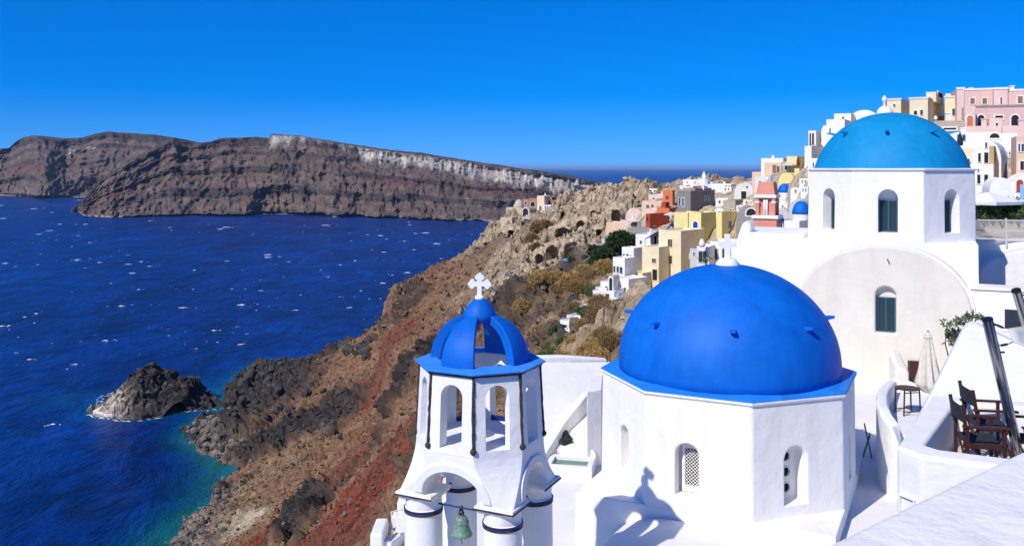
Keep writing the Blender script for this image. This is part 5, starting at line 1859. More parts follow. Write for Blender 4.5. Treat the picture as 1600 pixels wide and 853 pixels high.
G_ = lambda l, c, r, t, b, Y, mat, win=(), **k_: dict(l=l, c=c, r=r, t=t, b=b, Y=Y, mat=mat, win=win, **k_)
VB = [
 # yellow houses in the middle
 ("house", "tall cream house with blue windows stepping down behind the near dome", "house", -38, [
    G_(1029, 1064, 1101, 361, 480, 152, 'w_cream', [('F', 1043.8, 1050.3, 374, 386, 'w'), ('F', 1043.8, 1050.3, 399.4, 412, 'w'), ('F', 1040, 1045, 425, 433, 'w')], frame='w_cream'),
    G_(1003, 1029.5, None, 386, 480, 150.5, 'w_cream', [('F', 1019, 1025, 404, 410.6, 'w'), ('F', 1019.7, 1027, 421, 438, 'd')], dep=6, frame='w_cream', door='dark'),
    G_(981, 1004, None, 426.5, 484, 149, 'w_cream', [], dep=6)]),
 ("house", "bright yellow house with arched blue door on its roof terrace", "house", -38, [
    G_(1053, 1075, None, 332, 372, 163, 'w_yellow', [], dep=5),
    G_(1076, 1095.5, 1119, 332.5, 372, 161, 'w_yellow', [('F', 1083, 1090.4, 346, 360.5, 'ad')], door='door_blue'),
    G_(1119, 1128, 1152, 331.5, 382, 158, 'w_yellow', [('R', 1137.5, 1142.5, 345, 357, 'w')])]),
 ("house", "large dark grey house with flat roof behind the yellow house", "house", -38, [
    G_(1058, 1079, 1117, 299, 342, 190, 'w_grey', [('F', 1060.5, 1063, 309, 321, 'w'), ('F', 1066, 1069.5, 309, 323, 'w'), ('R', 1101, 1103, 306, 313, 'w'), ('R', 1106.5, 1108.5, 306, 313, 'w')], trim='w_stone'),
    G_(1066, 1086, 1112, 294.5, 300, 194, 'w_stone', [], sink=.6)]),
 ("house", "orange cube house standing above the red one", "house", -30, [
    G_(1036, 1051, 1054.5, 297, 330, 200, 'w_orange', [('F', 1041, 1044.5, 306, 311.5, 'w')], frame='w_orange'),
    G_(1026, 1046, None, 325, 345, 193, 'w_orange', [], dep=5), G_(1033, 1040, 1046, 316, 330, 195, 'w_red', [])]),
 ("house", "deep red house wall with lit orange end by the awning", "house", -52, [
    G_(1008.5, 1015.5, 1046, 334, 366, 180, 'w_red', [('F', 1010.5, 1013, 339, 345, 'w')], frame='w_red')]),
 ("house", "peach house with small terraces left of the orange cube", "house", -30, [
    G_(1003, 1036, None, 314, 338, 205, 'w_peach', [('F', 1010, 1014, 320, 326, 'w'), ('F', 1018, 1021, 320, 326, 'w')], dep=6, frame='w_palepink'),
    G_(1013, 1037, None, 304, 320, 213, 'w_palepink', [('F', 1020, 1023, 309, 314, 'w')], dep=6), G_(1007, 1026, None, 326, 345, 198, 'w_palepink', [], dep=4)]),
 # far white group on the skyline
 ("house", "long white house on the skyline below the open sea", "house", -25, [
    G_(1067, 1105, None, 280.5, 306, 262, 'w_white', [('F', 1073, 1075, 284, 286, 'w'), ('F', 1085, 1087, 284, 286, 'w')], dep=7),
    G_(1058, 1070, None, 290, 306, 262, 'w_white', [], dep=6, roof='vault', rise=1.2),
    G_(1105, 1114, None, 284.5, 308, 260, 'w_white', [], dep=6, roof='vault', rise=1.0)]),
 ("house", "white terraced house right of the skyline bell gable", "house", -25, [
    G_(1105, 1142, None, 288, 312, 245, 'w_white', [('F', 1133, 1136, 290, 292, 'w'), ('F', 1133, 1137, 294, 297, 'w'), ('F', 1138, 1140, 290, 293, 'w')], dep=7),
    G_(1112, 1138, None, 300, 318, 232, 'w_white', [('F', 1117, 1123, 303.5, 307, 'o'), ('F', 1129, 1132, 302, 306, 'w')], dep=6),
    G_(1116, 1134, None, 308, 330, 220, 'w_white', [('F', 1119, 1122, 313, 317, 'w')], dep=6)]),
 ("house", "white house with red roof terrace above the grey house", "house", -25, [
    G_(1069, 1098, None, 291, 305, 235, 'w_offwhite', [], dep=6), G_(1083, 1098, None, 290.5, 294, 233, 'w_red', [], dep=1.0, sink=.3)]),
 ("house", "cream barrel-vaulted house with dark doorway beside the pink tower", "house", -20, [
    G_(1147, 1181, None, 286, 324, 195, 'w_offwhite', [('F', 1158, 1166, 299, 312, 'o'), ('F', 1166, 1169, 291, 294, 'w')], roof='vault', dep=9),
    G_(1166, 1186, None, 297, 324, 190, 'w_offwhite', [('F', 1175, 1183, 302, 307, 'w')], dep=5)]),
 ("house", "wide tan wall below the cream vaulted house", "house", -35, [
    G_(1130, 1149, 1186, 313, 345, 172, 'w_tan', [('F', 1141, 1143, 327, 331, 'w'), ('F', 1145, 1147, 327, 331, 'w')])]),
 ("house", "grey stone barrel-vaulted house left of the pink tower", "house", -15, [
    G_(1150, 1183, None, 324, 372, 128, 'w_stone', [('F', 1166, 1181, 326, 337, 'ao'), ('F', 1171, 1174, 348, 356, 'd'), ('F', 1178, 1181, 348, 356, 'w')], roof='vault', dep=7, rise=2.1)]),
 # blue domes
 ("chapel", "small white chapel with cobalt dome behind the pink tower", "chapel", -25, [
    G_(1214, 1234.5, None, 300.5, 330, 128, 'w_white', [], roof='dome', dt=286.6, dmat='blue', dr=1.05)]),
 ("chapel", "white chapel with cobalt dome and round grey arch, right of the pink tower", "chapel", -25, [
    G_(1236, 1264, None, 334.5, 360, 100, 'w_white', [], roof='dome', dt=314, dmat='blue', dr=1.03),
    G_(1233, 1262, None, 312, 352, 106, 'w_lightgrey', [], roof='vault', dep=5)]),
 ("chapel", "tiny cobalt dome just right of the pink tower", "chapel", -25, [
    G_(1216, 1226, None, 346, 372, 96, 'w_white', [], roof='dome', dt=339, dmat='blue')]),
 ("house", "small white vaulted house between the pink tower and blue domes", "house", -22, [
    G_(1206, 1235, None, 326, 366, 112, 'w_lightgrey', [], roof='vault', dep=7), G_(1200, 1236, None, 314, 345, 118, 'w_white', [], roof='vault', dep=7, rise=1.2)]),
 ("house", "plain white cube with one small window below the blue domes", "house", -35, [
    G_(1225, 1249, 1262, 345, 380, 90, 'w_white', [('F', 1235, 1238, 357, 361, 'w'), ('F', 1220, 1223, 351, 356, 'w')])]),
 ("house", "white house with grey terrace wall above the blue domes", "house", -25, [
    G_(1227, 1258, None, 287, 306, 134, 'w_stone', [], dep=5), G_(1234, 1262, None, 303, 322, 124, 'w_white', [('F', 1240, 1243, 308, 312, 'w'), ('F', 1253, 1256, 310, 313, 'w')], dep=6),
    G_(1246, 1263, None, 293, 310, 128, 'w_white', [], dep=5, roof='vault', rise=1.2)]),
 # left shoulder of the hill
 ("house", "white framed house with orange porch on the hill shoulder", "house", -28, [
    G_(1189, 1224, None, 247, 282, 184, 'w_white', [], dep=6), G_(1194, 1221, None, 254, 274, 182.5, 'w_peach', [('F', 1207, 1213, 258, 271, 'd'), ('F', 1214, 1218, 260, 270, 'w')], dep=1.2, door='w_brown', frame='w_peach')]),
 ("house", "small peach cube left of the orange porch", "house", -30, [
    G_(1175, 1191.5, None, 268.5, 294, 188, 'w_peach', [], dep=4), G_(1180, 1204, None, 276, 298, 180, 'w_offwhite', [('F', 1186, 1189, 283, 287, 'w')], dep=5)]),
 ("house", "yellow house and sloping yellow wall under the hilltop", "house", -35, [
    G_(1229, 1246, 1263, 244, 290, 150, 'w_yellow', []), G_(1241, 1249, None, 263, 290, 142, 'w_yellow', [], dep=3),
    G_(1215, 1243, None, 270, 292, 145, 'w_yellow', [], dep=3, roof='vault', rise=2.0)]),
 ("house", "rough stone wall hung with shade cloth beside the yellow house", "house", -30, [
    G_(1222, 1240, None, 252, 275, 160, 'w_tan', [('F', 1226, 1230, 258, 266, 'ao')], dep=4), G_(1205, 1226, None, 272, 290, 165, 'w_stone', [('F', 1210, 1214, 277, 284, 'ao')], dep=4)]),
 ("house", "white arcaded house highest left of the azure dome", "house", -35, [
    G_(1263, 1275, 1292, 204, 240, 128, 'w_white', [('F', 1265, 1267.5, 208, 228, 'ao'), ('F', 1269, 1272, 208, 228, 'ao'), ('R', 1281, 1287, 211, 223, 'ao')]),
    G_(1257, 1268, None, 228, 262, 120, 'w_white', [], dep=6), G_(1267, 1276, 1292, 226, 262, 124, 'w_tan', []),
    G_(1262, 1292, None, 247, 275, 112, 'w_white', [('F', 1270, 1272, 254, 261, 'w')], dep=6)]),
 ("house", "stacked white houses with vaulted roofs just left of the azure dome", "house", -28, [
    G_(1291, 1320, None, 186, 240, 122, 'w_white', [('F', 1296, 1298, 201, 209, 'w')], dep=7), G_(1303, 1330, None, 177, 215, 130, 'w_white', [('F', 1316, 1319, 183, 188, 'w')], dep=7),
    G_(1328, 1372, None, 171.5, 215, 132, 'w_white', [], dep=8, roof='vault', rise=1.4), G_(1283, 1294, None, 196, 230, 126, 'w_white', [], dep=5, roof='vault', rise=1.0)]),
 # hilltop
 ("chapel", "small white dome with tall finial behind the azure dome", "chapel", -25, [
    G_(1368, 1396, None, 178, 195, 112, 'w_white', [], roof='dome', dt=164, dmat='w_white')]),
 ("house", "long cream hilltop house with roof rooms", "house", -32, [
    G_(1386, 1408, 1422, 155, 200, 124, 'w_cream', [('F', 1396, 1399, 163, 167, 'w')], trim='w_offwhite'),
    G_(1421, 1450, 1478.5, 153, 205, 118, 'w_cream', [('F', 1428, 1433, 173, 180, 'ao'), ('F', 1438, 1442, 172, 180, 'w')], trim='w_offwhite'),
    G_(1476, 1496, None, 151, 205, 121, 'w_cream', [('F', 1488, 1492, 170, 181, 'w')], dep=7, trim='w_offwhite'),
    G_(1447, 1463, 1474, 143.5, 156, 121, 'w_cream', [('R', 1465, 1472, 145.5, 153, 'o')], sink=.3), G_(1477, 1486, 1494.5, 146, 154, 124, 'w_cream', [], sink=.3)]),
 ("house", "pink hilltop mansion with white trim and arched loggia", "house", -22, [
    G_(1495, 1506.5, None, 138, 200, 118, 'w_palepink', [], dep=8, trim='w_white'),
    G_(1507, 1553, None, 139, 190, 116.5, 'w_pink', [('F', 1516, 1523, 154, 163, 'd'), ('F', 1535, 1542, 154, 163, 'd')], dep=9, trim='w_white', door='w_brown'),
    G_(1553, 1575, None, 138, 190, 114.5, 'w_palepink', [('F', 1563, 1565.5, 152, 163, 'w')], dep=9, trim='w_white'),
    G_(1575, 1640, None, 139.5, 190, 113, 'w_pink', [('F', 1590, 1598, 151, 162, 'd'), ('F', 1615, 1623, 151, 162, 'd')], dep=9, trim='w_white', door='w_brown'),
    G_(1524, 1640, None, 164, 207, 109, 'w_pink', [('F', 1528, 1538, 180, 197, 'ao'), ('F', 1555, 1567, 181, 186, 'o'), ('F', 1580, 1592, 180, 197, 'ao')], dep=4, trim='w_stone'),
    G_(1507, 1524.5, None, 166, 207, 109.5, 'w_palepink', [('F', 1511, 1520.5, 181, 199, 'ad')], dep=4, door='w_orange')]),
 ("house", "peach terrace wall with small square windows under the pink mansion", "house", -22, [
    G_(1506, 1590, None, 196, 226, 102, 'w_palepink', [('F', 1579, 1585, 206, 211, 'w')], dep=5), G_(1546, 1566, None, 184, 215, 104, 'w_palepink', [('F', 1555.5, 1559.5, 192.5, 199, 'w')], dep=3),
    G_(1566, 1640, None, 196, 226, 100, 'w_palepink', [], dep=5)]),
 ("house", "long weathered brown terrace wall below the cream hilltop house", "house", -20, [
    G_(1460, 1507.5, None, 188, 220, 108, 'w_tan', [('F', 1474, 1494, 200, 203, 'o')], dep=4)]),
 ("house", "white terraces with pale blue shutters right of the azure dome", "house", -24, [
    G_(1484, 1552, None, 206, 240, 97, 'w_white', [('F', 1496, 1500, 211, 220, 'w'), ('F', 1504, 1508, 211, 220, 'w')], dep=6, frame='pale_blue'),
    G_(1544, 1590, None, 208, 240, 95, 'w_white', [('F', 1546, 1562, 208.5, 216, 'ao')], dep=6), G_(1500, 1522, None, 231, 262, 92, 'w_cream', [('F', 1506, 1514, 249, 253, 'o')], dep=5)]),
 ("house", "white two-storey house with rounded gable and tan side wall", "house", -33, [
    G_(1518, 1564.5, 1590, 218, 300, 88, 'w_white', [('F', 1528.5, 1532.5, 239.5, 253, 'd'), ('F', 1538, 1544.5, 238.5, 255, 'd'), ('F', 1551.5, 1556.5, 238.5, 252, 'w'), ('F', 1539.5, 1542.5, 223, 231.5, 'w')], roof='vault', rise=2.0, door='dark'),
    G_(1506, 1552.5, None, 256.5, 312, 85.5, 'w_white', [('F', 1527, 1532, 273, 287, 'd'), ('F', 1538, 1544, 273, 287, 'd'), ('F', 1520, 1522, 273, 287, 'd'), ('F', 1527.5, 1530, 264.5, 268.5, 'w')], dep=1.6, door='dark'),
    G_(1551, 1553, 1591, 228, 310, 86.8, 'w_ochre', [], par=.2)]),
 ("house", "peach house cut by the right edge of the picture", "house", -25, [
    G_(1588, 1640, None, 212, 300, 82, 'w_peach', [('F', 1591, 1594, 225, 237, 'w'), ('F', 1596, 1600, 225, 237, 'w'), ('F', 1594, 1600, 252, 266, 'o')], dep=6)]),
 ("house", "low white house with dark arched doorway at the right edge", "house", -22, [
    G_(1546, 1586, None, 278, 325, 78, 'w_white', [], dep=6, roof='vault', rise=1.2), G_(1580, 1640, None, 272, 325, 77, 'w_white', [('F', 1588, 1599, 281, 300, 'ad')], dep=6, door='w_red', roof='vault', rise=1.6)]),
 # left: white hotel steps under the cream house
 ("house", "white and grey three-storey house left of the cream house", "house", -45, [
    G_(971.5, 990, 1004, 387, 430, 153, 'w_white', [('F', 974, 976, 397, 405, 'w'), ('F', 979, 982, 397, 406, 'w'), ('F', 984.5, 986.5, 399, 405, 'w')], frame='w_lightgrey'),
    G_(957.5, 976, 993, 403, 455, 147, 'w_white', [('F', 959, 961.6, 416, 425, 'w'), ('F', 964, 967, 416.5, 425.5, 'w'), ('F', 969, 972.5, 417.5, 427, 'w')], frame='w_lightgrey'),
    G_(957.5, 982, None, 436, 484, 142, 'w_white', [('F', 973, 978.5, 449, 454, 'w'), ('F', 975.5, 981.5, 464, 471, 'w'), ('F', 964, 968, 442, 452, 'o')], dep=5)]),
 ("house", "white terraces with arch and low roofs stepping down to the brush", "house", -25, [
    G_(938, 952, None, 439.5, 462, 143, 'w_white', [('F', 945, 950, 447, 453, 'ao')], dep=4), G_(950, 959, None, 431, 470, 141, 'w_lightgrey', [('F', 952, 957, 434, 454, 'ao')], dep=3, roof='vault'),
    G_(926, 960, None, 455, 474, 138, 'w_white', [('F', 946, 952, 459, 466, 'o')], dep=5), G_(930, 948, None, 449, 462, 141, 'w_offwhite', [], dep=3), G_(958, 986, None, 466, 490, 136, 'w_white', [], dep=5),
    G_(962, 967, None, 458, 480, 137, 'pale_blue', [], dep=1)]),
 ("house", "white house with navy awning behind the cream house", "house", -30, [
    G_(993, 1018, None, 366.5, 395, 166, 'w_white', [('F', 1000, 1003, 376, 381, 'w')], dep=6), G_(1016, 1030, None, 360, 395, 164, 'w_peach', [('F', 1022, 1026, 369, 384, 'o')], dep=4)]),
 ("house", "grey stone ledge house above the evergreen tree", "house", -25, [G_(985, 1015, None, 355, 378, 176, 'w_stone', [], dep=5)]),
 # white roofs just behind the near dome
 ("house", "white roof with big water tanks and round jar behind the near dome", "house", -25, [
    G_(1089, 1108, None, 385, 425, 118, 'w_white', [('F', 1092, 1104, 393, 410, 'w')], dep=5, frame='w_lightgrey'), G_(1109, 1150, None, 378, 425, 120, 'w_white', [('F', 1111, 1121, 389, 405, 'w'), ('F', 1129, 1140, 389, 405, 'w')], dep=5, frame='w_lightgrey')]),
 ("house", "small grey house with one window against the cream house", "house", -25, [G_(1078, 1092, None, 388, 430, 130, 'w_lightgrey', [('F', 1083, 1085.5, 394, 399, 'w')], dep=4)]),
 # crag and castle
 ("chapel", "ruined pale chapel with small dome at the castle point", "chapel", -30, [
    G_(800, 814, None, 324, 345, 380, 'w_sand', [], roof='dome', dt=312, dmat='w_sand'),
    G_(790.5, 816, None, 324.5, 350, 378, 'w_sand', [('F', 800, 802.5, 334, 338, 'o')], dep=8),
    G_(782, 800, 818, 340, 372, 374, 'w_sand', [], sink=8), G_(815, 828, None, 323.5, 345, 376, 'w_tan', [('F', 817, 825.5, 325.5, 338, 'ao')], dep=6, roof='vault'),
    G_(816, 830, None, 339, 355, 370, 'w_tan', [('F', 818, 826, 342, 349, 'o')], dep=6)]),
 ("house", "brick mansion ruin with cream bay at the castle point", "house", -25, [
    G_(816, 840, None, 311, 342, 392, 'w_brick', [('F', 829, 836, 315, 323, 'ao'), ('F', 820, 823, 315, 320, 'o')], dep=8), G_(839, 850.5, None, 306, 340, 388, 'w_cream', [('F', 843, 846, 322, 330, 'w')], dep=8),
    G_(850, 862, None, 308, 335, 392, 'w_brick', [('F', 854, 857, 311, 316, 'o')], dep=7), G_(850, 861, None, 320.5, 340, 386, 'w_white', [('F', 851.5, 853.5, 322, 328, 'w'), ('F', 855, 857, 322, 328, 'w'), ('F', 858.5, 860, 322, 327, 'w')], dep=3)]),
 ("house", "low reddish stone ruins beside the brick mansion", "house", -25, [
    G_(828, 850, None, 333, 352, 372, 'w_brick', [('F', 834, 838, 337, 343, 'o')], dep=6), G_(862, 882, None, 313, 340, 385, 'w_brick', [('F', 864, 867, 318, 325, 'ao')], dep=6), G_(850, 868, None, 330, 352, 376, 'w_tan', [], dep=6)]),
 ("house", "tiny white house on the crest of the pale crag", "house", -25, [G_(966, 976, None, 287, 300, 345, 'w_white', [('F', 967.5, 974, 290, 296, 'ao')], dep=5, roof='vault')]),
 ("house", "brown stone ruin on the crest right of the tiny white house", "house", -25, [
    G_(984, 998, None, 293, 310, 340, 'w_brown', [('F', 990, 995, 296, 305, 'o')], dep=5), G_(996, 1012, None, 289, 310, 345, 'w_brown', [('F', 1001, 1006, 292, 304, 'o')], dep=5), G_(976, 986, None, 297, 312, 335, 'w_stone', [], dep=5)]),
 ("house", "cream barrel-vaulted house among the pale rocks", "house", -25, [G_(977, 1004, None, 325.5, 350, 232, 'w_palepink', [], dep=7, roof='vault')]),
 ("house", "flat peach garden walls in front of the pale crag", "house", -25, [
    G_(947, 981, None, 348, 376, 225, 'w_peach', [], dep=5), G_(970, 990, None, 344, 372, 222, 'w_palepink', [('F', 983, 987, 352, 358, 'w')], dep=5)]),
 ("house", "grey-white cottage left of the evergreen tree", "house", -30, [G_(940, 949, 956, 373, 396, 200, 'w_lightgrey', [('F', 948, 951, 381, 388, 'w')]), G_(930, 941, None, 382, 398, 205, 'w_palepink', [], dep=4)]),
 ("house", "long low cream wall below the crag caves", "house", -15, [G_(894, 926, None, 396, 413, 235, 'w_palepink', [], dep=4)]),
 ("house", "small white hut under the blue umbrella", "house", -25, [G_(873, 891, None, 417, 430, 222, 'w_palepink', [], dep=4)]),
 ("house", "white stepped hut with glass door in the brush", "house", -35, [
    G_(905, 911, 918, 477, 502, 128, 'w_white', [('R', 912, 917, 481, 491, 'w')]), G_(885, 907, None, 494, 510, 126, 'w_offwhite', [], dep=4), G_(875, 893, None, 501, 520, 122, 'w_white', [('F', 880, 886, 507, 512, 'o')], dep=4)]),
 ("house", "white walls among the brush below the terraces", "house", -25, [
    G_(963, 986, None, 482, 520, 112, 'w_white', [], dep=4), G_(1040, 1075, None, 456, 490, 124, 'w_white', [], dep=5)]),
]

def village_anchors():
    for nm, lab, cat, rot, boxes in VB:
        for b in boxes:
            if b.get('sink', 3) < 1: continue
            p = W((b['l'] + b['c']) / 2, b['b'], b['Y'])
            ANCH.append((p.x, p.y + 1.5, p.z))

def village():
    for nm, lab, cat, rot, boxes in VB:
        house(nm, lab, cat, rot, boxes)
    # bell gable on the skyline
    C = W(1100, 284, 259)
    t = thing("bell_gable", "slim white bell gable against the far sea", "bell gable", C, math.radians(-25))
    bm = BM(); box(bm, -.55, .55, -.4, .4, -1, 2.0); obj("wall", bm, M['w_white'], t, bevel=.05)
    bm = BM(); box(bm, -.35, .35, -.3, .3, 2.0, 2.6); obj("belfry", bm, M['w_white'], t, bevel=.05)
    bm = BM(); lathe(bm, [(.2, 2.6), (.1, 2.9), (.02, 3.1)], 10); obj("finial", bm, M['w_white'], t, True)
    # pink bell tower
    C = W(1199, 372, 92)
    t = thing("bell_tower", "salmon pink bell tower with white mouldings and open belfry", "bell tower", C + Vector((0, 0, -1.5)), math.radians(-28))
    z = lambda py: W(0, py, 92).z - C.z + 1.5
    hw = 1.15
    bm = BM(); box(bm, -hw, hw, -hw, hw, -1, z(340)); low = obj("lower_stage", bm, M['w_salmon'], t, bevel=.03)
    bm = BM(); box(bm, -hw - .12, hw + .12, -hw - .12, hw + .12, z(358), z(354)); obj("moulding", bm, M['w_white'], t, bevel=.03)
    bm = BM(); box(bm, -hw - .18, hw + .18, -hw - .18, hw + .18, z(341), z(336)); obj("moulding", bm, M['w_white'], t, bevel=.03)
    hb = .98
    for sx in (-1, 1):
        for sy in (-1, 1):
            bm = BM(); box(bm, sx * hb - (.34 if sx > 0 else 0), sx * hb + (.34 if sx < 0 else 0), sy * hb - (.34 if sy > 0 else 0), sy * hb + (.34 if sy < 0 else 0), z(336), z(309)); obj("pier", bm, M['w_salmon'], t, bevel=.02)
            bm = BM(); box(bm, sx * (hb - .17) - .22, sx * (hb - .17) + .22, sy * (hb - .17) - .22, sy * (hb - .17) + .22, z(317), z(314)); obj("capital", bm, M['w_white'], t, bevel=.02)
    for sx in (-1, 1):
        bm = BM(); lathe(bm, [(.13, z(336)), (.11, z(312))], 10, sx * .12, -hb + .15); obj("colonnette", bm, M['w_white'], t, True)
    bm = BM(); box(bm, -hb + .345, hb - .345, -hb + .345, hb - .345, z(336), z(309)); obj("core", bm, M['w_salmon'], t)
    bm = BM(); box(bm, -hb - .12, hb + .12, -hb - .12, hb + .12, z(309), z(304)); obj("moulding", bm, M['w_white'], t, bevel=.03)
    bm = BM(); ring_stack(bm, [[(-.95, -.95, z(304)), (.95, -.95, z(304)), (.95, .95, z(304)), (-.95, .95, z(304))], [(-.75, -.75, z(284.5)), (.75, -.75, z(284.5)), (.75, .75, z(284.5)), (-.75, .75, z(284.5))]]); obj("cap", bm, M['w_salmon'], t, bevel=.02)
    bm = BM(); lathe(bm, [(.12, z(285)), (.12, z(283.5)), (.24, z(281)), (.22, z(278)), (.05, z(276))], 12); obj("finial", bm, M['w_white'], t, True)
    for dx in (-.45, .05):
        bm = BM()
        m = Matrix.Translation((hw, 0, 0)) @ rotz(math.pi / 2)
        prism(bm, [m @ Vector((x, -.06, zz)) for x, zz in arch_pts(dx - .0, dx + .38, z(368), z(350), 8)], m.to_3x3() @ Vector((0, .1, 0))); obj("blind_arch", bm, M['w_palepink'], t)
    # lantern finial behind the azure dome
    C = W(1382, 167, 113)
    t = thing("finial_post", "tall white finial on the small chapel behind the azure dome", "finial", C + Vector((0, 0, -.6)))
    bm = BM(); lathe(bm, [(.32, 0), (.22, .5), (.16, .7), (.16, 1.2), (.30, 1.35), (.30, 1.7), (.14, 1.85), (.05, 2.05)], 14); obj("shaft", bm, M['w_white'], t, True)
    # white curved buttress wall behind the near dome
    d = 45.5
    prof = [W(1140, 412, d), W(1141, 402, d), W(1150, 378, d), W(1157, 357, d), W(1161, 348, d), W(1168, 345, d), W(1174, 352, d), W(1172, 366, d), W(1164, 385, d), W(1163, 412, d)]
    bm = BM()
    prism(bm, prof, Vector((.5, 1.0, 0)))
    tag(obj("buttress_wall", bm, M['white_clean'], None, bevel=.08, seg=3), "thick white sloping buttress with rounded head behind the near dome", "wall")
    # parasols, awnings and jars
    open_parasol(W(992, 357, 205), 1.7, 2.2, 'canvas', "white open parasol in front of the cream vaulted house")
    open_parasol(W(1049, 352, 176), 1.5, 2.6, 'canvas', "small white parasol beside the deep red house")
    open_parasol(W(882, 418, 226), 1.6, 2.2, 'umbrella_blue', "sky blue umbrella below the crag caves")
    open_parasol(W(1234, 272, 150), 1.5, 2.0, 'canvas', "cream sunshade on the terrace by the yellow house")
    folded(W(1247, 265, 149), 2.4, 'rust_red', "folded rust red parasol on the yellow house terrace")
    folded(W(1079, 410, 140), 2.0, 'canvas', "folded white parasol beside the small grey house")
    folded(W(1500, 233, 90), 1.8, 'canvas_dark', "folded black parasol on the white terraces right of the azure dome")
    awning([W(1008, 373, 158), W(1029, 364, 158), W(1029, 360, 165), W(1012, 371, 165)], 'navy', "navy blue awning on the roof terrace of the cream house")
    awning([W(1040, 360, 170), W(1052, 348, 170), W(1053, 343, 176), W(1044, 357, 176)], 'navy', "dark blue awning between the red and yellow houses")
    for px, py, Y, s, lab in ((1097, 386, 117, 1.0, "big round white jar on the water tank roof"), (1462, 188, 106, .5, "small round jar on the brown terrace wall")):
        p = W(px, py, Y)
        t = thing("jar", lab, "jar", p)
        bm = BM(); lathe(bm, [(.25 * s, 0), (.42 * s, .3 * s), (.36 * s, .7 * s), (.2 * s, .85 * s), (.3 * s, 1.0 * s), (.28 * s, 1.02 * s)], 16); obj("body", bm, M['w_white'], t, True)
    # big square parasol, fence and vault beside the azure church
    p = W(1560, 345, 50)
    open_parasol(p + Vector((-.6, 0, 0)), 2.1, 1.55, 'w_white', "large white square parasol behind the lattice fence", square=True)
    t = thing("lattice_fence", "grey-white lattice fence right of the upper church", "fence", W(1524, 376, 47.5), math.radians(-12))
    bm = BM()
    for zz in (.0, .52, 1.06): box(bm, -.2, 4.6, -.03, .03, zz, zz + .06)
    obj("rail", bm, M['w_lightgrey'], t)
    for x in (-.2, 1.45, 3.1, 4.55):
        bm = BM(); box(bm, x, x + .08, -.04, .04, -.3, 1.2); obj("post", bm, M['w_lightgrey'], t)
    bm = BM()
    for s_ in (1, -1):
        for i in range(-12, 50):
            a0 = -.2 + i * .11
            pa, pb = (a0, .06), (a0 + s_ * 1.0, 1.06)
            pts = []
            for f in (0, 1):
                pts.append((pa[0] + (pb[0] - pa[0]) * f, pa[1] + (pb[1] - pa[1]) * f))
            t0, t1 = 0, 1
            dx = pb[0] - pa[0]
            lo, hi = sorted(((-.2 - pa[0]) / dx, (4.6 - pa[0]) / dx))
            t0, t1 = max(0, lo), min(1, hi)
            if t1 - t0 < .05: continue
            lath(bm, (pa[0] + dx * t0, .012 * s_, .06 + 1.0 * t0), (pa[0] + dx * t1, .012 * s_, .06 + 1.0 * t1), .035, .012, (0, 1, 0))
    tag(obj("lattice", bm, M['w_lightgrey'], t), None, None, None, 'stuff')
    a = W(1524, 378, 47.3)
    t = thing("roof_vault", "white rounded roof catching the shadow of the upper church", "roof", (a.x + 2.6, a.y - 3.2, -9), math.radians(-25))
    bm = BM()
    n = 18
    prism(bm, [(3.6, 0, 0)] + [(3.6 * math.cos(math.pi * i / n), 0, 3.4 + 1.65 * math.sin(math.pi * i / n)) for i in range(n + 1)] + [(-3.6, 0, 0)], (0, 6, 0))
    obj("vault", bm, M['white'], t, 'auto', bevel=.06)
    bm = BM(); box(bm, -4.5, 8, 2.5, 5.9, 0, 5.1); obj("wall", bm, M['white'], t, bevel=.05)
    p = W(1600, 345, 52)
    t = thing("blue_door", "pale blue open gate leaf at the right edge above the fence", "gate", p + Vector((0, 0, -.2)), math.radians(-20))
    bm = BM(); box(bm, -.2, .8, -.04, .04, 0, 2.3); obj("leaf", bm, M['pale_blue'], t, bevel=.01)
    bm = BM(); box(bm, -.12, .7, -.055, -.041, .2, 2.1); obj("panel", bm, M['pale_blue'], t)

def open_parasol(p, r, h, mat, label, square=False):
    t = thing("parasol", label, "parasol", p + Vector((0, 0, -.3)))
    bm = BM(); bar(bm, (0, 0, 0), (0, 0, h + .3), .035, 8); obj("pole", bm, M['old_wood'], t)
    bm = BM()
    n = 4 if square else 8
    top = bm.verts.new((0, 0, h + .35))
    ro = math.pi / 4 + .5 if square else 0
    A = [bm.verts.new((r * math.cos(ro + 2 * math.pi * i / n), r * math.sin(ro + 2 * math.pi * i / n), h - .15)) for i in range(n)]
    B = [bm.verts.new((r * .99 * math.cos(ro + 2 * math.pi * i / n), r * .99 * math.sin(ro + 2 * math.pi * i / n), h - .32)) for i in range(n)]
    tb = bm.verts.new((0, 0, h + .28))
    for i in range(n):
        j = (i + 1) % n
        bm.faces.new((top, A[i], A[j])); bm.faces.new((A[i], B[i], B[j], A[j])); bm.faces.new((tb, B[j], B[i]))
    obj("canopy", bm, M[mat], t)

def folded(p, h, mat, label):
    t = thing("parasol", label, "parasol", p + Vector((0, 0, -.3)))
    bm = BM(); bar(bm, (0, 0, 0), (0, 0, h + .3), .04, 8); obj("pole", bm, M['old_wood'], t)
    bm = BM(); lathe(bm, [(.18, h * .35), (.30, h * .4), (.26, h * .7), (.14, h * .95), (.03, h + .2)], 10); obj("canopy", bm, M[mat], t, True)

def awning(pts, mat, label):
    c = sum(pts, Vector()) / 4
    t = thing("awning", label, "awning", c)
    bm = BM(); prism(bm, [p - c for p in pts], (0, 0, -.12)); obj("cloth", bm, M[mat], t)
    for p in pts[:2]:
        bm = BM(); bar(bm, p - c, p - c + Vector((0, 0, -2.6)), .04); obj("post", bm, M['dark_steel'], t)

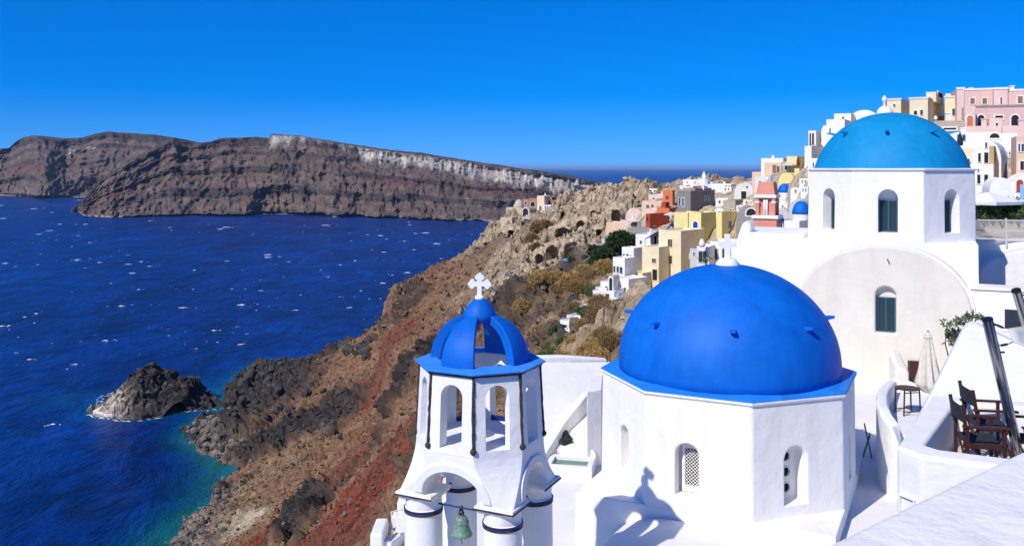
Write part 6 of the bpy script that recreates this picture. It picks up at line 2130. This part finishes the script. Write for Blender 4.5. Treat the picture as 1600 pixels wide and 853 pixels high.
# smaller houses that fill the hillside: column, row of the foot, width, height in px, colour, roof, label
FILL = [
 (1128, 322, 20, 12, 'w_white', 'flat', "small white cube just right of the grey house"), (1124, 336, 16, 10, 'w_white', 'vault', "little white vault below the grey house's right corner"),
 (1143, 322, 14, 10, 'w_white', 'flat', "white cube left of the cream vaulted house"), (1136, 300, 14, 8, 'w_white', 'flat', "low white house under the open sea, right of the grey house"),
 (1158, 330, 16, 9, 'w_offwhite', 'flat', "off-white box above the stone vault"), (1170, 322, 18, 10, 'w_offwhite', 'flat', "off-white box left of the pink tower top"),
 (1192, 296, 16, 10, 'w_white', 'flat', "white cube above the pink tower"), (1206, 296, 14, 10, 'w_offwhite', 'vault', "pale vault right above the pink tower"),
 (1204, 284, 18, 9, 'w_stone', 'flat', "grey stone terrace under the orange porch"), (1219, 302, 14, 8, 'w_white', 'flat', "white box directly left of the upper blue dome"),
 (1243, 302, 16, 9, 'w_white', 'vault', "white vault right of the upper blue dome"), (1256, 288, 14, 9, 'w_white', 'flat', "white cube under the yellow house, near the church drum"),
 (1240, 284, 14, 8, 'w_yellow', 'flat', "yellow box under the yellow house"), (1257, 302, 12, 10, 'w_white', 'flat', "narrow white house beside the church drum"),
 (1222, 290, 14, 8, 'w_tan', 'flat', "tan wall under the sloping yellow wall"), (1252, 330, 14, 9, 'w_white', 'flat', "white cube right of the arched chapel"),
 (1208, 344, 14, 10, 'w_white', 'flat', "white cube touching the pink tower's right side"), (1223, 326, 16, 9, 'w_white', 'vault', "white vault between the two large blue domes"),
 (1160, 372, 18, 12, 'w_white', 'flat', "white house below the stone vault"), (1138, 352, 12, 12, 'w_lightgrey', 'flat', "grey-white box right of the bright yellow house"),
 (1250, 262, 14, 10, 'w_white', 'flat', "white cube above the yellow house"), (1276, 262, 16, 12, 'w_white', 'flat', "white cube tucked left of the azure dome"),
 (1300, 240, 18, 12, 'w_white', 'flat', "white house tucked behind the azure dome's left edge"), (1280, 246, 14, 9, 'w_tan', 'flat', "tan terrace left of the azure dome"),
 (1510, 232, 16, 10, 'w_white', 'flat', "white cube right behind the azure dome's right edge"), (1512, 300, 14, 14, 'w_white', 'flat', "white wall behind the upper church's right corner"),
 (1575, 246, 16, 12, 'w_offwhite', 'flat', "off-white cube above the tan side wall"), (1170, 292, 16, 8, 'w_palepink', 'flat', "pale pink box left of the white cube above the pink tower"),
 (1062, 300, 14, 8, 'w_stone', 'flat', "stone hut left of the long white skyline house"), (1020, 302, 16, 7, 'w_white', 'flat', "low white house above the peach house"),
 (1045, 346, 10, 10, 'w_offwhite', 'flat', "cream box between red and yellow houses"), (1005, 360, 14, 10, 'w_tan', 'flat', "tan box left of the deep red house"),
]
def fill_houses():
    for px, py, w, h, mat, roof, lab in FILL:
        p = ground_hit(px, py, 55, 330)
        if p is None: continue
        Y = p.y
        wins = [('F', px - w * .25, px - w * .25 + max(1.6, w * .13), py - h * .72, py - h * .35, 'w'), ('F', px + w * .1, px + w * .1 + max(1.6, w * .13), py - h * .72, py - h * .35, 'w')] if roof == 'flat' else [('F', px - 1.5, px + 1.5, py - h * .6, py - h * .1, 'd')]
        house("house", lab, "house", random.uniform(-34, -18), [G_(px - w / 2, px + w / 2, None, py - h, py, Y, mat, wins, roof=roof, dep=w / 2 / F * Y * 1.6, rise=w / F * Y * .3, door='w_brown')])
# ------------------------------------------------------------------ plants and loose rocks
def foliage(n, rad, leaf, seed, up=0.3, clumps=14, fill=.55, aspect=2.2):
    """leaf-sized quads spread through clumped volumes of an ellipsoid crown"""
    rg = np.random.default_rng(seed)
    cd = rg.normal(size=(clumps, 3))
    cd /= np.linalg.norm(cd, axis=1)[:, None]
    cd[:, 2] = np.abs(cd[:, 2]) * .9 - .15
    cc = cd * (fill + .3 * rg.random((clumps, 1)))
    cr = .30 + .25 * rg.random(clumps)
    idx = rg.integers(0, clumps, n)
    v = rg.normal(size=(n, 3))
    v /= np.linalg.norm(v, axis=1)[:, None]
    c = cc[idx] + v * (cr[idx] * rg.random(n) ** .4)[:, None]
    c[:, 2] = np.maximum(c[:, 2], -.45)
    C = c * np.array(rad)
    d = v + rg.normal(size=(n, 3)) * .6 + np.array([0, 0, up])
    d /= np.linalg.norm(d, axis=1)[:, None]
    s = np.cross(d, rg.normal(size=(n, 3)))
    s /= np.linalg.norm(s, axis=1)[:, None]
    L = leaf * (.6 + .8 * rg.random((n, 1)))
    Wd = L / aspect
    q = np.stack([C - s * Wd * .5, C + s * Wd * .5, C + d * L + s * Wd * .25, C + d * L - s * Wd * .25], 1).reshape(-1, 3)
    return q, np.arange(4 * n).reshape(n, 4)

def shrub(name, label, cat, p, rad, mat, n=1800, leaf=.16, group=None, up=.5, aspect=5, seed=None, clumps=14):
    t = thing(name, label, cat, p, 0, group)
    V, T = foliage(n, rad, leaf, seed if seed is not None else random.randrange(10 ** 6), up, clumps, .55, aspect)
    V[:, 2] += rad[2] * .45
    mesh_obj("foliage", soup("foliage", V, T), M[mat], t)
    bm = BM()
    for i in range(5):
        a = random.uniform(0, 6.28)
        bar(bm, (0, 0, -.4), (rad[0] * .5 * math.cos(a), rad[1] * .5 * math.sin(a), rad[2] * .5), .05 * rad[2], 5, .015)
    obj("stem", bm, M['bark'], t)
    return t

def ground_hit(px, py, y0=40, y1=480):
    """where the ray of a pixel first meets the land"""
    Y = np.exp(np.linspace(math.log(y0), math.log(y1), 500))
    X = (px - 800) / F * Y
    z = -(py - HZ) / F * Y
    g = land_surf(X, Y)
    i = np.argmax(g >= z)
    if g[i] < z[i]: return None
    return Vector((X[i], Y[i], g[i]))

SHRUB_AT = ["right behind the white terrace wall", "against the left edge of the near church", "behind the terrace wall near the tower eave", "under the pale bank by the near dome", "next to the tower eave", "touching the tower eave", "above the biggest golden brush",
    "hanging over the pale bank", "left of the hanging brush", "on top of the pale bank", "below the lowest white terrace", "on the slope left of the white terraces",
    "high on the slope, leftmost of the golden row", "high on the slope, second of the golden row", "high on the slope, third of the golden row", "left of the three-storey house", "in the middle of the brush slope", "left of the slope's middle", "below the evergreen bushes", "under the blue umbrella",
    "left of the lowest white terraces", "above the white stepped hut", "left of the white stepped hut", "right of the tower cross", "right below the tower cross", "right above the tower cross",
    "right of the blue umbrella", "left of the evergreen bushes", "below the long cream wall", "below the castle chapel, upper", "below the castle chapel, lower", "right of the castle chapel", "left of the crag caves",
    "below the white stepped hut", "left below the white stepped hut", "right below the white stepped hut", "left of the near dome edge", "between hut and terrace wall", "left among the dark rocks", "beside the three-storey house foot"]

def plants():
    # golden and brown brush on the slope: (column,row,width px,height px,kind)
    spots = [(905, 590, 66, 50, 'g'), (942, 592, 54, 60, 'g'), (880, 576, 40, 34, 'g'), (955, 552, 40, 40, 'b'), (862, 572, 42, 36, 'G'), (846, 566, 30, 24, 'g'), (925, 560, 50, 34, 'g'),
             (932, 508, 36, 42, 'b'), (912, 520, 26, 26, 'b'), (955, 492, 30, 18, 'b'), (968, 480, 20, 12, 'G'), (935, 480, 32, 22, 'b'),
             (845, 448, 40, 26, 'g'), (868, 450, 34, 24, 'g'), (895, 446, 44, 26, 'g'), (922, 440, 38, 24, 'b'), (905, 462, 50, 26, 'b'), (880, 462, 40, 24, 'b'), (942, 428, 36, 24, 'g'), (868, 432, 34, 18, 'b'),
             (928, 462, 28, 22, 'G'), (915, 492, 30, 20, 'G'), (898, 485, 22, 16, 'b'), (826, 470, 28, 26, 'g'), (815, 490, 26, 30, 'g'), (836, 460, 26, 18, 'b'),
             (898, 412, 22, 12, 'G'), (930, 415, 26, 16, 'G'), (915, 425, 34, 14, 'g'), (842, 372, 22, 24, 'b'), (832, 382, 20, 20, 'b'), (852, 358, 20, 18, 'b'), (838, 395, 18, 14, 'b'),
             (884, 540, 30, 20, 'G'), (868, 525, 22, 18, 'G'), (900, 540, 34, 22, 'g'), (946, 530, 40, 26, 'b'), (930, 545, 36, 24, 'g'), (860, 545, 30, 18, 'b'), (965, 460, 16, 10, 'b')]
    names = {'g': ("golden_shrub", "golden dry shrub", 'dry_leaf'), 'b': ("brown_shrub", "brown dry shrub", 'brown_leaf'), 'G': ("green_shrub", "dark green shrub", 'green_leaf')}
    where = {}
    for i, (px, py, w, h, kd) in enumerate(spots):
        p = ground_hit(px, py)
        if p is None: continue
        s = p.y / F
        nm, lb, mt = names[kd]
        place = SHRUB_AT[i]
        size = "big" if w >= 40 else "mid-sized" if w >= 28 else "little"
        lab = f"{size} {lb} {place}"
        shrub(nm, lab, "shrub", p - Vector((0, 0, .2)), (w * s * .52, w * s * .48, h * s * .62), mt, n=5200 if w >= 40 else 2800, leaf=max(.2, s * 3.0), group="brush on the slope", aspect=4.5, clumps=22)
    # evergreen tree
    p = ground_hit(972, 400, 100) or W(972, 400, 180)
    s = p.y / F
    t = thing("evergreen_tree", "round dark evergreen tree between the crag and the white house", "tree", p)
    V, T = foliage(11000, (22 * s, 20 * s, 19 * s), .36, 77, .2, 26, .6, 2.0)
    V[:, 2] += 17 * s
    mesh_obj("crown", soup("crown", V, T), M['dark_leaf'], t)
    bm = BM(); tube(bm, [(0, 0, -1), (.1, 0, 1), (.25, .1, 2.4)], [.28, .22, .14], 8)
    for a in range(5): bar(bm, (.2, .05, 1.6), (8 * s * math.cos(a * 1.3), 8 * s * math.sin(a * 1.3), 14 * s), .1, 5, .03)
    obj("trunk", bm, M['bark'], t)
    for px, py, w, h in ((943, 412, 36, 26), (955, 402, 30, 26), (930, 405, 22, 16)):
        p = ground_hit(px, py, 100)
        if p is None: continue
        s = p.y / F
        shrub("evergreen_bush", {943: "broad dark evergreen bush left below the round tree", 955: "dark evergreen bush at the foot of the round tree", 930: "small evergreen bush farthest left of the round tree"}[px], "bush", p, (w * s * .55, w * s * .5, h * s * .6), 'dark_leaf', 4500, .34, None, .3, 2.2, clumps=18)
    # climbing plant beside the closed parasol
    p = W(1497, 550, 31.5)
    t = thing("climbing_plant", "thin leafy climbing plant behind the gable-shaped wall", "plant", (p.x, p.y, -8.6))
    zoff = 8.6
    for k_, (px, py, rx, rz, n) in enumerate(((1486, 530, 16, 20, 200), (1502, 505, 13, 13, 90), (1520, 498, 15, 10, 110), (1478, 506, 9, 9, 45), (1500, 525, 12, 12, 90))):
        q = W(px, py, 31.5)
        s = 31.5 / F
        V, T = foliage(n, (rx * s, .3, rz * s), .11, 300 + k_, .2, 10, .5, 1.7)
        V += np.array([q.x - p.x, q.y - p.y, q.z + zoff])
        mesh_obj("leaf_cluster", soup("leaf_cluster", V, T), M['olive_leaf'], t)
    bm = BM()
    tube(bm, [(0, 0, 0), (-.2, .05, 1.5), (.1, 0, 2.6), (.4, 0, 3.3)], [.04, .03, .025, .012], 6)
    tube(bm, [(-.2, .05, 1.5), (-.45, 0, 2.4), (-.4, 0, 3.1)], [.03, .02, .01], 6)
    obj("stem", bm, M['bark'], t)
    # leafy shrubs behind the lattice fence
    for i, (px, py, w, h, lab) in enumerate(((1538, 345, 30, 26, "glossy green shrub behind the lattice fence by the church"), (1566, 345, 34, 30, "glossy green shrub behind the middle of the lattice fence"), (1592, 345, 30, 34, "glossy green shrub behind the lattice fence at the right edge"))):
        p = W(px, py, 49.5)
        s = 49.5 / F
        shrub("leafy_shrub", lab, "shrub", p, (w * s * .55, .7, h * s * .7), 'green_leaf', 1100, .22, "shrubs behind the lattice fence", .4, 2.4, clumps=14)
    # agave-like plant above them
    p = W(1572, 312, 55)
    t = thing("agave", "spiky dark agave rising above the white parasol", "plant", p + Vector((0, 0, -1.6)))
    for i in range(16):
        a = random.uniform(0, 6.28); e = random.uniform(.3, 1.3)
        bm = BM()
        L = random.uniform(1.3, 2.3)
        pts = [Vector((math.cos(a) * L * f * math.cos(e), math.sin(a) * L * f * math.cos(e), .2 + L * f * math.sin(e) - .5 * f * f * L * (1.2 - e))) for f in (0, .3, .6, .85, 1)]
        rings = []
        for j, q in enumerate(pts):
            w_ = (.09, .11, .08, .045, .008)[j]
            sd = Vector((-math.sin(a), math.cos(a), 0)) * w_
            rings.append([q - sd, q - Vector((0, 0, .02)), q + sd, q + Vector((0, 0, .015))])
        ring_stack(bm, rings)
        obj("leaf", bm, M['olive_leaf'], t)
    # palm tuft beside the near cross
    p = W(1103, 413, 112)
    t = thing("palm_tuft", "small palm tuft left of the cross on the near dome", "palm", p + Vector((0, 0, -1.2)))
    for i in range(14):
        a = i * .9
        bm = BM()
        L = random.uniform(.9, 1.4)
        pts = [Vector((math.cos(a) * L * f, math.sin(a) * L * f, 1.2 + .7 * math.sin(f * 2.2) * L)) for f in (0, .35, .7, 1)]
        rings = []
        for j, q in enumerate(pts):
            w_ = (.04, .10, .08, .01)[j]
            sd = Vector((-math.sin(a), math.cos(a), 0)) * w_
            rings.append([q - sd, q - Vector((0, 0, .02)), q + sd, q + Vector((0, 0, .02))])
        ring_stack(bm, rings)
        obj("frond", bm, M['green_leaf'], t)
    bm = BM(); bar(bm, (0, 0, -1), (0, 0, 1.2), .12, 8); obj("trunk", bm, M['bark'], t)

def rocks():
    M['rk_dark'] = flat('dark_lava_boulder', (0.055, 0.048, 0.042), .95, .5, .9, bumps=.7)
    M['rk_grey'] = flat('grey_lava_boulder', (0.16, 0.13, 0.105), .95, .45, .9, bumps=.7)
    M['rk_red'] = flat('red_cinder_boulder', (0.19, 0.062, 0.04), .95, .4, .9, bumps=.7)
    M['rk_pale'] = flat('pale_tufa_boulder', (0.42, 0.36, 0.27), .95, .25, .9, bumps=.7)
    # (column range, row range, count, material, radius range)
    sets = [((292, 345), (655, 700), 46, 'rk_grey', (.8, 2.0)), ((300, 365), (690, 745), 34, 'rk_dark', (.6, 1.5)), ((270, 360), (745, 850), 60, 'rk_grey', (.5, 1.5)), ((365, 470), (575, 650), 30, 'rk_dark', (1.2, 3.2)),
            ((540, 580), (535, 560), 12, 'rk_dark', (1.5, 3.4)), ((450, 540), (600, 690), 22, 'rk_dark', (.8, 2.4)), ((490, 640), (700, 850), 40, 'rk_red', (.35, .95)), ((600, 650), (480, 680), 24, 'rk_red', (.5, 1.3)),
            ((820, 990), (300, 390), 16, 'rk_pale', (.5, 1.3)), ((760, 850), (380, 480), 30, 'rk_grey', (.5, 1.5)), ((840, 900), (470, 530), 22, 'rk_dark', (.4, 1.2)), ((420, 600), (700, 850), 20, 'rk_grey', (.4, 1.0)), ((640, 760), (430, 520), 16, 'rk_grey', (.4, 1.0))]
    for (a0, a1), (b0, b1), n, mt, (r0, r1) in sets:
        for _ in range(n):
            p = ground_hit(random.uniform(a0, a1), random.uniform(b0, b1), 90)
            if p is None or p.z < SEA - .5: continue
            r = r0 + (r1 - r0) * random.random() ** 2
            o = boulder_obj("boulder", M[mt], None, p + Vector((0, 0, r * .1)), r, (1, random.uniform(.7, 1.2), random.uniform(.6, 1.1)))
            o.parent = LAND

def scree():
    """small loose stones strewn over the slopes: uncountable"""
    us, vs_, G, w = SURF
    nr, nc = G.shape[:2]
    rg = np.random.default_rng(5)
    t = (1 + 5 ** .5) / 2
    ico = np.array([(-1, t, 0), (1, t, 0), (-1, -t, 0), (1, -t, 0), (0, -1, t), (0, 1, t), (0, -1, -t), (0, 1, -t), (t, 0, -1), (t, 0, 1), (-t, 0, -1), (-t, 0, 1)]) / 1.9
    tri = np.array([(0, 11, 5), (0, 5, 1), (0, 1, 7), (0, 7, 10), (0, 10, 11), (1, 5, 9), (5, 11, 4), (11, 10, 2), (10, 7, 6), (7, 1, 8), (3, 9, 4), (3, 4, 2), (3, 2, 6), (3, 6, 8), (3, 8, 9), (4, 9, 5), (2, 4, 11), (6, 2, 10), (8, 6, 7), (9, 8, 1)])
    lab = {'brown': ('brown scree', 'rk_brown'), 'red': ('red cinder scree', 'rk_red'), 'dark': ('dark lava scree', 'rk_dark'), 'pale': ('pale tufa rubble', 'rk_pale')}
    M['rk_brown'] = flat('brown_scree_stone', (0.22, 0.15, 0.10), .95, .45, .9, bumps=.5)
    fam = {'brown': ('brown', 'tan'), 'red': ('red', 'maroon'), 'dark': ('dark', 'grey'), 'pale': ('pale', 'ash')}
    N = {'brown': 9000, 'red': 4500, 'dark': 5200, 'pale': 1500}
    for key, kinds in fam.items():
        wt = sum(w[:, :, KN.index(q)] for q in kinds)
        y = G[:, :, 1]
        ok = wt * (y > 85) * (y < 480) * (G[:, :, 2] > SEA + .3) * (us[None] < 1000)
        pr = (ok ** 2).ravel()
        pr /= pr.sum()
        idx = rg.choice(nr * nc, N[key], p=pr)
        C = G.reshape(-1, 3)[idx]
        r = (.12 + .55 * rg.random(len(idx)) ** 4) * (C[:, 1] / 230) * (1.25 if key in ('dark', 'pale') else 1)
        V = ico[None] * r[:, None, None] * (.6 + .8 * rg.random((len(idx), 12, 1))) * np.stack([.8 + .5 * rg.random(len(idx)), .8 + .5 * rg.random(len(idx)), .5 + .5 * rg.random(len(idx))], 1)[:, None]
        V = V + C[:, None]
        T = (np.arange(len(idx)) * 12)[:, None, None] + tri[None]
        o = mesh_obj("scree", soup("scree", V.reshape(-1, 3), T.reshape(-1, 3)), M[lab[key][1]], LAND)
        tag(o, None, None, None, 'stuff')

def scrub():
    """low dry tufts dotted over the soil of the slopes"""
    us, vs_, G, w = SURF
    rg = np.random.default_rng(15)
    wt = w[:, :, KN.index('brown')] + w[:, :, KN.index('tan')] + .4 * w[:, :, KN.index('grey')]
    y = G[:, :, 1]
    pr = (wt ** 2 * (y > 85) * (y < 470) * (G[:, :, 2] > SEA + 4) * (us[None] < 1000)).ravel()
    pr /= pr.sum()
    n = 5200
    C = G.reshape(-1, 3)[rg.choice(pr.size, n, p=pr)]
    m = 9
    s = (.25 + .5 * rg.random(n) ** 2) * C[:, 1] / 230
    d = rg.normal(size=(n, m, 3)); d[:, :, 2] = np.abs(d[:, :, 2]) + .25
    d /= np.linalg.norm(d, axis=2)[:, :, None]
    sd = np.cross(d, rg.normal(size=(n, m, 3))); sd /= np.linalg.norm(sd, axis=2)[:, :, None]
    L = s[:, None, None] * (.7 + .8 * rg.random((n, m, 1)))
    c0 = C[:, None] + d * L * .1
    q = np.stack([c0 - sd * L * .16, c0 + sd * L * .16, c0 + d * L + sd * L * .3, c0 + d * L - sd * L * .3], 2).reshape(-1, 3)
    o = mesh_obj("dry_scrub", soup("dry_scrub", q, np.arange(len(q)).reshape(-1, 4)), M['scrub'])
    tag(o, "low dry scrub dotted over the brown slopes", "scrub", None, 'stuff')

def caves():
    """cave dwellings hollowed out of the crag"""
    for i, (px, py, w, h, ow, oh, lab) in enumerate(((879, 371, 40, 26, 13, 11, "wide dark cave mouth in the middle of the pale crag"), (907, 358, 24, 22, 7, 10, "narrow cave mouth right above the wide one in the crag"), (893, 402, 34, 32, 12, 17, "tall ruined cave dwelling low in the pale crag"), (862, 405, 34, 30, 11, 15, "ruined cave dwelling at the left foot of the pale crag"), (962, 348, 30, 28, 8, 13, "dark triangular cleft high in the pale crag"), (936, 368, 22, 18, 5, 7, "small round cave right of the crag's middle"), (798, 370, 26, 20, 5, 8, "small arched cave below the castle chapel"), (843, 412, 26, 24, 7, 10, "low cave at the far left foot of the crag"))):
        p = ground_hit(px, py, 150)
        if p is None: continue
        s = p.y / F
        t = thing("cave_dwelling", lab, "cave", p, math.radians(random.uniform(-30, -10)), "caves in the pale crag")
        bm = BM()
        bmesh.ops.create_icosphere(bm, subdivisions=5, radius=1)
        P = np.array([v.co[:] for v in bm.verts])
        Q = P * np.array([w * s * .6, 4.5, h * s * .7])
        w1, w2, wi = worley(Q * .28 + i * 5.3)
        v1, v2, vi = worley(Q * .8 + i * 3.1)
        f = 1 + .16 * fbm(P * 1.3 + i * 9.1, 4) + .45 * (np.minimum(w2 - w1, .5) - .25) + .3 * (wi - .5) + .14 * (np.minimum(v2 - v1, .4) - .2)
        for v, q_, k_ in zip(bm.verts, Q, f):
            v.co = Vector((q_[0] * k_, q_[1] * k_ + 3.6, q_[2] * k_ + h * s * .22))
        o = obj("rock", bm, M['w_cave'], None, True)
        cb = BM()
        pts = arch_pts(-ow * s, ow * s, -.6, oh * s * .75, 10, oh * s * .6)
        pts = [(x * random.uniform(.88, 1.08), z * random.uniform(.94, 1.06)) for x, z in pts]
        prism(cb, [(x, -6, z) for x, z in pts], (0, 10.5, 0))
        cut(o, cb)
        o.parent = t
# ------------------------------------------------------------------ assemble
village_anchors()
LP, LW = fit_land()
LAND = build_land()
build_island("island", "long layered volcanic island with pale ash cliffs across the strait", NEAR_TOP, NEAR_BASE, NEAR_LEAN, 900, 112, 1060, 950, 150, 3.0, True)
build_island("far_island", "hazy blue-brown ridge of the far island at the left", FAR_TOP, FAR_BASE, FAR_LEAN, 1500, -120, 420, 420, 110, 50.0, False)
ISLET, ISLET_C = build_islet()
build_sea(ISLET_C)
near_church()
bell_tower()
upper_church()
site()
village()
fill_houses()
caves()
plants()
rocks()
scree()
scrub()
build_foam(ISLET_C)

# the thin sea air: one closed box round everything
bm = BM()
box(bm, -150000, 150000, -4000, 150000, -190, 130)
hz = obj("haze", bm, None, None)
tag(hz, "thin blue sea haze", None, None, 'stuff')
hm = bpy.data.materials.new("sea_air")
hm.use_nodes = True
hn = hm.node_tree
hn.nodes.remove(hn.nodes["Principled BSDF"])
pv = hn.nodes.new("ShaderNodeVolumePrincipled")
pv.inputs['Color'].default_value = (0.42, 0.68, 1.0, 1)
pv.inputs['Density'].default_value = 2.2e-5
hn.links.new(pv.outputs['Volume'], hn.nodes["Material Output"].inputs['Volume'])
hz.data.materials.append(hm)
